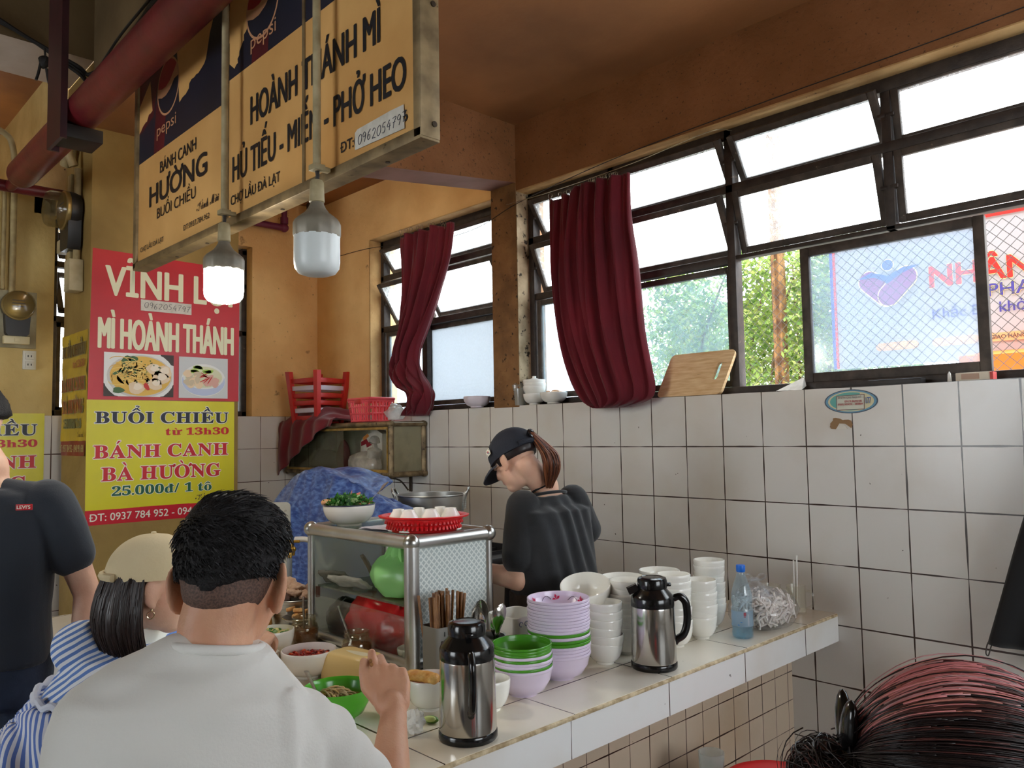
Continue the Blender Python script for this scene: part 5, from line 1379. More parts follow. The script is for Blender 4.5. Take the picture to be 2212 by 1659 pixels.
for y in (hy-.03, hy+.0): b.add([(hx+.0455, y-.003, CT+.128), (hx+.0455, y+.003, CT+.128), (hx+.0456, y+.002, CT+.142), (hx+.0456, y-.002, CT+.142)], [(0, 1, 2, 3)], 1)
b.build('holder_body', [grey_pl, mat('hole_dark', (40, 38, 36), .7)], hold)
chop_a = mat('chopstick_brown', (158, 112, 66), .5, col2=(120, 78, 42), nscale=20); chop_b = mat('chopstick_dark', (104, 66, 40), .5); chop_y = mat('chopstick_yellow', (232, 200, 30), .45)
random.seed(3)
cb_ = MB(); cb_.lathe([(0, 0), (.0024, 0), (.0047, .24), (.0038, .242), (0, .242)], (0, 0, 0), 8)
proto = cb_.build('chopstick', [chop_a], None, 40)
first = True
for k in range(38):
    px_, py_ = hx+rnd(-.030, .030), hy+rnd(-.045, .045)
    tilt_x, tilt_y = -(py_-hy)*1.3+rnd(-.05, .05), (px_-hx)*1.5+rnd(-.05, .05)
    if k == 0: o = proto
    else: o = proto.copy(); COL.objects.link(o)
    o.location = (px_, py_, CT+.005+rnd(0, .012)); o.rotation_euler = (tilt_x, tilt_y, 0)
    if k in (4, 9, 17, 22, 30, 35):
        o.data = o.data.copy(); o.data.materials[0] = chop_b; tag(o, 'dark brown chopstick in the grey holder', 'chopstick', 'dark chopsticks in the holder')
    elif k == 13:
        o.data = o.data.copy(); o.data.materials[0] = chop_y; o.location = (hx+.02, hy+.022, CT+.006); tag(o, 'single yellow chopstick in the grey holder', 'chopstick', 'chopsticks in the holder')
    else: tag(o, 'plain brown wooden chopstick in the grey holder', 'chopstick', 'chopsticks in the holder')
# ------------------------------------------------------------------ bottle, noodle bag, mugs
pet = film('pet_blue', (232, 244, 250), .86, .06, haze=(226, 240, 250), gloss=1.6)
bt = thing('water_bottle', 'half empty clear water bottle with a blue cap on the counter edge', 'bottle', (2.617, -.597, CT))
B0 = (2.617, -.597, CT)
b = MB(); b.lathe([(0, .004), (.028, .0), (.037, .006), (.038, .02), (.036, .03), (.038, .04), (.0375, .105), (.034, .115), (.0375, .13), (.036, .16), (.027, .195), (.016, .225), (.0135, .232), (.0135, .24)], B0, 36); b.build('body', [pet], bt)
b = MB(); b.lathe([(0, .006), (.034, .008), (.0355, .03), (.035, .042), (0, .042)], B0, 30); b.build('water', [film('water_tint', (216, 238, 248), .88, .02, haze=(190, 226, 246), gloss=1)], bt)
b = MB(); b.lathe([(0, .262), (.0155, .262), (.0165, .259), (.0165, .240), (.015, .237), (0, .237)], B0, 28); b.build('cap', [mat('cap_blue', (24, 108, 214), .4)], bt)
b = MB()
for i in range(24):
    pass
lab_ = [(cos(a), sin(a)) for a in [math.radians(-150+200*i/24) for i in range(25)]]
b.add([V((B0[0]+x*.0386, B0[1]+y*.0386, CT+z)) for z in (.045, .100) for x, y in lab_], [(i, i+1, 26+i, 25+i) for i in range(24)], 0)
for (d0, d1, z0, z1, m_) in ((-52, -38, .085, .097, 1), (-52, -40, .080, .083, 1), (-70, -60, .06, .063, 2), (-85, -75, .05, .053, 2), (-30, -22, .05, .09, 3)):
    aa = [math.radians(d0+(d1-d0)*i/4) for i in range(5)]
    b.add([V((B0[0]+cos(a)*.0389, B0[1]+sin(a)*.0389, CT+z)) for z in (z0, z1) for a in aa], [(i, i+1, 6+i, 5+i) for i in range(4)], m_)
b.build('label', [film('label_film', (226, 238, 248), .35, .2, haze=(206, 226, 244)), mat('label_red', (170, 80, 90), .5), mat('label_blue', (90, 150, 210), .5), mat('label_grey', (190, 196, 206), .5)], bt)
nb = thing('noodle_bag', 'clear tied bag stuffed with white noodles on the counter by the wall', 'bag', (2.60, -.40, CT))
random.seed(8)
b = MB()
NC = V((2.585, -.385, CT+.062))
for k in range(420):
    d = V((rnd(-1, 1), rnd(-1, 1), rnd(-.75, .8)))
    if d.length > 1: d.normalize()
    d = d*rnd(.75, 1) if d.length > .4 else d.normalized()*.8
    c = NC+V((d.x*.105, d.y*.135, d.z*.062+.005))
    t1 = d.cross(V((rnd(-1, 1), rnd(-1, 1), rnd(-1, 1)))).normalized(); t2 = d.normalized().cross(t1)
    L_ = rnd(.028, .05); cv = rnd(-14, 14)
    pts = [c+t1*L_*s_+t2*L_*L_*cv*(s_*s_-.3)*.6+t2*.006*sin(s_*4+k) for s_ in (-1, -.5, 0, .5, 1)]
    pts = [V((p.x, p.y, max(p.z, CT+.006))) for p in pts]
    b.tube(smooth_path(pts, 3), .0042, 6)
o = b.build('noodles', [wet_white], nb); o['kind'] = 'stuff'
bagb = MB()
def bf(p): return 1+.07*nz(p, 3, 2)+.03*abs(nz(p, 9, 4))
bagb.ell(NC+V((0, 0, .002)), (.123, .155, .082), None, 48, None, bf); bagb.v = [(v[0], v[1], max(v[2], CT+.001)) for v in bagb.v]
bagb.lathe([(.085, 0), (.05, .028), (.022, .042), (.013, .05), (.02, .058), (.0, .06)], NC+V((-.02, -.02, .062)), 24, wob=.12)
for s_ in (-1, 1):
    q = NC+V((-.02, -.02, .112)); bagb.tube(smooth_path([q, q+V((.016*s_, .016*s_, .022)), q+V((.03*s_, .03*s_, .018)), q+V((.022*s_, .022*s_, .004)), q], 4), [.004]+[.010]*15+[.004], 8, flat=.35)
bagb.build('film', [film('noodle_film', (250, 251, 253), .92, .1, haze=(248, 248, 250), spots=(26, .55, .70, .22), gloss=1)], nb)
gl = film('mug_glass', (255, 255, 252), .94, .04, haze=(250, 248, 236), gloss=1.6)
def mug(c, hz, label):
    t = thing('glass_mug', label, 'mug', c, 0, 'glass mugs by the wall')
    b = MB(); b.lathe([(0, 0), (.036, 0), (.038, .01), (.0375, .11), (.039, .115), (.0365, .116), (.034, .012), (0, .012)], c, 28); b.build('glass', [gl], t)
    b = MB(); d = V((cos(hz), sin(hz), 0)); b.tube(smooth_path([V(c)+d*.037+V((0, 0, .095)), V(c)+d*.058+V((0, 0, .092)), V(c)+d*.068+V((0, 0, .07)), V(c)+d*.064+V((0, 0, .04)), V(c)+d*.037+V((0, 0, .022))], 6), .0055, 10); b.build('handle', [gl], t)
    return t
mug((2.585, -.115, CT), math.radians(20), 'glass mug with straws behind the noodle bag by the wall')
mug((2.50, -.16, CT), math.radians(40), 'glass mug farther left behind the noodle bag')
for (x0, y0, x1, y1, h_, s_) in ((2.59, -.12, 2.592, -.10, .235, 'right'), (2.575, -.12, 2.580, -.104, .215, 'left')):
    b = MB(); b.tube([(x0, y0, CT+.013), (x1-.006, y1, CT+h_)], .0035, 10); solo('drinking_straw', b, [mat('straw_white', (236, 234, 228), .4)], '%s white straw of the two in the glass mug' % ('taller' if s_ == 'right' else 'shorter'), 'straw', 'straws in the mug')
# ------------------------------------------------------------------ DISPLAY CASE
alu = mat('aluminium', (200, 200, 198), .32, .85, col2=(176, 174, 170), nscale=6, spots=[((150, 140, 122), 22, .68)])
CX0, CX1, CY0, CY1, H_ = 1.42, 2.06, -1.68, -1.345, .43
case = thing('display_case', 'aluminium framed glass display case standing on the counter', 'display case', (1.74, -1.48, CT))
r_ = .022
b = MB()
zt_ = CT+H_-r_
for y in (CY0, CY1): b.tube([(CX0, y, zt_), (CX1, y, zt_)], r_, 20)
for x in (CX0, CX1): b.tube([(x, CY0, zt_), (x, CY1, zt_)], r_, 20)
b.build('top_rail', [alu], case)
b = MB()
for y in (CY0, CY1): b.tube([(CX0, y, CT+.018), (CX1, y, CT+.018)], .016, 12)
for x in (CX0, CX1): b.tube([(x, CY0, CT+.018), (x, CY1, CT+.018)], .016, 12)
b.build('bottom_rail', [alu], case)
for x in (CX0, CX1):
    for y in (CY0, CY1):
        b = MB(); w_ = r_*1.15 if (x == CX1 and y == CY0) else r_*.62
        b.tube([(x, y, CT), (x, y, zt_)], w_, 20); b.build('post', [alu], case)
        b = MB(); b.ell((x, y, zt_+.001), r_*1.28, None, 24); b.build('corner_cap', [steel_b], case)
b = MB(); b.b2((CX0, CY0, zt_+r_*.4), (CX1, CY1, zt_+r_*.4+.006)); b.build('top_glass', [film('glass_top', (236, 244, 238), .80, .06, haze=(206, 216, 208), gloss=1)], case)
b = MB(); b.b2((CX1-.003, CY0+.02, CT+.02), (CX1+.003, CY1-.01, zt_-.01)); b.build('side_glass', [diamonds('lattice_film', (1, 2), .0155, (222, 228, 224), (178, 188, 188), .16)], case)
b = MB(); b.b2((CX0-.003, CY0+.01, CT+.02), (CX0+.003, CY1-.01, zt_-.01)); b.build('side_glass', [film('case_side', (226, 234, 230), .45, .1, haze=(206, 212, 206))], case)
b = MB(); b.b2((CX0+.02, CY1-.004, CT+.02), (CX0+.40, CY1, zt_-.01)); b.build('back_glass', [mat('frost_back', (250, 252, 246), .4, transl=.7)], case)
b = MB()
for x in (CX0+.40, CX0+.425, CX0+.45): b.b2((x-.006, CY1-.012, CT+.02), (x+.006, CY1+.004, zt_-.01))
b.build('sliding_track', [alu], case)
b = MB(); b.b2((CX0+.02, CY0-.001, CT+.03), (CX1-.02, CY0+.002, CT+.165)); b.build('front_glass', [film('case_front', (244, 248, 246), .95, .03, gloss=.6)], case)
b = MB(); b.b2((CX0+.015, CY0+.02, CT+.19), (CX1-.015, CY1-.01, CT+.197)); b.build('shelf', [film('glass_shelf', (216, 226, 212), .70, .06, haze=(170, 180, 164), gloss=1)], case)
b = MB()
for x in (CX0+.014, CX1-.012):
    for y in (CY0+.02, CY1-.03): b.b2((x-.006, y-.006, CT+.15), (x+.006, y+.006, CT+.19))
b.build('shelf_support', [mat('bracket_brown', (96, 62, 50), .6)], case)
gbag = film('bag_green', (206, 246, 190), .30, .18, haze=(186, 244, 166), spots=(9, .4, .7, .15), gloss=1)
rbag = film('bag_red', (240, 60, 60), .14, .15, haze=(228, 34, 42), spots=(9, .4, .7, .1), gloss=1)
b = MB()
def gb(p): return 1+.16*nz(p, 2, 5)+.06*abs(nz(p, 6, 6))
b.ell((1.845, -1.575, CT+.268), (.118, .085, .082), None, 36, None, gb)
b.loft([[V((1.845+.088*k*cos(2*pi*j/30)*(1+.1*sin(j*1.9)), -1.575+.07*k*sin(2*pi*j/30)*(1+.1*cos(j*2.3)), CT+z)) for j in range(30)] for k, z in ((1, .285), (.75, .33), (.5, .365), (.3, .395))])
b.v = [(v[0], v[1], max(v[2], CT+.199)) for v in b.v]
solo('plastic_bag', b, [mat('bag_green_film', (176, 238, 156), .25, transl=.4, spec=.6)], 'pale green plastic bag on the shelf of the display case', 'bag')
b = MB()
def rb(p): return 1+.24*nz(p, 1.8, 7)+.30*abs(nz(p, 4, 8))
b.ell((1.775, -1.575, CT+.09), (.185, .085, .105), None, 40, None, rb); b.v = [(v[0], v[1], min(max(v[2], CT+.002), CT+.187)) for v in b.v]
solo('plastic_bag', b, [mat('bag_red_film', (224, 28, 38), .22, transl=.3, spec=.7)], 'red plastic bag on the bottom of the display case', 'bag')
solo('plastic_bag', lump((1.515, -1.585, CT+.06), (.068, .075, .085), 21, .25, n=26), [mat('bag_black', (26, 26, 28), .25, spec=.6)], 'black plastic bag at the left bottom of the display case', 'bag')
def sachet(c, w_, h_, a, lean, seed, mt, label):
    b = MB(); ca, sa = cos(a), sin(a)
    def f(u, v):
        s_ = 4*u*(1-u)*4*v*(1-v)
        x = (u-.5)*w_; q = (v)*h_
        return V((c[0]+x*ca+q*sin(lean)*sa*.6, c[1]+x*sa-q*sin(lean)*ca*.6, c[2]+q*cos(lean)+.012*s_+.006*nz((u*4, v*4, seed), 1, 1)))
    b.grid(f, 14, 12); o = solo('plastic_bag', b, [mt], label, 'bag', 'sachets on the display case shelf', angle=180)
    q = o.modifiers.new('thick', 'SOLIDIFY'); q.thickness = .012; q.offset = 0
    return o
kraft = film('sachet_kraft', (206, 196, 176), .35, .2, haze=(180, 166, 140), gloss=1)
sachet((1.49, -1.60, CT+.205), .12, .10, .4, 1.1, 1, film('sachet_grey', (210, 212, 206), .4, .2, haze=(170, 168, 156), gloss=1), 'greyish film sachet at the left of the case shelf')
sachet((1.58, -1.50, CT+.21), .11, .12, -.5, .7, 2, kraft, 'brown paper sachet leaning on the case shelf')
sachet((1.62, -1.61, CT+.205), .17, .11, .2, 1.2, 3, bagfilm, 'clear film bag lying in front on the case shelf')
sachet((1.72, -1.43, CT+.21), .14, .09, .1, .5, 4, kraft, 'brown sachet beside the green bag on the case shelf')
b = MB(); b.b2((1.50, -1.46, CT+.198), (1.86, -1.37, CT+.222), .003); solo('tray', b, [mat('tray_grey', (120, 118, 112), .5)], 'flat grey tray behind the sachets on the case shelf', 'tray')
bowl('bowl', (1.99, -1.63, CT+.002), .05, .05, [porcelain], 'white bowl rim behind the front glass of the display case')
# on top of the display case
TOP = zt_+r_*.4+.0062
hb = thing('herb_bowl', 'white enamel bowl heaped with green herbs on the display case', 'bowl', (1.545, -1.59, TOP))
b = MB(); pr = bowl_profile(.098, .078, .5, .003); b.lathe(pr, (1.545, -1.59, TOP), 48); b.build('enamel_bowl', [mat('enamel', (238, 234, 226), .2, spec=.6)], hb)
b = MB(); b.tube([V((1.545+.098*cos(q), -1.59+.098*sin(q), TOP+.079)) for q in [2*pi*i/48 for i in range(48)]], .0022, 6, True); b.build('rim', [mat('enamel_rim', (40, 44, 70), .3)], hb)
random.seed(14)
b = MB(); b.ell((1.545, -1.59, TOP+.066), (.085, .085, .028), None, 16, 3)
for k in range(520):
    a, q = rnd(0, 6.28), math.sqrt(random.random())*.083
    c = V((1.545+q*cos(a), -1.59+q*sin(a), TOP+.078+.032*(1-(q/.085)**2)*rnd(.4, 1.15)))
    d = V((rnd(-1, 1), rnd(-1, 1), rnd(-.2, .9))).normalized(); s_ = d.cross(V((rnd(-1, 1), rnd(-1, 1), rnd(-1, 1)))).normalized(); L_ = rnd(.012, .03); W_ = L_*.3
    b.add([c, c+d*L_*.4+s_*W_, c+d*L_, c+d*L_*.4-s_*W_], [(0, 1, 2, 3)], random.choice((0, 0, 1, 2, 0, 4 if a < 2.2 else 1)))
o = b.build('herbs', [mat('herb_green', (66, 128, 48), .5, transl=.3), mat('herb_dark', (36, 84, 36), .5, transl=.3), mat('herb_pale', (176, 206, 150), .5, transl=.3), mat('herb_base', (60, 84, 44), .7), mat('herb_pink', (206, 120, 100), .5)], hb); o['kind'] = 'stuff'
b = MB(); solo('meat_slice', lump((1.475, -1.645, TOP+.086), (.03, .018, .012), 2, .3, n=14), [mat('slice_tan', (206, 154, 110), .5)], 'tan slice of food at the left rim of the herb bowl', 'food')
s0 = thing('spoon', 'steel spoon stuck in the herb bowl on the display case', 'spoon', (1.60, -1.55, TOP+.08)); spoon(s0, (1.595, -1.555, TOP+.07), (.035, .05, .06), .13, (1, -.6, 0), steel_b, .9)
nap = thing('napkin', 'folded grey striped napkin between the herb bowl and the red tray', 'napkin', (1.79, -1.60, TOP))
b = MB()
for k in range(3):
    b.grid(lambda u, v: V((1.70+.17*u+.008*k, -1.655+.115*v+.02*u, TOP+.002+.004*k+.003*nz((u*4, v*4, k), 1, 3))), 10, 8, 0)
b.build('cloth_fold', [mat('napkin_grey', (206, 202, 212), .8, col2=(176, 176, 186), nscale=30, stretch=(1, 6, 1))], nap, 180)
# red oval tray of upturned cups
tr = thing('tray', 'red oval plastic basket tray of upturned cups on the display case', 'tray', (1.93, -1.52, TOP))
TC = V((1.925, -1.525, TOP)); an = math.radians(45)
Rt = Matrix.Rotation(an, 3, 'Z')
rtr = mat('tray_red', (226, 30, 36), .3, spec=.6, transl=.15)
b = MB(); b.lathe([(0, 0), (.098, 0), (.106, .006), (.121, .048), (.138, .052), (.140, .057), (.134, .059), (.117, .052), (.102, .008), (0, .004)], TC, 72, rot=Rt, sx=1.14, sy=.97)
for k in range(54):
    a = 2*pi*k/54
    for (rr0, z0, z1) in ((.112, .012, .026), (.116, .030, .043)):
        p = V((rr0*cos(a)*1.14, rr0*sin(a)*.97, 0)); q = TC+Rt @ (p*1.012)+V((0, 0, (z0+z1)/2)); b.box(q, (.006, .0085, z1-z0), .001, Matrix.Rotation(an+a, 3, 'Z') @ Matrix.Rotation(-.33, 3, 'Y'))
b.build('tray_body', [rtr], tr, 40)
cup0 = MB(); cup0.lathe([(0, .070), (.015, .070), (.016, .074), (.0195, .074), (.0205, .068), (.032, .050), (.0375, .022), (.038, 0), (.0355, 0), (.035, .022), (.029, .046), (0, .064)], (0, 0, 0), 32)
co = cup0.build('teacup', [porcelain], None, 50)
cs = [(-.075, -.02, 'leftmost'), (-.045, -.062, 'front left'), (-.02, .035, 'rear left'), (.012, -.02, 'middle'), (.04, .062, 'rear right'), (.07, .008, 'rightmost')]
for i, (dx, dy, s_) in enumerate(cs):
    p = TC+V((dx*.72-dy*-.72*0, 0, 0))
    p = TC+V((.70*dx-.70*dy, .70*dx+.70*dy, .006)) if False else TC+V((dx, dy, 0))
    o = co if i == 0 else dup(co)
    # spread in two rows along the tray
    u_, v_ = [(-.086, -.022), (-.042, -.062), (-.022, .024), (.030, -.036), (.052, .048), (.094, .006)][i]
    v3 = V((.7*u_+.7*v_*-1, .7*u_+.7*v_, 0))
    o.location = TC+V((u_*.72-v_*.69*-1*0+v_*-.69, u_*.69+v_*.72, .006))
    tag(o, '%s upturned white teacup of the six in the red tray' % s_, 'cup', 'upturned cups in the red tray')
# ================================================================== FOOD ON THE SHORT LEG OF THE COUNTER
def stuff_in(parent, c, r, z, n, mats_, seed, size=(.006, .014), hump=.01, name='filling'):
    random.seed(seed); b = MB()
    b.lathe([(0, z-.004), (r*.99, z-.004), (r, z), (0, z+hump*.5)], (c[0], c[1], 0), 28, 0)
    for k in range(n):
        a, q = rnd(0, 6.28), math.sqrt(random.random())*r*.92
        s_ = rnd(*size)
        b.ell((c[0]+q*cos(a), c[1]+q*sin(a), z+hump*(1-(q/r)**2)+rnd(-.002, .003)), (s_, s_*rnd(.4, .9), s_*rnd(.3, .6)), Matrix.Rotation(rnd(0, 3), 3, 'Z') @ Matrix.Rotation(rnd(-.6, .6), 3, 'X'), 6, random.randrange(len(mats_)))
    o = b.build(name, mats_, parent, 180); o['kind'] = 'stuff'
    return o
def filled(name, c, r, h, mt, label, cat='bowl', foot=.5):
    t = thing(name, label, cat, c)
    b = MB(); b.lathe(bowl_profile(r, h, foot, .0035), c, 44); b.build('bowl_body', mt, t, 50)
    return t
chil = [mat('chilli_red', (164, 26, 20), .2, spec=.7), mat('chilli_dark', (110, 14, 12), .25, spec=.7), mat('chilli_seed', (206, 84, 44), .3)]
t = filled('chilli_bowl', (1.852, -1.935, CT), .087, .082, [porcelain], 'white bowl of red chilli paste beside the near sauce jar')
stuff_in(t, (1.852, -1.935), .076, CT+.062, 170, chil, 2, (.004, .009), .003, 'chilli')
t = filled('chilli_bowl', (2.375, -1.855, CT), .068, .085, [porcelain], 'white bowl of chilli paste behind the near flask')
stuff_in(t, (2.375, -1.855), .059, CT+.068, 90, chil, 3, (.004, .008), .003, 'chilli')
b = MB(); P_ = [V((2.33, -1.925, CT+.088)), V((2.37, -1.905, CT+.098)), V((2.41, -1.885, CT+.097)), V((2.435, -1.872, CT+.09))]
b.tube(smooth_path(P_, 6), [.013, .015, .0165, .0155, .0145, .015, .0155, .0165, .017, .0165, .0158, .0155, .0155, .016, .0165, .017, .016, .013, .008], 14)
o = solo('fried_dough_stick', b, [mat('fried_gold', (214, 146, 62), .5, col2=(238, 190, 110), nscale=40, bump=.5, bscale=70)], 'golden fried dough stick resting on the chilli bowl behind the flask', 'food')
o.data = wrinkle(o.data, lambda c, n: .003*nz(c, 60, 1))
jar_glass = film('jar_glass', (246, 244, 234), .93, .04, haze=(190, 176, 140), gloss=1.4)
jam = [mat('satay_brown', (96, 56, 26), .3, spec=.6), mat('satay_dark', (58, 32, 16), .3, spec=.6), mat('satay_bits', (150, 100, 46), .4)]
def jar(c, label, sdir):
    t = thing('sauce_jar', label, 'jar', c, 0, 'sauce jars')
    b = MB(); b.lathe([(0, 0), (.044, 0), (.05, .008), (.051, .06), (.047, .075), (.041, .082), (.041, .088), (.0435, .089), (.0435, .092), (.041, .094), (.041, .10), (.0425, .102), (.040, .103), (.038, .1), (.038, .082), (.046, .07), (.048, .01), (0, .005)], c, 36); b.build('jar_glass', [jar_glass], t)
    b = MB(); b.lathe([(0, .007), (.044, .007), (.0475, .012), (.0478, .058), (.0, .06)], c, 30)
    random.seed(int(c[0]*100))
    for k in range(150):
        a = rnd(0, 6.28); z = rnd(.012, .06); q = .0455 if z < .056 else rnd(0, .045)
        b.ell((c[0]+q*cos(a), c[1]+q*sin(a), c[2]+z), (rnd(.002, .004), rnd(.002, .004), rnd(.002, .003)), None, 6, random.randrange(3))
    o = b.build('sauce', jam, t, 180); o['kind'] = 'stuff'
    s0 = thing('spoon', 'steel spoon standing in the %s' % sdir[1], 'spoon', (c[0], c[1], c[2]+.012), 0, 'spoons in the sauce jars')
    d = V(sdir[0])
    b = MB(); e = V(c)+V((0, 0, .012)); k = [e, e+d*.3, e+d*.6, e+d]
    b.tube(smooth_path(k, 4), [.004]*8+[.0045]*5, 8, flat=.4); b.build('spoon_handle', [steel_b], s0)
    return t
jar((1.835, -1.745, CT), 'glass jar of brown chilli satay, the one nearer the display case post', ((-.085, -.02, .165), 'near sauce jar'))
jar((1.50, -1.755, CT), 'glass jar of brown satay at the left corner of the display case', ((.012, -.01, .165), 'far sauce jar'))
t = filled('soup_bowl', (1.545, -1.90, CT), .072, .088, [porcelain], 'white soup bowl with greens behind the seated man')
stuff_in(t, (1.545, -1.90), .064, CT+.074, 40, [mat('noodle_pale', (232, 222, 150), .4), MATS['herb_green'], MATS['herb_pale']], 6, (.008, .016), .006, 'noodles')
bowl('bowl', (1.69, -2.015, CT), .056, .056, [porcelain], 'small empty cream bowl in front of the soup bowl')
# green soup bowl with noodles and a spoon
t = thing('soup_bowl', 'bright green bowl of noodle soup in front of the seated man', 'bowl', (2.265, -2.08, CT))
gp = mat('bowl_green', (78, 166, 40), .2, spec=.6)
b = MB(); pr = [(0, .004), (.036, .004), (.038, 0), (.044, 0), (.046, .006), (.068, .020), (.083, .048), (.090, .080), (.092, .085), (.0915, .088), (.089, .086), (.0855, .076), (.079, .047), (.064, .022), (0, .012)]
b.lathe(pr, (2.265, -2.08, CT), 56); b.build('bowl_body', [gp], t, 50)
b = MB(); b.lathe([(0, .048), (.0785, .048), (.0795, .0505), (0, .0506)], (2.265, -2.08, CT), 40); b.build('broth', [mat('broth_brown', (112, 92, 44), .08, spec=.7)], t)
b = MB(); random.seed(12)
for k in range(46):
    c = V((2.245+rnd(-.025, .035), -2.075+rnd(-.03, .03), CT+.052+rnd(0, .018))); a = rnd(-.5, .9); L_ = rnd(.02, .04)
    d = V((cos(a), sin(a), 0)); e = V((-sin(a), cos(a), 0))
    b.tube(smooth_path([c-d*L_+V((0, 0, -.008)), c-d*L_*.4+e*.006*rnd(-1, 1)+V((0, 0, .004)), c+d*L_*.4+V((0, 0, .005)), c+d*L_+V((0, 0, -.008))], 3), .0026, 6, m=k % 2)
o = b.build('noodles', [mat('noodle_tan', (196, 168, 116), .35), mat('noodle_grey', (164, 146, 108), .35)], t, 180); o['kind'] = 'stuff'
s0 = thing('spoon', 'steel spoon leaning in the green soup bowl', 'spoon', (2.235, -2.12, CT+.05))
b = MB(); A_ = V((2.286, -2.146, 0.811)); B_ = V((2.330, -2.211, 0.912))
b.tube([A_, A_.lerp(B_, .3), A_.lerp(B_, .7), B_], [.0042, .004, .0055, .0075], 10, flat=.35); b.build('spoon_handle', [steel_b], s0)
# cream napkin dispenser
t = thing('napkin_dispenser', 'cream plastic napkin dispenser behind the green soup bowl', 'dispenser', (2.00, -1.86, CT), math.radians(8))
b = MB()
def dome(z): return 1-.10*(z/.085)**2-.25*max(0, (z-.055)/.03)**2*.6
rings = []
for z in (0, .012, .03, .05, .062, .072, .079, .083, .085):
    k = dome(z) if z < .084 else .6
    rings.append([V((x*k, y*k, z)) for x, y in rrect(-.105, .105, -.062, .062, .03, 8)])
b.loft(rings); b.build('dispenser_shell', [mat('cream_plastic', (238, 208, 142), .35, spec=.5)], t, 50, world=False)
b = MB(); b.add([V((.055*cos(q)+.015, .014*sin(q)*(1+.5*cos(q)), .0856)) for q in [2*pi*i/24 for i in range(24)]], [tuple(range(24))]); b.build('slot', [mat('slot_cream', (246, 236, 206), .3)], t, world=False)  # paler cream oval set on the dispenser top
# tissue, lime
random.seed(30)
b = MB()
def tf(p): return 1+.55*nz(p, 2.6, 9)+.35*abs(nz(p, 6, 2))
b.ell((2.487, -1.995, CT+.026), (.026, .024, .026), None, 30, None, tf); b.v = [(v[0], v[1], max(v[2], CT+.0005)) for v in b.v]
solo('tissue', b, [mat('tissue_white', (238, 236, 230), .85, transl=.25)], 'crumpled white tissue on the counter beside the near flask', 'tissue', angle=12)
b = MB(); b.ell((2.47, -1.925, CT+.010), (.022, .011, .010), Matrix.Rotation(.5, 3, 'Z'), 14); b.m = 1; b.ell((2.472, -1.93, CT+.013), (.018, .009, .008), Matrix.Rotation(.5, 3, 'Z'), 12)
solo('lime_wedge', b, [mat('lime_skin', (92, 134, 46), .4), mat('lime_flesh', (196, 212, 130), .35)], 'squeezed lime wedge behind the crumpled tissue', 'lime')
# pot of boiled meat, raised dish of fried tofu
pot = thing('meat_pot', 'steel pot heaped with boiled meat left of the display case', 'pot', (1.20, -1.63, CT))
b = MB(); b.lathe([(0, 0), (.07, 0), (.088, .02), (.103, .07), (.106, .112), (.112, .116), (.110, .119), (.102, .115), (.098, .07), (.083, .022), (0, .008)], (1.20, -1.63, CT), 40); b.build('pot_body', [steel_b], pot, 50)
random.seed(17)
mt_ = [mat('meat_pale', (206, 172, 146), .45, col2=(176, 136, 108), nscale=30, bump=.4, bscale=60), mat('meat_grey', (150, 116, 98), .5, col2=(110, 80, 66), nscale=30, bump=.4, bscale=60), mat('meat_dark', (92, 66, 54), .5)]
for k in range(15):
    a, q = rnd(0, 6.28), math.sqrt(random.random())*.075
    c = (1.20+q*cos(a), -1.63+q*sin(a), CT+.115+.10*(1-q/.09)*rnd(.3, 1.0))
    b = lump(c, (rnd(.028, .045), rnd(.022, .034), rnd(.016, .026)), k, .4, n=18, squash=1)
    solo('meat_piece', b, [mt_[0 if k % 3 else (1 if k % 2 else 2)]], 'chunk of boiled meat heaped in the steel pot', 'meat', 'boiled meat in the pot', 180)
t = thing('footed_dish', 'steel footed dish of fried tofu by the left post of the display case', 'dish', V((1.333, -1.681, 0.744)))
fc = V((1.333, -1.681, 0.744))
b = MB(); b.lathe([(0, 0), (.036, 0), (.03, .006), (.022, .02), (.022, .035), (.036, .045), (.058, .052), (.068, .064), (.066, .066), (.056, .058), (.03, .05), (0, .048)], fc, 36); b.build('dish_body', [steel], t, 50)
for k in range(8):
    b = MB(); b.box((fc.x+rnd(-.03, .03), fc.y+rnd(-.03, .03), fc.z+.066+.009*(k % 4)), (.036, .02, .015), .004, Matrix.Rotation(rnd(0, 3), 3, 'Z') @ Matrix.Rotation(rnd(-.5, .5), 3, 'X'))
    solo('tofu_slice', b, [mat('tofu_gold', (222, 176, 112), .5, col2=(196, 132, 70), nscale=40)], 'golden fried tofu slice heaped in the footed dish', 'tofu', 'fried tofu slices')
b = lump(tuple(V((1.192, -1.779, 0.744))+V((0, 0, .045))), (.05, .04, .05), 5, .4, n=24); solo('fried_cake', b, [MATS['fried_gold']], 'golden fried cake on the counter behind the seated man', 'food', angle=180)
# steel trays and lids behind the meat pot
b = MB(); b.lathe([(0, 0), (.14, 0), (.15, .018), (.148, .02), (.137, .004), (0, .004)], (.88, -1.50, CT), 36); solo('steel_tray', b, [steel], 'round steel tray on the counter behind the meat pot', 'tray')
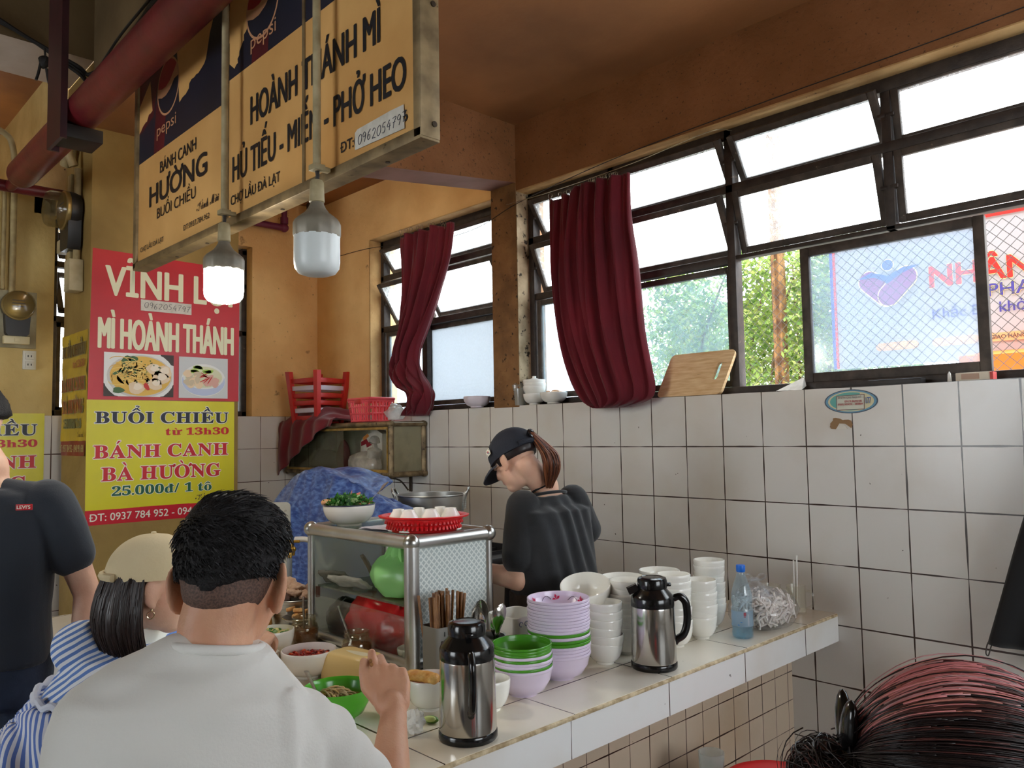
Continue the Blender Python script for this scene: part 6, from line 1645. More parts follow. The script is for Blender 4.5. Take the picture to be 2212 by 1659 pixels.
# brass tap with its white elbow
tp = thing('water_tap', 'brass water tap on a grey hose left of the display case', 'tap', V((0.980, -1.519, 0.910)))
p0_ = V((0.985, -1.524, 1.021))
brass = mat('brass', (176, 138, 60), .3, .9)
b = MB(); b.cyl(p0_, p0_+V((0, 0, -.03)), .013, .009, 14); b.tube(smooth_path([p0_+V((0, 0, -.015)), p0_+V((.02, -.02, -.01)), p0_+V((.03, -.03, -.035))], 4), .009, 12); b.cyl(p0_, p0_+V((0, 0, .028)), .006, n=10); b.tube([p0_+V((-.022, -.022, .03)), p0_+V((.022, .022, .03))], .006, 10); b.ell(p0_+V((0, 0, -.004)), .015)
b.build('tap_body', [brass], tp)
b = MB(); q_ = p0_+V((.03, -.03, -.035)); b.tube(smooth_path([q_, q_+V((.002, -.002, -.04)), V((q_.x, q_.y, CT+.10)), V((q_.x+.01, q_.y, CT))], 5), .011, 12); b.build('hose', [mat('hose_grey', (120, 124, 126), .5)], tp)
b = MB(); s_ = V((0.950, -1.492, 1.054)); b.tube(smooth_path([s_, s_+V((.045, .03, 0)), s_+V((.09, .06, -.02)), s_+V((.10, .07, -.09)), s_+V((.13, .09, -.12)), s_+V((.15, .10, -.08))], 6), .012, 12)
b.tube([s_+V((.09, .06, -.1)), V((s_.x+.09, s_.y+.06, CT))], .012, 10)
solo('drain_pipe', b, [mat('pipe_white', (206, 200, 190), .4)], 'white bent water pipe beside the brass tap', 'pipe')
# grey metal sheet, blue tarpaulin, stove and stock pot
b = MB(); pa, pb = V((0.722, -1.671, 1.223)), V((0.899, -1.487, 1.218))
nrm = (pb-pa).cross(V((0, 0, 1))).normalized()
b.prism([(x, z) for x, z in rrect(0, (V((pb.x, pb.y, 0))-V((pa.x, pa.y, 0))).length, 0, 1.215-CT, .02)], (pa.x, pa.y, CT), (V((pb.x, pb.y, 0))-V((pa.x, pa.y, 0))).normalized(), (0, 0, 1), .012)
solo('metal_sheet', b, [mat('sheet_grey', (176, 172, 160), .55, col2=(150, 146, 134), nscale=7, spots=[((84, 62, 46), 24, .68)])], 'chipped grey metal sheet standing on the counter behind the seated man', 'sheet')
tarp = mat('tarp_blue', (44, 72, 136), .40, col2=(104, 136, 196), nscale=26, nthr=(.42, .72), bump=.5, bscale=22, spec=.6, stretch=(1, 1, 2.4))
prof = [(0.0, 1.02), (.06, 1.15), (.22, 1.26), (.40, 1.325), (.56, 1.34), (.70, 1.315), (.85, 1.265), (1.0, 1.225), (1.15, 1.195), (1.24, 1.17), (1.30, 1.10)]
def tz(x):
    for i in range(len(prof)-1):
        if prof[i][0] <= x <= prof[i+1][0]: return prof[i][1]+(prof[i+1][1]-prof[i][1])*(x-prof[i][0])/(prof[i+1][0]-prof[i][0])
    return prof[-1][1] if x > prof[-1][0] else prof[0][1]
def tf2(u, v):
    x = .0+1.30*u
    top = tz(x)
    cr = .03*nz((x*4, v*5, .5), 1, 6)+.030*abs(nz((x*8, v*7, .2), 1, 7))+.012*abs(nz((x*19, v*15, .2), 1, 9))
    if v < .3:        # back to front over the top
        k = v/.3; yb_ = -.80 if x < .72 else -.80-.20*min(1, (x-.72)/.12); y = yb_+(-1.14-yb_)*k; z = top+cr-.05*(1-k)
    else:
        k = (v-.3)/.7; z = top-(top-.30)*k+cr*(1-k); y = -1.14-.05*min(1, k*6)+cr+.03*sin(x*15+k*3)*k
        if x < .25: x -= .12*k
    return (x, max(y, -1.205), z)
b = MB(); b.grid(tf2, 70, 60)
o = solo('tarpaulin', b, [tarp], 'crumpled blue tarpaulin draped over a heap behind the display case', 'tarpaulin', angle=180)
q = o.modifiers.new('thick', 'SOLIDIFY'); q.thickness = .004
b = MB()
for x in (.88, 1.50):
    for y in (-.92, -.66): b.b2((x-.02, y-.02, 0), (x+.02, y+.02, .92))
b.b2((.84, -.98, .92), (1.54, -.62, .95), .004)
for k in range(3): b.b2((1.26+.09*k, -.94, .95), (1.27+.09*k, -.64, .965))
b.b2((1.22, -.95, .95), (1.5, -.94, .985)); b.b2((1.22, -.66, .95), (1.5, -.65, .985))
solo('gas_stove', b, [mat('stove_black', (40, 38, 38), .45, .3)], 'black steel stove stand behind the display case', 'stove')
sp_ = thing('stock_pot', 'wide aluminium stock pot with loop handles behind the red tray', 'pot', (1.035, -.80, .95))
PC = V((1.035, -.80, 0))
b = MB(); b.lathe([(0, .952), (.150, .952), (.158, .96), (.162, 1.205), (.170, 1.210), (.169, 1.214), (.160, 1.212), (.156, .965), (0, .96)], PC, 56); b.build('pot_body', [mat('pot_alu', (190, 188, 182), .35, .9, col2=(166, 164, 158), nscale=5)], sp_, 50)
for a in (math.radians(-136), math.radians(44)):
    d = V((cos(a), sin(a), 0)); e = V((-sin(a), cos(a), 0)); z0 = 1.165
    b = MB(); b.tube(smooth_path([PC+d*.163-e*.05+V((0, 0, z0-.03)), PC+d*.170-e*.05+V((0, 0, z0+.035)), PC+d*.185-e*.04+V((0, 0, z0+.068)), PC+d*.190+V((0, 0, z0+.075)), PC+d*.185+e*.04+V((0, 0, z0+.068)), PC+d*.170+e*.05+V((0, 0, z0+.035)), PC+d*.163+e*.05+V((0, 0, z0-.03))], 5), .007, 10)
    b.build('handle', [steel_b], sp_)
# stools below the counter at the right
def round_stool(c, label, H=.44):
    t = thing('plastic_stool', label, 'stool', c, 0, 'round red stools')
    b = MB(); b.lathe([(0, H-.006), (.13, H-.004), (.145, H), (.158, H-.006), (.163, H-.02), (.160, H-.05), (.150, H-.05), (.150, H-.02), (0, H-.02)], c, 40); b.build('seat', [rtr], t)
    for k in range(4):
        a = k*pi/2+.4; d = V((cos(a), sin(a), 0)); b = MB(); b.tube([V(c)+d*.135+V((0, 0, H-.03)), V(c)+d*.17], [.022, .018], 8); b.build('leg', [rtr], t)
    b = MB(); b.tube([V((c[0]+.152*cos(q), c[1]+.152*sin(q), .2)) for q in [2*pi*i/32 for i in range(32)]], .010, 8, True); b.build('ring', [rtr], t)
    return t
round_stool((2.93, -.96, 0), 'round red plastic stool in front of the brown tiled counter base')
b = MB(); b.b2((2.52, -1.08, 0), (2.78, -.82, .30), .02); solo('low_stool', b, [mat('stool_grey', (150, 146, 140), .6)], 'low grey stool beside the round red stool', 'stool')
b = MB(); b.lathe([(0, .302), (.034, .302), (.042, .46), (.040, .46), (.032, .306), (0, .306)], (2.70, -.96, 0), 24); solo('plastic_cup', b, [cuplike], 'clear plastic cup on the low grey stool', 'cup')
# ================================================================== PEOPLE
skin_a = mat('skin_warm', (214, 166, 136), .5, col2=(196, 142, 112), nscale=9, bump=.12, bscale=220, sss=.12)
skin_b = mat('skin_fair', (226, 184, 158), .5, col2=(212, 162, 136), nscale=9, bump=.1, bscale=220, sss=.12)
eye_w = mat('eye_white', (236, 232, 226), .2); eye_d = mat('eye_dark', (36, 26, 22), .15)
hair_k = mat('hair_black', (22, 20, 22), .6, spec=.3, bump=.5, bscale=300); hair_k2 = mat('hair_black_sheen', (44, 42, 46), .5, spec=.4)
hair_b = mat('hair_brown', (112, 62, 38), .4, spec=.5); hair_b2 = mat('hair_brown_light', (156, 96, 60), .38, spec=.5); hair_b3 = mat('hair_brown_dark', (62, 34, 26), .4, spec=.5)
def frame(f, pitch=0):
    """Head axes from a horizontal facing direction and a nod (radians, down positive)."""
    f = V((f[0], f[1], 0)).normalized(); r = f.cross(V((0, 0, 1))).normalized()
    R = Matrix.Rotation(-pitch, 3, r)
    return R @ f, r, R @ V((0, 0, 1))
def head(mb, C, f, r, u, s=1, ear=1):
    """Cranium, face, jaw, nose, lips and ears around head centre C."""
    C = V(C); Rm = Matrix((r, f, u)).transposed()
    def at(x, y, z): return C+(r*x+f*y+u*z)*s
    mb.ell(at(0, -.008, .03), (.073*s, .092*s, .082*s), Rm, 24)
    mb.ell(at(0, .022, -.022), (.062*s, .068*s, .085*s), Rm, 20)
    mb.ell(at(0, .048, -.082), (.034*s, .034*s, .030*s), Rm, 16)
    mb.ell(at(0, .018, -.06), (.052*s, .052*s, .042*s), Rm, 16)
    for q in (-1, 1):
        mb.ell(at(.034*q, .060, -.028), (.024*s, .022*s, .024*s), Rm, 12)
        mb.ell(at(.028*q, .078, .022), (.026*s, .012*s, .008*s), Rm, 10)
        e = Matrix.Rotation(q*(.35 if ear == 1 else .75), 3, u) @ Rm
        mb.ell(at(.074*q+.002*ear*q, -.004, -.006), (.010*s, .021*s*ear, .034*s*ear), e, 16)
        mb.ell(at(.074*q+.007*ear*q, -.008-.004*ear, .004), (.007*s, .016*s*ear, .026*s*ear), e, 12)
        mb.ell(at(.077*q, .002, -.034), (.008*s, .010*s, .012*s), e, 10)
    mb.limb([at(0, .086, .012), at(0, .102, -.022)], [.009*s, .013*s], 10)
    for q in (-1, 1): mb.ell(at(.012*q, .092, -.026), (.009*s, .010*s, .008*s), Rm, 8)
    mb.ell(at(0, .084, -.052), (.022*s, .010*s, .006*s), Rm, 10); mb.ell(at(0, .082, -.061), (.019*s, .010*s, .007*s), Rm, 10)
    return at
def eyes(at, r, f, u, t):
    for q in (-1, 1):
        b = MB(); b.ell(at(.030*q, .077, .006), (.013, .009, .008), Matrix((r, f, u)).transposed(), 12, 0); b.ell(at(.030*q, .0835, .005), (.006, .004, .006), Matrix((r, f, u)).transposed(), 10, 1)
        b.build('eye', [eye_w, eye_d], t)
def torso(mb, path, n=28, k_=1):
    rings = []
    for c, r, d, wx, wy in path:
        wx, wy = wx*k_, wy*k_; ring = []
        for j in range(n):
            a = 2*pi*j/n; ca, sa = cos(a), sin(a)
            x = math.copysign(abs(ca)**.8, ca); y = math.copysign(abs(sa)**.85, sa)
            ring.append(V(c)+V(r)*wx*x+V(d)*wy*y)
        rings.append(ring)
    mb.loft(rings)
def hand(mb, W, U, R, N, curls, thumb, s=1, spread=0):
    """Right- or left-hand by the sign of R (R runs from index to little finger, N is the back of the hand)."""
    W, U, R, N = V(W), V(U).normalized(), V(R).normalized(), V(N).normalized()
    xs_ = (-.029, -.009, .011, .030); kz = (.086, .090, .085, .076)
    K = [W+U*kz[i]*s+R*xs_[i]*s for i in range(4)]
    mb.limb([W-U*.02, W+U*.012], [.028*s, .027*s], 14)
    for i in range(4): mb.limb([W+U*.008*s+R*xs_[i]*.7*s, W+U*.05*s+R*xs_[i]*s-N*.004, K[i]-N*.002], [.0165*s, .0150*s, .0110*s], 10)
    mb.ell(W+U*.046*s-N*.004, (.034*s, .040*s, .015*s), Matrix((R, U, N)).transposed(), 14)
    L_ = ((.044, .026, .020), (.048, .030, .021), (.044, .028, .020), (.035, .022, .018))
    tips = []
    for i in range(4):
        p = K[i]; a = 0; pts = [p]; sp_ = R*(xs_[i]*spread)
        for j in range(3):
            a += curls[i][j]; d = (U*cos(a)-N*sin(a)+sp_).normalized(); p = p+d*L_[i][j]*s; pts.append(p)
        mb.limb(pts, [.0102*s, .0092*s, .0084*s, .0070*s] if i < 3 else [.009*s, .0080*s, .0072*s, .0062*s], 10)
        tips.append(p)
    p = W+U*.020*s-R*.024*s-N*.008*s; pts = [p]
    for (a, b_, c_), l_ in zip(thumb, (.040, .032, .026)):
        p = p+(U*a+R*b_+N*c_).normalized()*l_*s; pts.append(p)
    mb.limb(pts, [.0150*s, .0125*s, .0105*s, .0085*s], 10)
    return tips, pts[-1], K
def shell(C, f, r, u, s, thick, n=56, grow=1.0):
    """Hair cap: radius follows thick(direction); below the skull surface where thick < 0."""
    Rm = Matrix((r, f, u)).transposed(); C = V(C)+(f*-.008+u*.03)*s
    b = MB(); b.ell(C, (.073*s, .092*s, .082*s), Rm, n, None, lambda p: 1+thick(p)/.085)
    return b
def strand(mb, pts, w, m):
    mb.tube(pts, [w*(1-.85*(i/(len(pts)-1))**2) for i in range(len(pts))], 4, m=m)

# ------------------------------------------------------------------ 1. seated man in the white T-shirt
random.seed(40)
f0, r0 = V((-.74, .67, 0)).normalized(), V((.67, .74, 0)).normalized()
man = thing('person', 'seated man in a white T-shirt seen from behind, eating at the counter corner', 'person', V((2.944, -2.736, 0.975))*V((1, 1, 0)) if False else (2.98, -2.80, 0))
HC = V((2.917, -2.675, 1.265))
hf, hr, hu = frame(f0+r0*.06, .30)
b = MB()
at1 = head(b, HC, hf, hr, hu, 1.02, 1.2)
C7 = V((2.958, -2.718, 1.176))
shL, shR = V((2.926, -2.868, 1.106)), V((3.009, -2.647, 1.072))
ch = (shL+shR)/2; dn = V((0, 0, -1)); sr = (shR-shL).normalized(); sf = V((0, 0, 1)).cross(sr).normalized()
b.limb([at1(0, -.03, -.03), C7+sf*.02+V((0, 0, .03)), C7+sf*.01-V((0, 0, .03))], [.056, .056, .058], 18)
pel = V((ch.x, ch.y, .56))-sf*.03
torso(b, [(C7+sf*.02, sr, sf, .075, .06), (ch+V((0, 0, .0)), sr, sf, .15, .085), (ch-V((0, 0, .14))+sf*.01, sr, sf, .16, .10), (pel+V((0, 0, .12)), sr, sf, .15, .10), (pel, sr, sf, .16, .12), (pel-V((0, 0, .09)), sr, sf, .15, .12)], k_=.78)
elR, wrR = V((2.950, -2.398, 0.830)), V((2.815, -2.288, 0.938))
b.limb([shR, shR.lerp(elR, .5), elR], [.046, .047, .040], 18)
b.limb([elR, elR.lerp(wrR, .3), wrR], [.042, .041, .026], 18)
elL = shL+V((0, 0, -.26))+sf*.12-sr*.03; wrL = elL+sf*.20+sr*.10+V((0, 0, .03))
b.limb([shL, shL.lerp(elL, .5), elL], [.046, .047, .040], 16); b.limb([elL, elL.lerp(wrL, .3), wrL], [.042, .040, .027], 16)
hand(b, wrL+(wrL-elL).normalized()*.02, (wrL-elL), sr*-1, V((0, 0, 1)), [(.5, .6, .4)]*4, [(.6, .5, -.3), (.8, .2, -.3), (.9, .1, -.2)])
for q in (-1, 1):
    hip = pel+sr*.09*q-V((0, 0, .02)); kn = hip+sf*.17+sr*.16*q+V((0, 0, -.03)); an = V((kn.x, kn.y, .08))-sf*.03
    b.limb([hip, kn], [.082, .058], 14); b.limb([kn, kn.lerp(an, .4), an], [.058, .052, .036], 14); b.limb([an-V((0, 0, .04)), an+sf*.14-V((0, 0, .045))], [.038, .030], 10)
# right hand: a fist turned back-outwards, pinching chopsticks
HU = (V((2.762, -2.264, 1.019))-V((2.815, -2.288, 0.938))).normalized(); HN = -(f0); HR = HU.cross(HN)*-1; HR = (r0*1.0+f0*.25).normalized(); HN = HR.cross(HU).normalized()
if HN.dot(f0) > 0: HN = -HN
tips, thumb_tip, KN = hand(b, wrR+HU*.012, HU, HR, HN, [(.30, 1.35, 1.0), (.80, 1.5, .8), (1.15, 1.5, .8), (1.35, 1.5, .8)], [(.80, -.66, .08), (1, -.10, .06), (1, .10, .0)], .98)
me = remesh(b, .0036, 5, .5)
body = link('body', me, [skin_a], man)
eyes(at1, hr, hf, hu, man)
# cropped hair with faded sides
def th1(p):     # p in head axes: x right, y front, z up
    top = .020*max(0, min(1, (p.z-.25)/.5)); body_ = .007+.004*max(0, min(1, (p.z+.1)/.4))
    k = max(0, min(1, (p.z-(-.70+.34*abs(p.x) if p.y < .15 else .2))/.14))
    tex = .003*nz(p, 9, 1)+.004*nz((p.x*3, p.y*3, p.z*2), 1, 5)
    return (top+body_+tex*(.3+.7*max(0, p.z))+.05*max(0, -.42-p.z)*max(0, -p.y))*k-.012*(1-k)
hs = shell(HC, hf, hr, hu, 1.02, th1); me = hs.mesh('hair', 180)
hb_ = MB(); hb_.v = hs.v; hb_.f = hs.f; hb_.mi = hs.mi
for k in range(2200):
    a, zz = rnd(0, 6.28), rnd(-.3, .98); q = math.sqrt(1-zz*zz); p = V((q*cos(a), q*sin(a), zz))
    if p.y > .1 and zz < .35: continue
    if th1(p) < .004: continue
    R0 = 1+(th1(p)-.004)/.085
    base = HC+(hf*-.008+hu*.03)*1.02
    P0 = base+(hr*p.x*.073+hf*p.y*.092+hu*p.z*.082)*1.02*R0
    nrm_ = (hr*p.x/.073+hf*p.y/.092+hu*p.z/.082).normalized()
    fl = (hr*.55+hf*.5+hu*(-.6 if zz < .6 else .05)); fl = (fl-nrm_*fl.dot(nrm_)).normalized()
    L_ = rnd(.016, .038)*(.35+.65*max(0, zz))
    strand(hb_, [P0-nrm_*.003, P0+nrm_*.005+fl*L_*.4, P0+nrm_*.006+fl*L_*.8, P0+nrm_*rnd(.002, .007)+fl*L_*1.15], .0012, random.choice((0, 0, 1)))
hb_.build('hair', [hair_k, hair_k2], man, 180)
def th2(p):
    k = max(0, min(1, (p.z-(-.90 if p.y < .0 else .1))/.10)); return (.0022+.075*max(0, -.42-p.z)*max(0, -p.y))*k-.03*(1-k) if p.y < .35 else -.014
hs = shell(HC, hf, hr, hu, 1.02, th2); hs.build('hair_fade', [mat('stubble', (104, 78, 66), .7, col2=(72, 54, 48), nscale=300, nthr=(.4, .6))], man, 180)
# T-shirt
b = MB()
torso(b, [(C7+sf*.012+V((0, 0, .012)), sr, sf, .070, .064), (C7+sf*.014-V((0, 0, .018)), sr, sf, .105, .078), (ch+V((0, 0, .035)), sr, sf, .165, .092), (ch-V((0, 0, .03)), sr, sf, .195, .105), (ch-V((0, 0, .14))+sf*.005, sr, sf, .20, .118), (ch-V((0, 0, .30))+sf*.0, sr, sf, .195, .125), (pel+V((0, 0, .06)), sr, sf, .19, .135), (pel-V((0, 0, .04)), sr, sf, .19, .14)], 36)
slR = shR.lerp(elR, .70); slL = shL.lerp(elL, .75)
b.limb([shR-sr*.03+V((0, 0, .0)), shR.lerp(elR, .25), slR], [.074, .070, .066], 22)
b.limb([shL+sr*.03, shL.lerp(elL, .25), slL], [.076, .072, .070], 22)
b.limb([C7+sr*.05-V((0, 0, .035)), shR], [.048, .062], 16); b.limb([C7-sr*.05-V((0, 0, .02)), shL], [.048, .062], 16)
me = remesh(b, .006, 16, .5)
def wr1(c, n):
    d = c-ch; x, z, y = d.dot(sr), d.z, d.dot(sf)
    w_ = .007*nz((x*5+z*3, z*6-x*2, y*3), 1, 3)+.004*nz((x*12, z*12, y*5), 1, 8)
    arm = max(0, 1-abs((c-shR.lerp(elR, .3)).length-.02)/.13)
    w_ += arm*.006*sin(((c-shR).dot((elR-shR).normalized()))*70+x*25)
    w_ += .006*max(0, 1-abs(z+.03+.35*x)/.04)*(1 if x < .15 else 0)+.006*max(0, 1-abs(x-.135+.12*z)/.02)*(1 if z < .03 else 0)
    w_ += .005*max(0, 1-abs(z-.055-.25*abs(x))/.025)
    return w_
wrinkle(me, wr1)
link('t_shirt', me, [mat('cotton_white', (224, 222, 217), .85, bump=.1, bscale=240, sheen=.1)], man)
b = MB(); cc = C7+sf*.012+V((0, 0, .006)); b.tube([cc+sr*.069*cos(q)+sf*.066*sin(q)+V((0, 0, .008*sin(q)*-1)) for q in [2*pi*i/40 for i in range(40)]], .0075, 10, True); b.build('collar', [mat('cotton_white')], man)
b = MB(); 
for q in (-1, 1):
    hip = pel+sr*.09*q-V((0, 0, .02)); kn = hip+sf*.17+sr*.16*q+V((0, 0, -.03)); b.limb([hip, kn], [.092, .070], 14); b.limb([kn, V((kn.x, kn.y, .36))], [.070, .066], 14)
b.ell(pel-V((0, 0, .03)), (.19, .15, .10), Matrix((sr, sf, V((0, 0, 1)))).transposed(), 18)
link('shorts', remesh(b, .01, 4), [mat('shorts_dark', (52, 54, 64), .8)], man)
# ring on his finger, chopsticks in the pinch
b = MB(); rp = KN[1].lerp(tips[1], .28)+HU*.012; b.tube([rp+HR*.0115*cos(q)+HN*.0115*sin(q) for q in [2*pi*i/20 for i in range(20)]], .0018, 6, True); b.ell(rp+HN*.012, .0035); b.build('ring', [mat('silver', (210, 208, 204), .2, 1)], man)
for k in (0, 1):
    a = thumb_tip+HR*(.014+.002*k)-HU*(.006+.008*k)+HN*.004; d = (f0*.80-V((0, 0, .50))-r0*(.12-.05*k)).normalized()
    b = MB(); b.tube([a-d*.012, a+d*.05, a+d*.21], [.0036, .0034, .0020], 8)
    solo('chopstick', b, [chop_a], '%s chopstick held in the hand of the man in the white T-shirt' % ('upper', 'lower')[k], 'chopstick', 'chopsticks in the hand')
round_stool((pel.x, pel.y, 0), 'round red plastic stool under the man in the white T-shirt', .41)

# ------------------------------------------------------------------ 2. woman in the beige cap and striped dress
random.seed(41)
f2 = V((.36, .93, 0)).normalized(); r2 = f2.cross(V((0, 0, 1))).normalized()
wom = thing('person', 'woman in a beige cap and blue striped dress sitting left of the man', 'person', (2.28, -2.72, 0))
H2 = V((2.131, -2.512, 1.143))
hf, hr, hu = frame(f2, .18)
b = MB(); at2 = head(b, H2, hf, hr, hu, .98)
N2 = V((2.033, -2.559, 1.019)); s2R, s2L = V((2.053, -2.653, 1.009)), N2+(N2-V((2.053, -2.653, 1.009)))*V((1, 1, 0))+V((0, 0, -.05))
ch2 = (s2R+s2L)/2; pel2 = V((1.929, -2.697, 0.549)); pel2.z = .58; pel2.y -= .07
b.limb([at2(0, -.02, -.05), N2+V((0, 0, .02)), N2-V((0, 0, .04))], [.048, .050, .06], 16)
torso(b, [(N2, r2, f2, .07, .055), (ch2, r2, f2, .13, .085), (ch2.lerp(pel2, .5), r2, f2, .12, .09), (pel2, r2, f2, .15, .12), (pel2-V((0, 0, .1)), r2, f2, .14, .12)], k_=.78)
e2R = s2R+f2*.14+V((0, 0, -.22)); w2R = V((1.756, -2.079, 0.841))
e2R = s2R.lerp(w2R, .42)+V((0, 0, -.10))
b.limb([s2R-r2*.01, e2R], [.036, .034], 14); b.limb([e2R, e2R.lerp(w2R, .3), w2R], [.037, .034, .023], 14)
dU = (w2R-e2R).normalized(); dR = dU.cross(V((0, 0, 1))).normalized()
tip2, th2_, K2 = hand(b, w2R, dU+V((0, 0, .35)), dR, (V((0, 0, 1))-dU*.2), [(.5, .9, .5), (.7, 1.0, .5), (.9, 1.0, .5), (1.0, 1.0, .5)], [(.7, -.3, -.5), (.9, .2, -.4), (.9, .3, -.3)], .92)
e2L = s2L+V((0, 0, -.24))+f2*.08; w2L = V((e2L.x, e2L.y, .80))+f2*.2+r2*.05
b.limb([s2L, e2L], [.045, .037], 12); b.limb([e2L, w2L], [.036, .025], 12); hand(b, w2L, f2, r2*-1, V((0, 0, 1)), [(.2, .3, .2)]*4, [(.7, -.5, 0), (.9, -.1, 0), (.9, 0, 0)], .92)
for q in (-1, 1):
    hip = pel2+r2*.085*q; kn = hip+f2*.10+r2*.10*q; an = V((kn.x, kn.y, .08)); b.limb([hip, kn], [.075, .052], 12); b.limb([kn, an], [.052, .034], 12); b.limb([an-V((0, 0, .04)), an+f2*.11-V((0, 0, .045))], [.034, .026], 10)
link('body', remesh(b, .0045, 5), [skin_b], wom)
eyes(at2, hr, hf, hu, wom)
def stripes(name, axis, scale, c1, c2):
    M = bpy.data.materials.new(name); M.use_nodes = True; nt = M.node_tree; N = nt.nodes; L = nt.links; p = N['Principled BSDF']
    tc = N.new('ShaderNodeTexCoord'); dt = N.new('ShaderNodeVectorMath'); dt.operation = 'DOT_PRODUCT'; dt.inputs[1].default_value = V(axis).normalized()
    L.new(tc.outputs['Object'], dt.inputs[0])
    ml = N.new('ShaderNodeMath'); ml.operation = 'MULTIPLY'; ml.inputs[1].default_value = scale; L.new(dt.outputs['Value'], ml.inputs[0])
    n = N.new('ShaderNodeTexNoise'); n.inputs['Scale'].default_value = 9; L.new(tc.outputs['Object'], n.inputs[0])
    ad = N.new('ShaderNodeMath'); ad.operation = 'MULTIPLY_ADD'; ad.inputs[1].default_value = 1.1; L.new(n.outputs[0], ad.inputs[0]); L.new(ml.outputs[0], ad.inputs[2])
    fr = N.new('ShaderNodeMath'); fr.operation = 'FRACT'; L.new(ad.outputs[0], fr.inputs[0])
    gt = N.new('ShaderNodeMath'); gt.operation = 'GREATER_THAN'; gt.inputs[1].default_value = .5; L.new(fr.outputs[0], gt.inputs[0])
    mx = N.new('ShaderNodeMixRGB'); mx.inputs[1].default_value = lin(c1); mx.inputs[2].default_value = lin(c2); L.new(gt.outputs[0], mx.inputs[0]); L.new(mx.outputs[0], p.inputs['Base Color'])
    p.inputs['Roughness'].default_value = .85
    return M
b = MB()
torso(b, [(N2+V((0, 0, .0)), r2, f2, .075, .065), (N2.lerp(ch2, .6), r2, f2, .12, .09), (ch2, r2, f2, .165, .105), (ch2.lerp(pel2, .28), r2, f2, .165, .12)], 30)
b.limb([s2R-r2*.005, s2R.lerp(e2R, .35), s2R.lerp(e2R, .85)], [.066, .074, .070], 18); b.limb([s2L, s2L.lerp(e2L, .7)], [.062, .068], 16)
me = remesh(b, .006, 6); wrinkle(me, lambda c, n: .006*nz((c.x*8, c.y*8, c.z*9), 1, 2)+.003*nz(c, 22, 4))
link('dress_yoke', me, [stripes('stripe_yoke', (-.42, -.30, .85), 66, (232, 234, 240), (96, 132, 200))], wom)
b = MB()
torso(b, [(ch2.lerp(pel2, .24), r2, f2, .175, .13), (ch2.lerp(pel2, .5), r2, f2, .19, .16), (pel2+V((0, 0, .06)), r2, f2, .21, .19), (pel2-V((0, 0, .06)), r2, f2, .23, .21), (pel2-V((0, 0, .25)), r2, f2, .24, .22)], 40)
me = remesh(b, .007, 5); wrinkle(me, lambda c, n: .010*sin(math.atan2((c-pel2).dot(f2), (c-pel2).dot(r2))*19+2*nz(c, 4, 2))*min(1, max(0, (ch2.z-.02-c.z)*6))+.005*nz(c, 9, 3))
link('dress_skirt', me, [stripes('stripe_skirt', (.62, .75, .22), 60, (226, 228, 238), (92, 122, 196))], wom)
b = MB(); rr2 = ch2.lerp(pel2, .22); b.tube([rr2+r2*.182*cos(q)+f2*.134*sin(q)+V((0, 0, .005*sin(q*17))) for q in [2*pi*i/90 for i in range(90)]], .009, 8, True); b.build('ruffle', [MATS.get('ruffle') or mat('ruffle_white', (216, 220, 234), .85)], wom)
b = MB(); b.loft([[N2+r2*(.072*k)*cos(q)+f2*(.07*k)*sin(q)+V((0, 0, z)) for q in [2*pi*i/28 for i in range(28)]] for k, z in ((1.0, .005), (1.08, .03), (1.35, .018), (1.5, -.012))]); b.build('collar', [mat('collar_white', (236, 240, 232), .8)], wom)
# dark bob under the cap
hbm = MB(); base = H2+(hf*-.008+hu*.03)*.98
def th3(p):
    edge = -.9 if p.y < -.28 else (-.9+(p.y+.28)/.16*1.12 if p.y < -.12 else .22+.25*max(0, p.y))
    k = max(0, min(1, (p.z-edge)/.14))
    return (.016+.003*nz(p, 7, 1))*k-.02*(1-k) if p.y < .6 else -.02
hs = shell(H2, hf, hr, hu, .98, th3); hbm.v = hs.v; hbm.f = hs.f; hbm.mi = hs.mi
for k in range(1900):
    a = rnd(pi, 2*pi); zz = rnd(-.45, .60); q = math.sqrt(1-zz*zz); p = V((q*cos(a), q*sin(a), zz))
    if p.y > -.22: continue
    P0 = base+(hr*p.x*.073+hf*p.y*.092+hu*p.z*.082)*1.2
    out = (hr*p.x+hf*p.y).normalized()
    zend = H2.z-.145+rnd(-.012, .008)+.02*min(0, -p.y-.5); L_ = P0.z-zend
    if L_ < .03: continue
    wv = .004*sin(a*23)
    strand(hbm, smooth_path([P0-out*.008, P0+out*(.018+wv)-V((0, 0, L_*.33)), P0+out*(.024+wv)-V((0, 0, L_*.68)), P0+out*rnd(-.004, .012)+hf*.008-V((0, 0, L_))], 3), .0030, random.choice((0, 0, 1)))
hbm.build('hair', [mat('hair_dark', (40, 30, 30), .36, spec=.5), mat('hair_dark2', (52, 38, 36), .36, spec=.5)], wom, 180)
capm = mat('cap_beige', (222, 204, 166), .85, col2=(208, 190, 150), nscale=5, bump=.15, bscale=160)
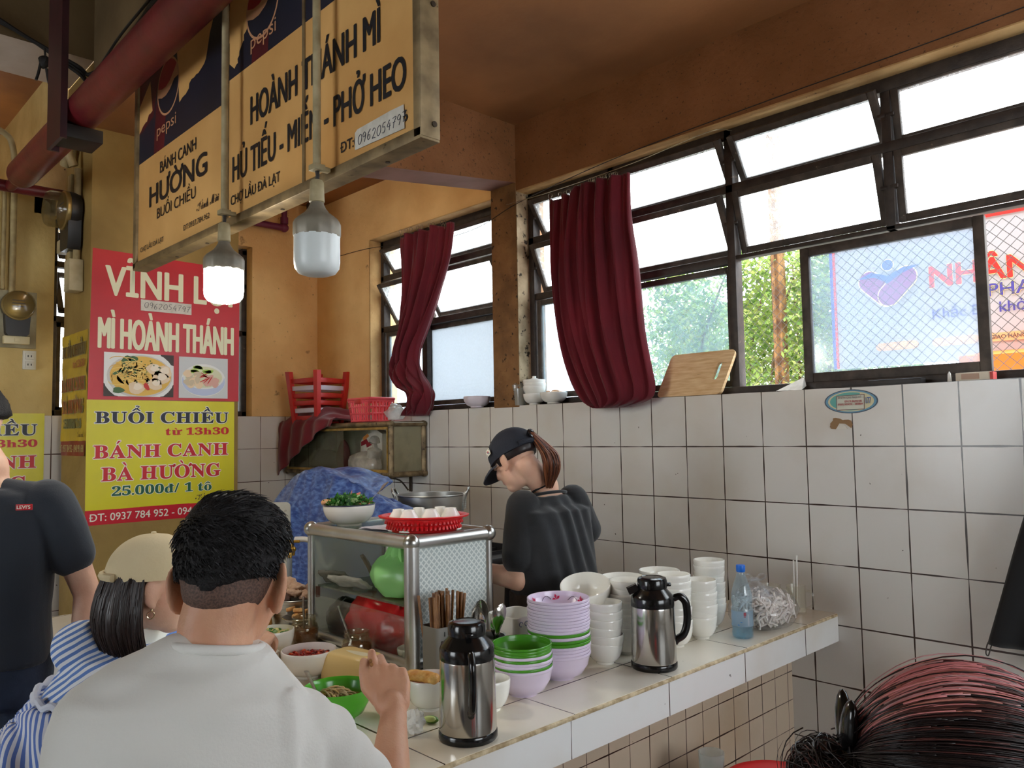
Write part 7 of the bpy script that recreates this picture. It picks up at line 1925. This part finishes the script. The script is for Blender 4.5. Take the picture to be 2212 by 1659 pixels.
def cap(t, C, f, r, u, s, mt, brim_mt, rim_z=.10, fl=(.085, .104, .088), tilt=0, brim=True, strap=True):
    Cc = V(C)+(f*-.008+u*.03)*s; Rm = Matrix((r, f, u)).transposed()
    b = MB(); n = 48; rings = []
    for i in range(15):
        z = rim_z+(1-rim_z)*(i/14)**.8 if i < 14 else 1; q = math.sqrt(max(0, 1-z*z)) if i < 14 else .0
        ring = []
        for j in range(n):
            a = 2*pi*j/n; k = 1+.012*cos(6*a)*(z > .15)+.018*nz((cos(a)*2, sin(a)*2, z*3), 1, 3)
            zz = z-(.10*sin(a) if i < 4 else 0)*0
            ring.append(Cc+(r*fl[0]*q*cos(a)*k+f*fl[1]*q*sin(a)*k+u*fl[2]*zz)*s)
        rings.append(ring)
    q0 = [p-u*.02*s for p in rings[0]]; rings = [q0]+rings
    b.loft(rings); b.build('cap_crown', [mt], t, 60)
    b = MB(); b.ell(Cc+u*fl[2]*1.005*s, (.007, .007, .004), Rm, 10); b.build('cap_button', [mt], t)
    if brim:
        b = MB(); vs = []; m_ = 16
        for k, (e, dz) in enumerate(((.94, 0), (1.25, -.006), (1.55, -.018), (1.72, -.030))):
            for j in range(m_+1):
                a = pi*(.12+.76*j/m_); w_ = (sin((a-.12*pi)/.76))**.5 if 0 < j < m_ else 0
                ee = .96+(e-.94)*max(0, sin(pi*j/m_))**.6
                vs.append(Cc+(r*fl[0]*min(ee, 1.12)*cos(a)+f*fl[1]*ee*sin(a)+u*(fl[2]*rim_z-.018+dz*sin(pi*j/m_)-.022*(cos(a)**2)))*s)
        fs = [(k*(m_+1)+j, k*(m_+1)+j+1, (k+1)*(m_+1)+j+1, (k+1)*(m_+1)+j) for k in range(3) for j in range(m_)]
        top = list(vs); bot = [p-u*.004 for p in vs]; N_ = len(vs)
        b.add(top+bot, fs+[tuple(i+N_ for i in reversed(q)) for q in fs]+[(k*(m_+1), (k+1)*(m_+1), (k+1)*(m_+1)+N_, k*(m_+1)+N_) for k in range(3)]+[(3*(m_+1)+j, 3*(m_+1)+j+1, 3*(m_+1)+j+1+N_, 3*(m_+1)+j+N_) for j in range(m_)])
        b.build('cap_brim', [brim_mt], t, 60)
    if strap:
        b = MB(); pts = [Cc+(r*(fl[0]*1.01)*cos(a)+f*(fl[1]*1.02)*sin(a)+u*(fl[2]*rim_z-.012))*s for a in [pi*1.5+(i-8)*.09 for i in range(17)]]
        b.tube(pts, .010, 8, flat=1.0); b.build('cap_strap', [mt], t)
    return Cc
cap(wom, H2, *frame(f2, .02), 1.0, capm, capm, .16, (.092, .108, .100))
# small dark lettering at the front of the cap, earring, spoon
b = MB(); ear = at2(.080, .002, -.048); b.tube([ear+hf*.008*cos(q)+hu*(.008*sin(q)-.008) for q in [2*pi*i/16 for i in range(16)]], .0016, 6, True); b.ell(ear+hu*.004, .003); b.build('earring', [mat('earring_gold', (226, 206, 170), .2, .9)], wom)
s0 = thing('spoon', 'steel spoon in the hand of the woman in the striped dress', 'spoon', (th2_.x, th2_.y, th2_.z))
b = MB(); d = (V((1.793, -2.112, 0.826))-V((1.724, -2.041, 0.850))).normalized(); b.tube([th2_-d*.06, th2_, th2_+d*.09], [.003, .004, .0055], 8, flat=.4); b.build('spoon_handle', [steel], s0)
round_stool((pel2.x, pel2.y, 0), 'round red plastic stool under the woman in the striped dress', .30)

# ------------------------------------------------------------------ 3. man standing at the left in the navy T-shirt
random.seed(42)
f3 = V((.80, -.60, 0)).normalized(); r3 = f3.cross(V((0, 0, 1))).normalized()    # his right
m3 = thing('person', 'man in a navy T-shirt and jeans standing at the left edge', 'person', (1.53, -2.78, 0))
N3 = V((1.468, -2.749, 1.400)); s3L = V((1.570, -2.606, 1.323)); s3R = N3*2-s3L+V((0, 0, s3L.z-N3.z)); s3R = V((2*N3.x-s3L.x, 2*N3.y-s3L.y, s3L.z))
sr3 = (s3R-s3L).normalized(); sf3 = sr3.cross(V((0, 0, 1)))*-1
if sf3.dot(f3) < 0: sf3 = -sf3
H3 = N3+V((0, 0, .150))+sf3*.03+sr3*.045-V((0, 0, 0))
hf, hr, hu = frame(f3*1+r3*.5, .02)
b = MB(); at3 = head(b, H3, hf, hr, hu, 1.0)
b.limb([at3(0, -.02, -.05), N3+V((0, 0, .03)), N3-V((0, 0, .04))], [.054, .056, .055], 16)
ch3 = (s3L+s3R)/2; pel3 = V((ch3.x, ch3.y, .90))
torso(b, [(N3, sr3, sf3, .07, .06), (ch3, sr3, sf3, .16, .09), (ch3-V((0, 0, .15)), sr3, sf3, .155, .105), (ch3.lerp(pel3, .72), sr3, sf3, .14, .095), (pel3, sr3, sf3, .155, .11), (pel3-V((0, 0, .1)), sr3, sf3, .15, .11)], k_=.78)
e3L = V((1.594, -2.513, 1.051)); w3L = e3L+V((0, 0, -.22))+sf3*.06-sr3*.0
b.limb([s3L, s3L.lerp(e3L, .5), e3L], [.040, .043, .037], 16); b.limb([e3L, e3L.lerp(w3L, .3), w3L], [.038, .036, .025], 16)
hand(b, w3L, w3L-e3L, sf3*-1, -sr3, [(.3, .5, .3)]*4, [(.8, -.4, -.2), (.9, -.1, -.2), (.9, 0, -.2)])
e3R = s3R+sr3*.06-V((0, 0, .28)); w3R = e3R-V((0, 0, .24))+sf3*.06
b.limb([s3R, e3R], [.05, .038], 14); b.limb([e3R, w3R], [.037, .026], 14); hand(b, w3R, w3R-e3R, sf3*-1, sr3, [(.3, .5, .3)]*4, [(.8, -.4, -.2), (.9, -.1, -.2), (.9, 0, -.2)])
for q in (-1, 1):
    hip = pel3+sr3*.085*q-V((0, 0, .03)); an = V((hip.x, hip.y, .08)); b.limb([hip, hip.lerp(an, .5), an], [.08, .055, .036], 14); b.limb([an-V((0, 0, .04)), an+sf3*.15-V((0, 0, .045))], [.038, .030], 10)
link('body', remesh(b, .005, 5), [skin_b], m3)
eyes(at3, hr, hf, hu, m3)
hs = shell(H3, hf, hr, hu, 1.0, lambda p: (.02+.006*nz(p, 6, 2))*max(0, min(1, (p.z+.25-1.0*max(0, p.y-.1))/.2))-.02*(1-max(0, min(1, (p.z+.25-1.0*max(0, p.y-.1))/.2)))); hs.build('hair', [hair_k], m3, 180)
b = MB()
torso(b, [(N3-V((0, 0, .03)), sr3, sf3, .095, .075), (N3.lerp(ch3, .6), sr3, sf3, .14, .09), (ch3-V((0, 0, .02)), sr3, sf3, .185, .108), (ch3-V((0, 0, .16)), sr3, sf3, .180, .122), (ch3.lerp(pel3, .7), sr3, sf3, .170, .115), (pel3-V((0, 0, .02)), sr3, sf3, .178, .125)], 36)
b.limb([s3L+sr3*.01, s3L.lerp(e3L, .3), s3L.lerp(e3L, .55)], [.070, .066, .064], 20); b.limb([s3R-sr3*.03, s3R.lerp(e3R, .55)], [.070, .064], 18)
for q_ in (s3L, s3R): b.limb([N3.lerp(q_, .3)-V((0, 0, .028)), q_-V((0, 0, .006))], [.050, .060], 16)
me = remesh(b, .006, 6); wrinkle(me, lambda c, n: .005*nz((c.x*7, c.y*7, c.z*9), 1, 2)+.003*nz((c.x*16, c.y*16, c.z*7), 1, 5))
link('t_shirt', me, [mat('cotton_navy', (34, 40, 50), .8, bump=.1, bscale=240, sheen=.2)], m3)
b = MB(); cc = N3-V((0, 0, .022)); b.tube([cc+sr3*.088*cos(q)+sf3*.070*sin(q)-V((0, 0, .03*max(0, sin(q)))) for q in [2*pi*i/40 for i in range(40)]], .007, 8, True); b.build('collar', [mat('cotton_navy')], m3)
lg = V((1.670, -2.698, 1.325)); b = MB(); fx = -sr3
lo = lg
b.box(lo, (.042, .004, .016), .001, Matrix((fx, sf3, V((0, 0, 1)))).transposed(), 0)
write(b, "LEVI'S", lo-fx*.017+sf3*.0025-V((0, 0, .004)), lo+fx*.017+sf3*.0025-V((0, 0, .004)), UPz, .009, 1, .02, None, sf3, .0006)
b.build('chest_tab', [mat('tab_red', (196, 36, 46), .6), v_white], m3)
b = MB()
for q in (-1, 1):
    hip = pel3+sr3*.085*q-V((0, 0, .03)); an = V((hip.x, hip.y, .10)); b.limb([hip, hip.lerp(an, .5), an], [.096, .075, .06], 16)
torso(b, [(pel3+V((0, 0, .07)), sr3, sf3, .165, .112), (pel3-V((0, 0, .06)), sr3, sf3, .18, .128), (pel3-V((0, 0, .13)), sr3, sf3, .17, .12)])
me = remesh(b, .008, 4); wrinkle(me, lambda c, n: .004*nz(c, 14, 3)); link('jeans', me, [mat('denim', (36, 46, 64), .8, col2=(52, 64, 86), nscale=7, bump=.2, bscale=180)], m3)

# ------------------------------------------------------------------ 4. cook behind the counter
random.seed(43)
f4 = V((-.985, .17, 0)).normalized(); r4 = f4.cross(V((0, 0, 1))).normalized()
ck = thing('person', 'cook in a dark cap and black T-shirt standing behind the counter', 'person', (2.02, -.98, 0))
H4 = V((1.989, -1.137, 1.402))
hf, hr, hu = frame(V((-.98, -.14, 0)), .52)
b = MB(); at4 = head(b, H4, hf, hr, hu, .98)
N4 = V((2.042, -1.027, 1.278)); s4L = V((2.041, -1.153, 1.227)); s4R = V((2.066, -0.896, 1.235))
b.limb([at4(0, -.035, -.04), N4+V((0, 0, .02)), N4-V((0, 0, .04))], [.050, .052, .050], 16)
sr4 = (s4R-s4L); sr4.z = 0; sr4.normalize(); sf4 = V((0, 0, 1)).cross(sr4).normalized()
if sf4.dot(f4) < 0: sf4 = -sf4
ch4 = (s4L+s4R)/2; pel4 = V((ch4.x, ch4.y, .86))-sf4*.03
torso(b, [(N4, sr4, sf4, .07, .06), (ch4, sr4, sf4, .15, .09), (ch4-V((0, 0, .14)), sr4, sf4, .15, .11), (ch4.lerp(pel4, .7), sr4, sf4, .135, .10), (pel4, sr4, sf4, .16, .13), (pel4-V((0, 0, .1)), sr4, sf4, .155, .13)], k_=.78)
e4L = V((2.059, -1.197, 0.969)); w4L = V((1.743, -1.195, 0.986)); e4R = V((2.075, -0.817, 1.101)); w4R = e4R+sf4*.19-sr4*.13-V((0, 0, .02))
b.limb([s4L, s4L.lerp(e4L, .5), e4L], [.038, .047, .040], 18); b.limb([e4L, e4L.lerp(w4L, .35), w4L], [.042, .038, .024], 18)
b.limb([s4R, s4R.lerp(e4R, .5), e4R], [.038, .045, .038], 18); b.limb([e4R, e4R.lerp(w4R, .35), w4R], [.040, .037, .025], 16)
dU = (w4L-e4L).normalized(); hand(b, w4L, dU, V((0, 0, -1)), dU.cross(V((0, 0, 1))), [(.4, .6, .4)]*4, [(.7, -.4, -.3), (.9, 0, -.3), (.9, 0, -.3)], .9)
dU = (w4R-e4R).normalized(); hand(b, w4R, dU, V((0, 0, -1)), dU.cross(V((0, 0, 1)))*-1, [(.5, .7, .4)]*4, [(.7, -.4, -.3), (.9, 0, -.3), (.9, 0, -.3)], .9)
for q in (-1, 1):
    hip = pel4+sr4*.085*q-V((0, 0, .03)); an = V((hip.x, hip.y, .08)); b.limb([hip, hip.lerp(an, .5), an], [.085, .056, .036], 14); b.limb([an-V((0, 0, .04)), an+sf4*.13-V((0, 0, .045))], [.036, .028], 10)
link('body', remesh(b, .0045, 9), [skin_b], ck)
eyes(at4, hr, hf, hu, ck)
blk_c = mat('cotton_black', (24, 25, 28), .85, col2=(48, 50, 54), nscale=5, nthr=(.45, .75), bump=.1, bscale=240, sheen=.2)
b = MB()
torso(b, [(N4+V((0, 0, -.012))-sf4*.005, sr4, sf4, .080, .066), (N4-V((0, 0, .045)), sr4, sf4, .125, .09), (ch4-V((0, 0, .02)), sr4, sf4, .178, .112), (ch4-V((0, 0, .15)), sr4, sf4, .182, .13), (ch4.lerp(pel4, .6), sr4, sf4, .178, .128), (pel4+V((0, 0, .04)), sr4, sf4, .175, .14), (pel4-V((0, 0, .03)), sr4, sf4, .17, .14)], 36)
b.limb([s4L+sr4*.005, s4L.lerp(e4L, .4), s4L.lerp(e4L, .70)], [.066, .068, .066], 22); b.limb([s4R-sr4*.005, s4R.lerp(e4R, .4), s4R.lerp(e4R, .88)], [.064, .062, .058], 20)
me = remesh(b, .005, 6)
def wr4(c, n):
    d = c-ch4; x, y, z = d.dot(sr4), d.dot(sf4), d.z
    w_ = .004*nz((x*12, z*5, y*5), 1, 2)
    if n.dot(sf4) < .3: w_ += .0075*sin((x-.03+z*.28)*95+3*nz((x*4, z*4, 1), 1, 1))*max(0, min(1, (.05-z)/.1))*max(0, min(1, (z+.42)/.2))*(1-min(1, abs(x)/.19))
    return w_
wrinkle(me, wr4); link('t_shirt', me, [blk_c], ck)
b = MB(); cc = N4-V((0, 0, .012))-sf4*.005; b.tube([cc+sr4*.080*cos(q)+sf4*.068*sin(q)+V((0, 0, -.016*sin(q))) for q in [2*pi*i/40 for i in range(40)]], .006, 8, True); b.build('collar', [blk_c], ck)
b = MB(); b.tube(smooth_path([N4-sr4*.020-sf4*.052+V((0, 0, .035)), N4-sr4*.050-sf4*.04+V((0, 0, .022)), N4-sr4*.072-sf4*.005+V((0, 0, .0)), N4-sr4*.085+sf4*.05-V((0, 0, .05))], 5), .004, 6)
torso(b, [(ch4-V((0, 0, .10))+sf4*.085, sr4, sf4, .12, .06), (ch4.lerp(pel4, .6)+sf4*.08, sr4, sf4, .15, .075), (pel4-V((0, 0, .35))+sf4*.05, sr4, sf4, .19, .13)])
b.build('apron', [mat('apron_dark', (30, 28, 30), .8)], ck)
b = MB()
torso(b, [(pel4+V((0, 0, .06)), sr4, sf4, .178, .145), (pel4-V((0, 0, .08)), sr4, sf4, .185, .15), (pel4-V((0, 0, .18)), sr4, sf4, .18, .145)])
for q in (-1, 1):
    hip = pel4+sr4*.085*q-V((0, 0, .05)); b.limb([hip, V((hip.x, hip.y, .45)), V((hip.x, hip.y, .12))], [.098, .075, .062], 14)
me = remesh(b, .007, 4); wrinkle(me, lambda c, n: .005*nz(c, 11, 3)); link('trousers', me, [mat('trousers_brown', (70, 58, 54), .9, bump=.3, bscale=120)], ck)
# cap, flag badge, pony tail
capn = mat('cap_navy', (30, 34, 46), .8, bump=.25, bscale=260)
Cc = cap(ck, H4, hf, hr, hu, 1.0, capn, mat('cap_brim_navy', (48, 52, 62), .8), .06, (.088, .104, .094))
fl_ = MB(); q0 = Cc-hr*.076*1.0+hf*.058+hu*.022; nn = (-hr*.93+hf*.36+hu*.10).normalized(); ux = hf-nn*hf.dot(nn); ux.normalize(); vy = nn.cross(ux); vy = vy if vy.dot(hu) > 0 else -vy
ux = -ux
q0 = Cc+(-hr*.088*.90+hf*.104*.41+hu*.026)*1.02+nn*.0045
fl_.prism([(-.015, -.012), (.015, -.012), (.015, .012), (-.015, .012)], q0, ux, vy, .001, 0)
def fd(poly, m_, k): fl_.add([q0+ux*p[0]+vy*p[1]+nn*(.0012+.0003*k) for p in poly], [tuple(range(len(poly)))], m_)
fd([(.0055*cos(a), .0055*sin(a)) for a in [pi*i/10 for i in range(11)]], 1, 0); fd([(.0055*cos(a), .0055*sin(a)) for a in [pi+pi*i/10 for i in range(11)]], 2, 0)
for sx, sy in ((-1, 1), (1, 1), (-1, -1), (1, -1)):
    for k in (-1, 0, 1):
        c = V((sx*.0105, sy*.0078)); d = V((sx*.55, -sy*.8)).normalized()*-1; e = V((sx*.8, sy*.55)).normalized()
        c = c+e*.0016*k; fd([tuple(c+V((d.x, d.y))*.0026+V((e.x, e.y))*.0005), tuple(c-V((d.x, d.y))*.0026+V((e.x, e.y))*.0005), tuple(c-V((d.x, d.y))*.0026-V((e.x, e.y))*.0005), tuple(c+V((d.x, d.y))*.0026-V((e.x, e.y))*.0005)], 3, 1)
fl_.build('flag_badge', [v_white, mat('badge_red', (190, 40, 50), .6), mat('badge_blue', (34, 50, 110), .6), ink], ck)
hbm = MB(); hs = shell(H4, hf, hr, hu, 1.0, lambda p: (.006+.003*nz(p, 8, 2))*max(0, min(1, (p.z+.58+.9*max(0, p.y+.1))/.15)) - .02*(1-max(0, min(1, (p.z+.58)/.15))) if p.y < .45 else -.02); hbm.v = hs.v; hbm.f = hs.f; hbm.mi = [3]*len(hs.f)
tie = Cc-hf*.112+hu*.018
tail = [tie, V((2.093, -1.091, 1.457)), V((2.124, -1.084, 1.417)), V((2.126, -1.078, 1.366)), V((2.109, -1.076, 1.317))]
tail = [tie]+[V((p.x, p.y, p.z)) for p in tail[1:]]
for k in range(520):
    a, q = rnd(0, 6.28), math.sqrt(random.random()); pts = []
    side = (V((0, 0, 1)).cross(sf4)).normalized()
    for i, p in enumerate(tail):
        w_ = (.010, .026, .034, .033, .016)[i]*(1+rnd(-.12, .12)); pts.append(p+sr4*w_*q*cos(a)+sf4*w_*.8*q*sin(a)+V((0, 0, rnd(-.004, .004)-(rnd(0, .02) if i == 4 else 0))))
    strand(hbm, smooth_path(pts, 4), .0026, random.choice((0, 0, 1, 2)) if sin(a) < .5 else random.choice((2, 2, 0)))
b = hbm; b.build('hair', [hair_b, hair_b2, hair_b3, mat('hair_dark')], ck, 180)
b = MB(); b.tube([tie+V((0, 0, 0))+hr*.014*cos(q)+hu*.014*sin(q) for q in [2*pi*i/16 for i in range(16)]], .006, 8, True); b.build('hair_tie', [black_gl], ck)

# ------------------------------------------------------------------ 5. diner with pink-streaked hair at the lower right
random.seed(44)
f5 = V((.55, .84, 0)).normalized(); r5 = f5.cross(V((0, 0, 1))).normalized()
p5 = thing('person', 'diner with pink streaked dark hair and a black claw clip, lower right corner', 'person', (3.93, -2.47, 0))
H5 = V((3.888, -2.316, 1.113))
hf, hr, hu = frame(f5, .15)
b = MB(); at5 = head(b, H5, hf, hr, hu, .95)
N5 = H5-V((0, 0, .17))-f5*.03; ch5 = N5-V((0, 0, .10)); pel5 = V((ch5.x, ch5.y, .50))
b.limb([at5(0, -.02, -.05), N5], [.048, .055], 14)
torso(b, [(N5, r5, f5, .07, .055), (ch5, r5, f5, .15, .09), (ch5-V((0, 0, .15)), r5, f5, .15, .10), (pel5, r5, f5, .17, .13), (pel5-V((0, 0, .08)), r5, f5, .16, .13)], k_=.78)
for q in (-1, 1):
    s_ = ch5+r5*.15*q+V((0, 0, .02)); e_ = s_+f5*.10-V((0, 0, .24)); w_ = e_+f5*.18; b.limb([s_, e_], [.045, .036], 12); b.limb([e_, w_], [.036, .024], 12)
    hand(b, w_, f5, r5*q, V((0, 0, 1)), [(.3, .5, .3)]*4, [(.7, -.4, -.2), (.9, 0, -.2), (.9, 0, -.2)], .9)
    hip = pel5+r5*.09*q; kn = hip+f5*.34; an = V((kn.x, kn.y, .07)); b.limb([hip, kn], [.075, .052], 12); b.limb([kn, an], [.05, .034], 12); b.limb([an-V((0, 0, .03)), an+f5*.11-V((0, 0, .035))], [.034, .026], 8)
link('body', remesh(b, .006, 5), [skin_b], p5)
eyes(at5, hr, hf, hu, p5)
b = MB(); torso(b, [(N5-V((0, 0, .02)), r5, f5, .08, .07), (ch5, r5, f5, .175, .105), (ch5-V((0, 0, .15)), r5, f5, .17, .12), (pel5-V((0, 0, .04)), r5, f5, .185, .145)])
for q in (-1, 1): s_ = ch5+r5*.15*q+V((0, 0, .02)); e_ = s_+f5*.10-V((0, 0, .24)); b.limb([s_, s_.lerp(e_, .6)], [.062, .058], 12)
link('t_shirt', remesh(b, .008, 5), [mat('cotton_grey', (90, 88, 92), .85)], p5)
b = MB()
for q in (-1, 1): hip = pel5+r5*.09*q; kn = hip+f5*.34; b.limb([hip, kn], [.085, .064], 12); b.limb([kn, V((kn.x, kn.y, .12))], [.062, .05], 12)
b.ell(pel5-V((0, 0, .02)), (.185, .15, .09), Matrix((r5, f5, V((0, 0, 1)))).transposed(), 16); link('jeans', remesh(b, .009, 4), [mat('denim')], p5)
hbm = MB(); base = H5+(hf*-.008+hu*.03)*.95
hs = shell(H5, hf, hr, hu, .95, lambda p: .026 if p.y < .5 else (-.02 if p.z < .35 else .015)); hbm.v = hs.v; hbm.f = hs.f; hbm.mi = [3]*len(hs.f)
clipd = (V((3.793, -2.389, 1.150))-base); CL = base+clipd
cdir = V((clipd.dot(hr)/.073, clipd.dot(hf)/.092, clipd.dot(hu)/.082)).normalized()
camd = (V((4.171, -3.2425, 1.5))-base).normalized()
for k in range(4600):
    d = V((rnd(-1, 1), rnd(-1, 1), rnd(-.6, 1)))
    if d.length < .1 or d.length > 1: continue
    d.normalize()
    if d.y > .72 and d.z < .3: continue
    ang = d.angle(cdir)
    if ang < .25: continue
    off = rnd(0, .012)+(.02 if random.random() < .02 else 0); pts = []
    n_ = 8
    for i in range(n_):
        t = i/(n_-1)*.94
        e = (d*math.sin((1-t)*ang)+cdir*math.sin(t*ang))/max(math.sin(ang), 1e-3)
        e.normalize(); k2 = 1.34+off*7+.03*nz(e, 4, 3)
        pts.append(base+(hr*e.x*.073+hf*e.y*.092+hu*e.z*.082)*.95*k2)
    hgt = d.z
    side = (base+(hr*d.x+hf*d.y+hu*d.z)-base).dot(hr)
    tp_ = hgt+.12*side/.1*0+rnd(-.05, .05); m_ = random.choice((0, 0, 1, 4)) if tp_ > .80 else random.choice((1, 2, 2, 0)) if tp_ > .68 else random.choice((2, 3, 3)) if tp_ > .45 else 3
    strand(hbm, smooth_path(pts, 2), .0008, m_)
d0 = clipd.normalized(); BC = CL+d0*.026-V((0, 0, .022))
hbm.ell(BC, (.034, .034, .036), None, 24, 3, lambda p: 1+.12*nz(p, 4, 2))
for k in range(420):     # loose bun held by the clip
    ax_ = V((rnd(-1, 1), rnd(-1, 1), rnd(-1, 1))).normalized(); p0_ = ax_.orthogonal().normalized(); q0_ = ax_.cross(p0_); rr_ = rnd(.034, .042)+(.012 if k % 14 == 0 else 0); t0 = rnd(0, 6.28); sp2 = rnd(1.2, 2.6)
    strand(hbm, [BC+(p0_*cos(t0+sp2*i/9)+q0_*sin(t0+sp2*i/9))*rr_*(1+.06*sin(i*.7+k))+ax_*rnd(-.001, .001) for i in range(10)], .0008, random.choice((3, 3, 3, 2)))
hbm.build('hair', [mat('hair_pink', (226, 142, 144), .4, spec=.5), mat('hair_rose', (196, 128, 116), .4, spec=.5), mat('hair_auburn', (92, 52, 48), .4, spec=.5), mat('hair_dark'), mat('hair_silver', (206, 160, 160), .35, spec=.5)], p5, 180)
ct = thing('claw_clip', 'black plastic claw clip holding the pink streaked hair', 'hair clip', CL)
d0 = clipd.normalized(); up_ = (V((0, 0, 1))-d0*d0.z).normalized(); sd = d0.cross(up_)
for q in (-1, 1):
    b = MB(); b.ell(CL+up_*.034+sd*.010*q+d0*.006, (.018, .009, .034), Matrix((sd, d0, (up_+sd*.25*q).normalized())).transposed(), 16); b.build('clip_wing', [black_gl], ct)
    b = MB()
    b.tube(smooth_path([CL+up_*.012+sd*.010*q, CL+sd*.030*q+d0*.004, CL-up_*.018+sd*.030*q, CL-up_*.035+sd*.012*q], 5), [.012]*10+[.007]*6, 10, flat=.5)
    for j in range(4): b.tube(smooth_path([CL+sd*.028*q+up_*(.006-.010*j)+d0*.006*(j-1.5), CL+sd*.020*q+up_*(-.004-.010*j)-d0*.016, CL+sd*.004*q+up_*(-.010-.010*j)-d0*.022], 3), .0035, 6)
    b.build('claw', [black_gl], ct)
b = MB(); b.cyl(CL+up_*.010-d0*.014, CL+up_*.010+d0*.014, .006, n=12); b.build('spring', [mat('silver')], ct)
round_stool((pel5.x, pel5.y, 0), 'round red plastic stool under the diner with pink hair', .34)
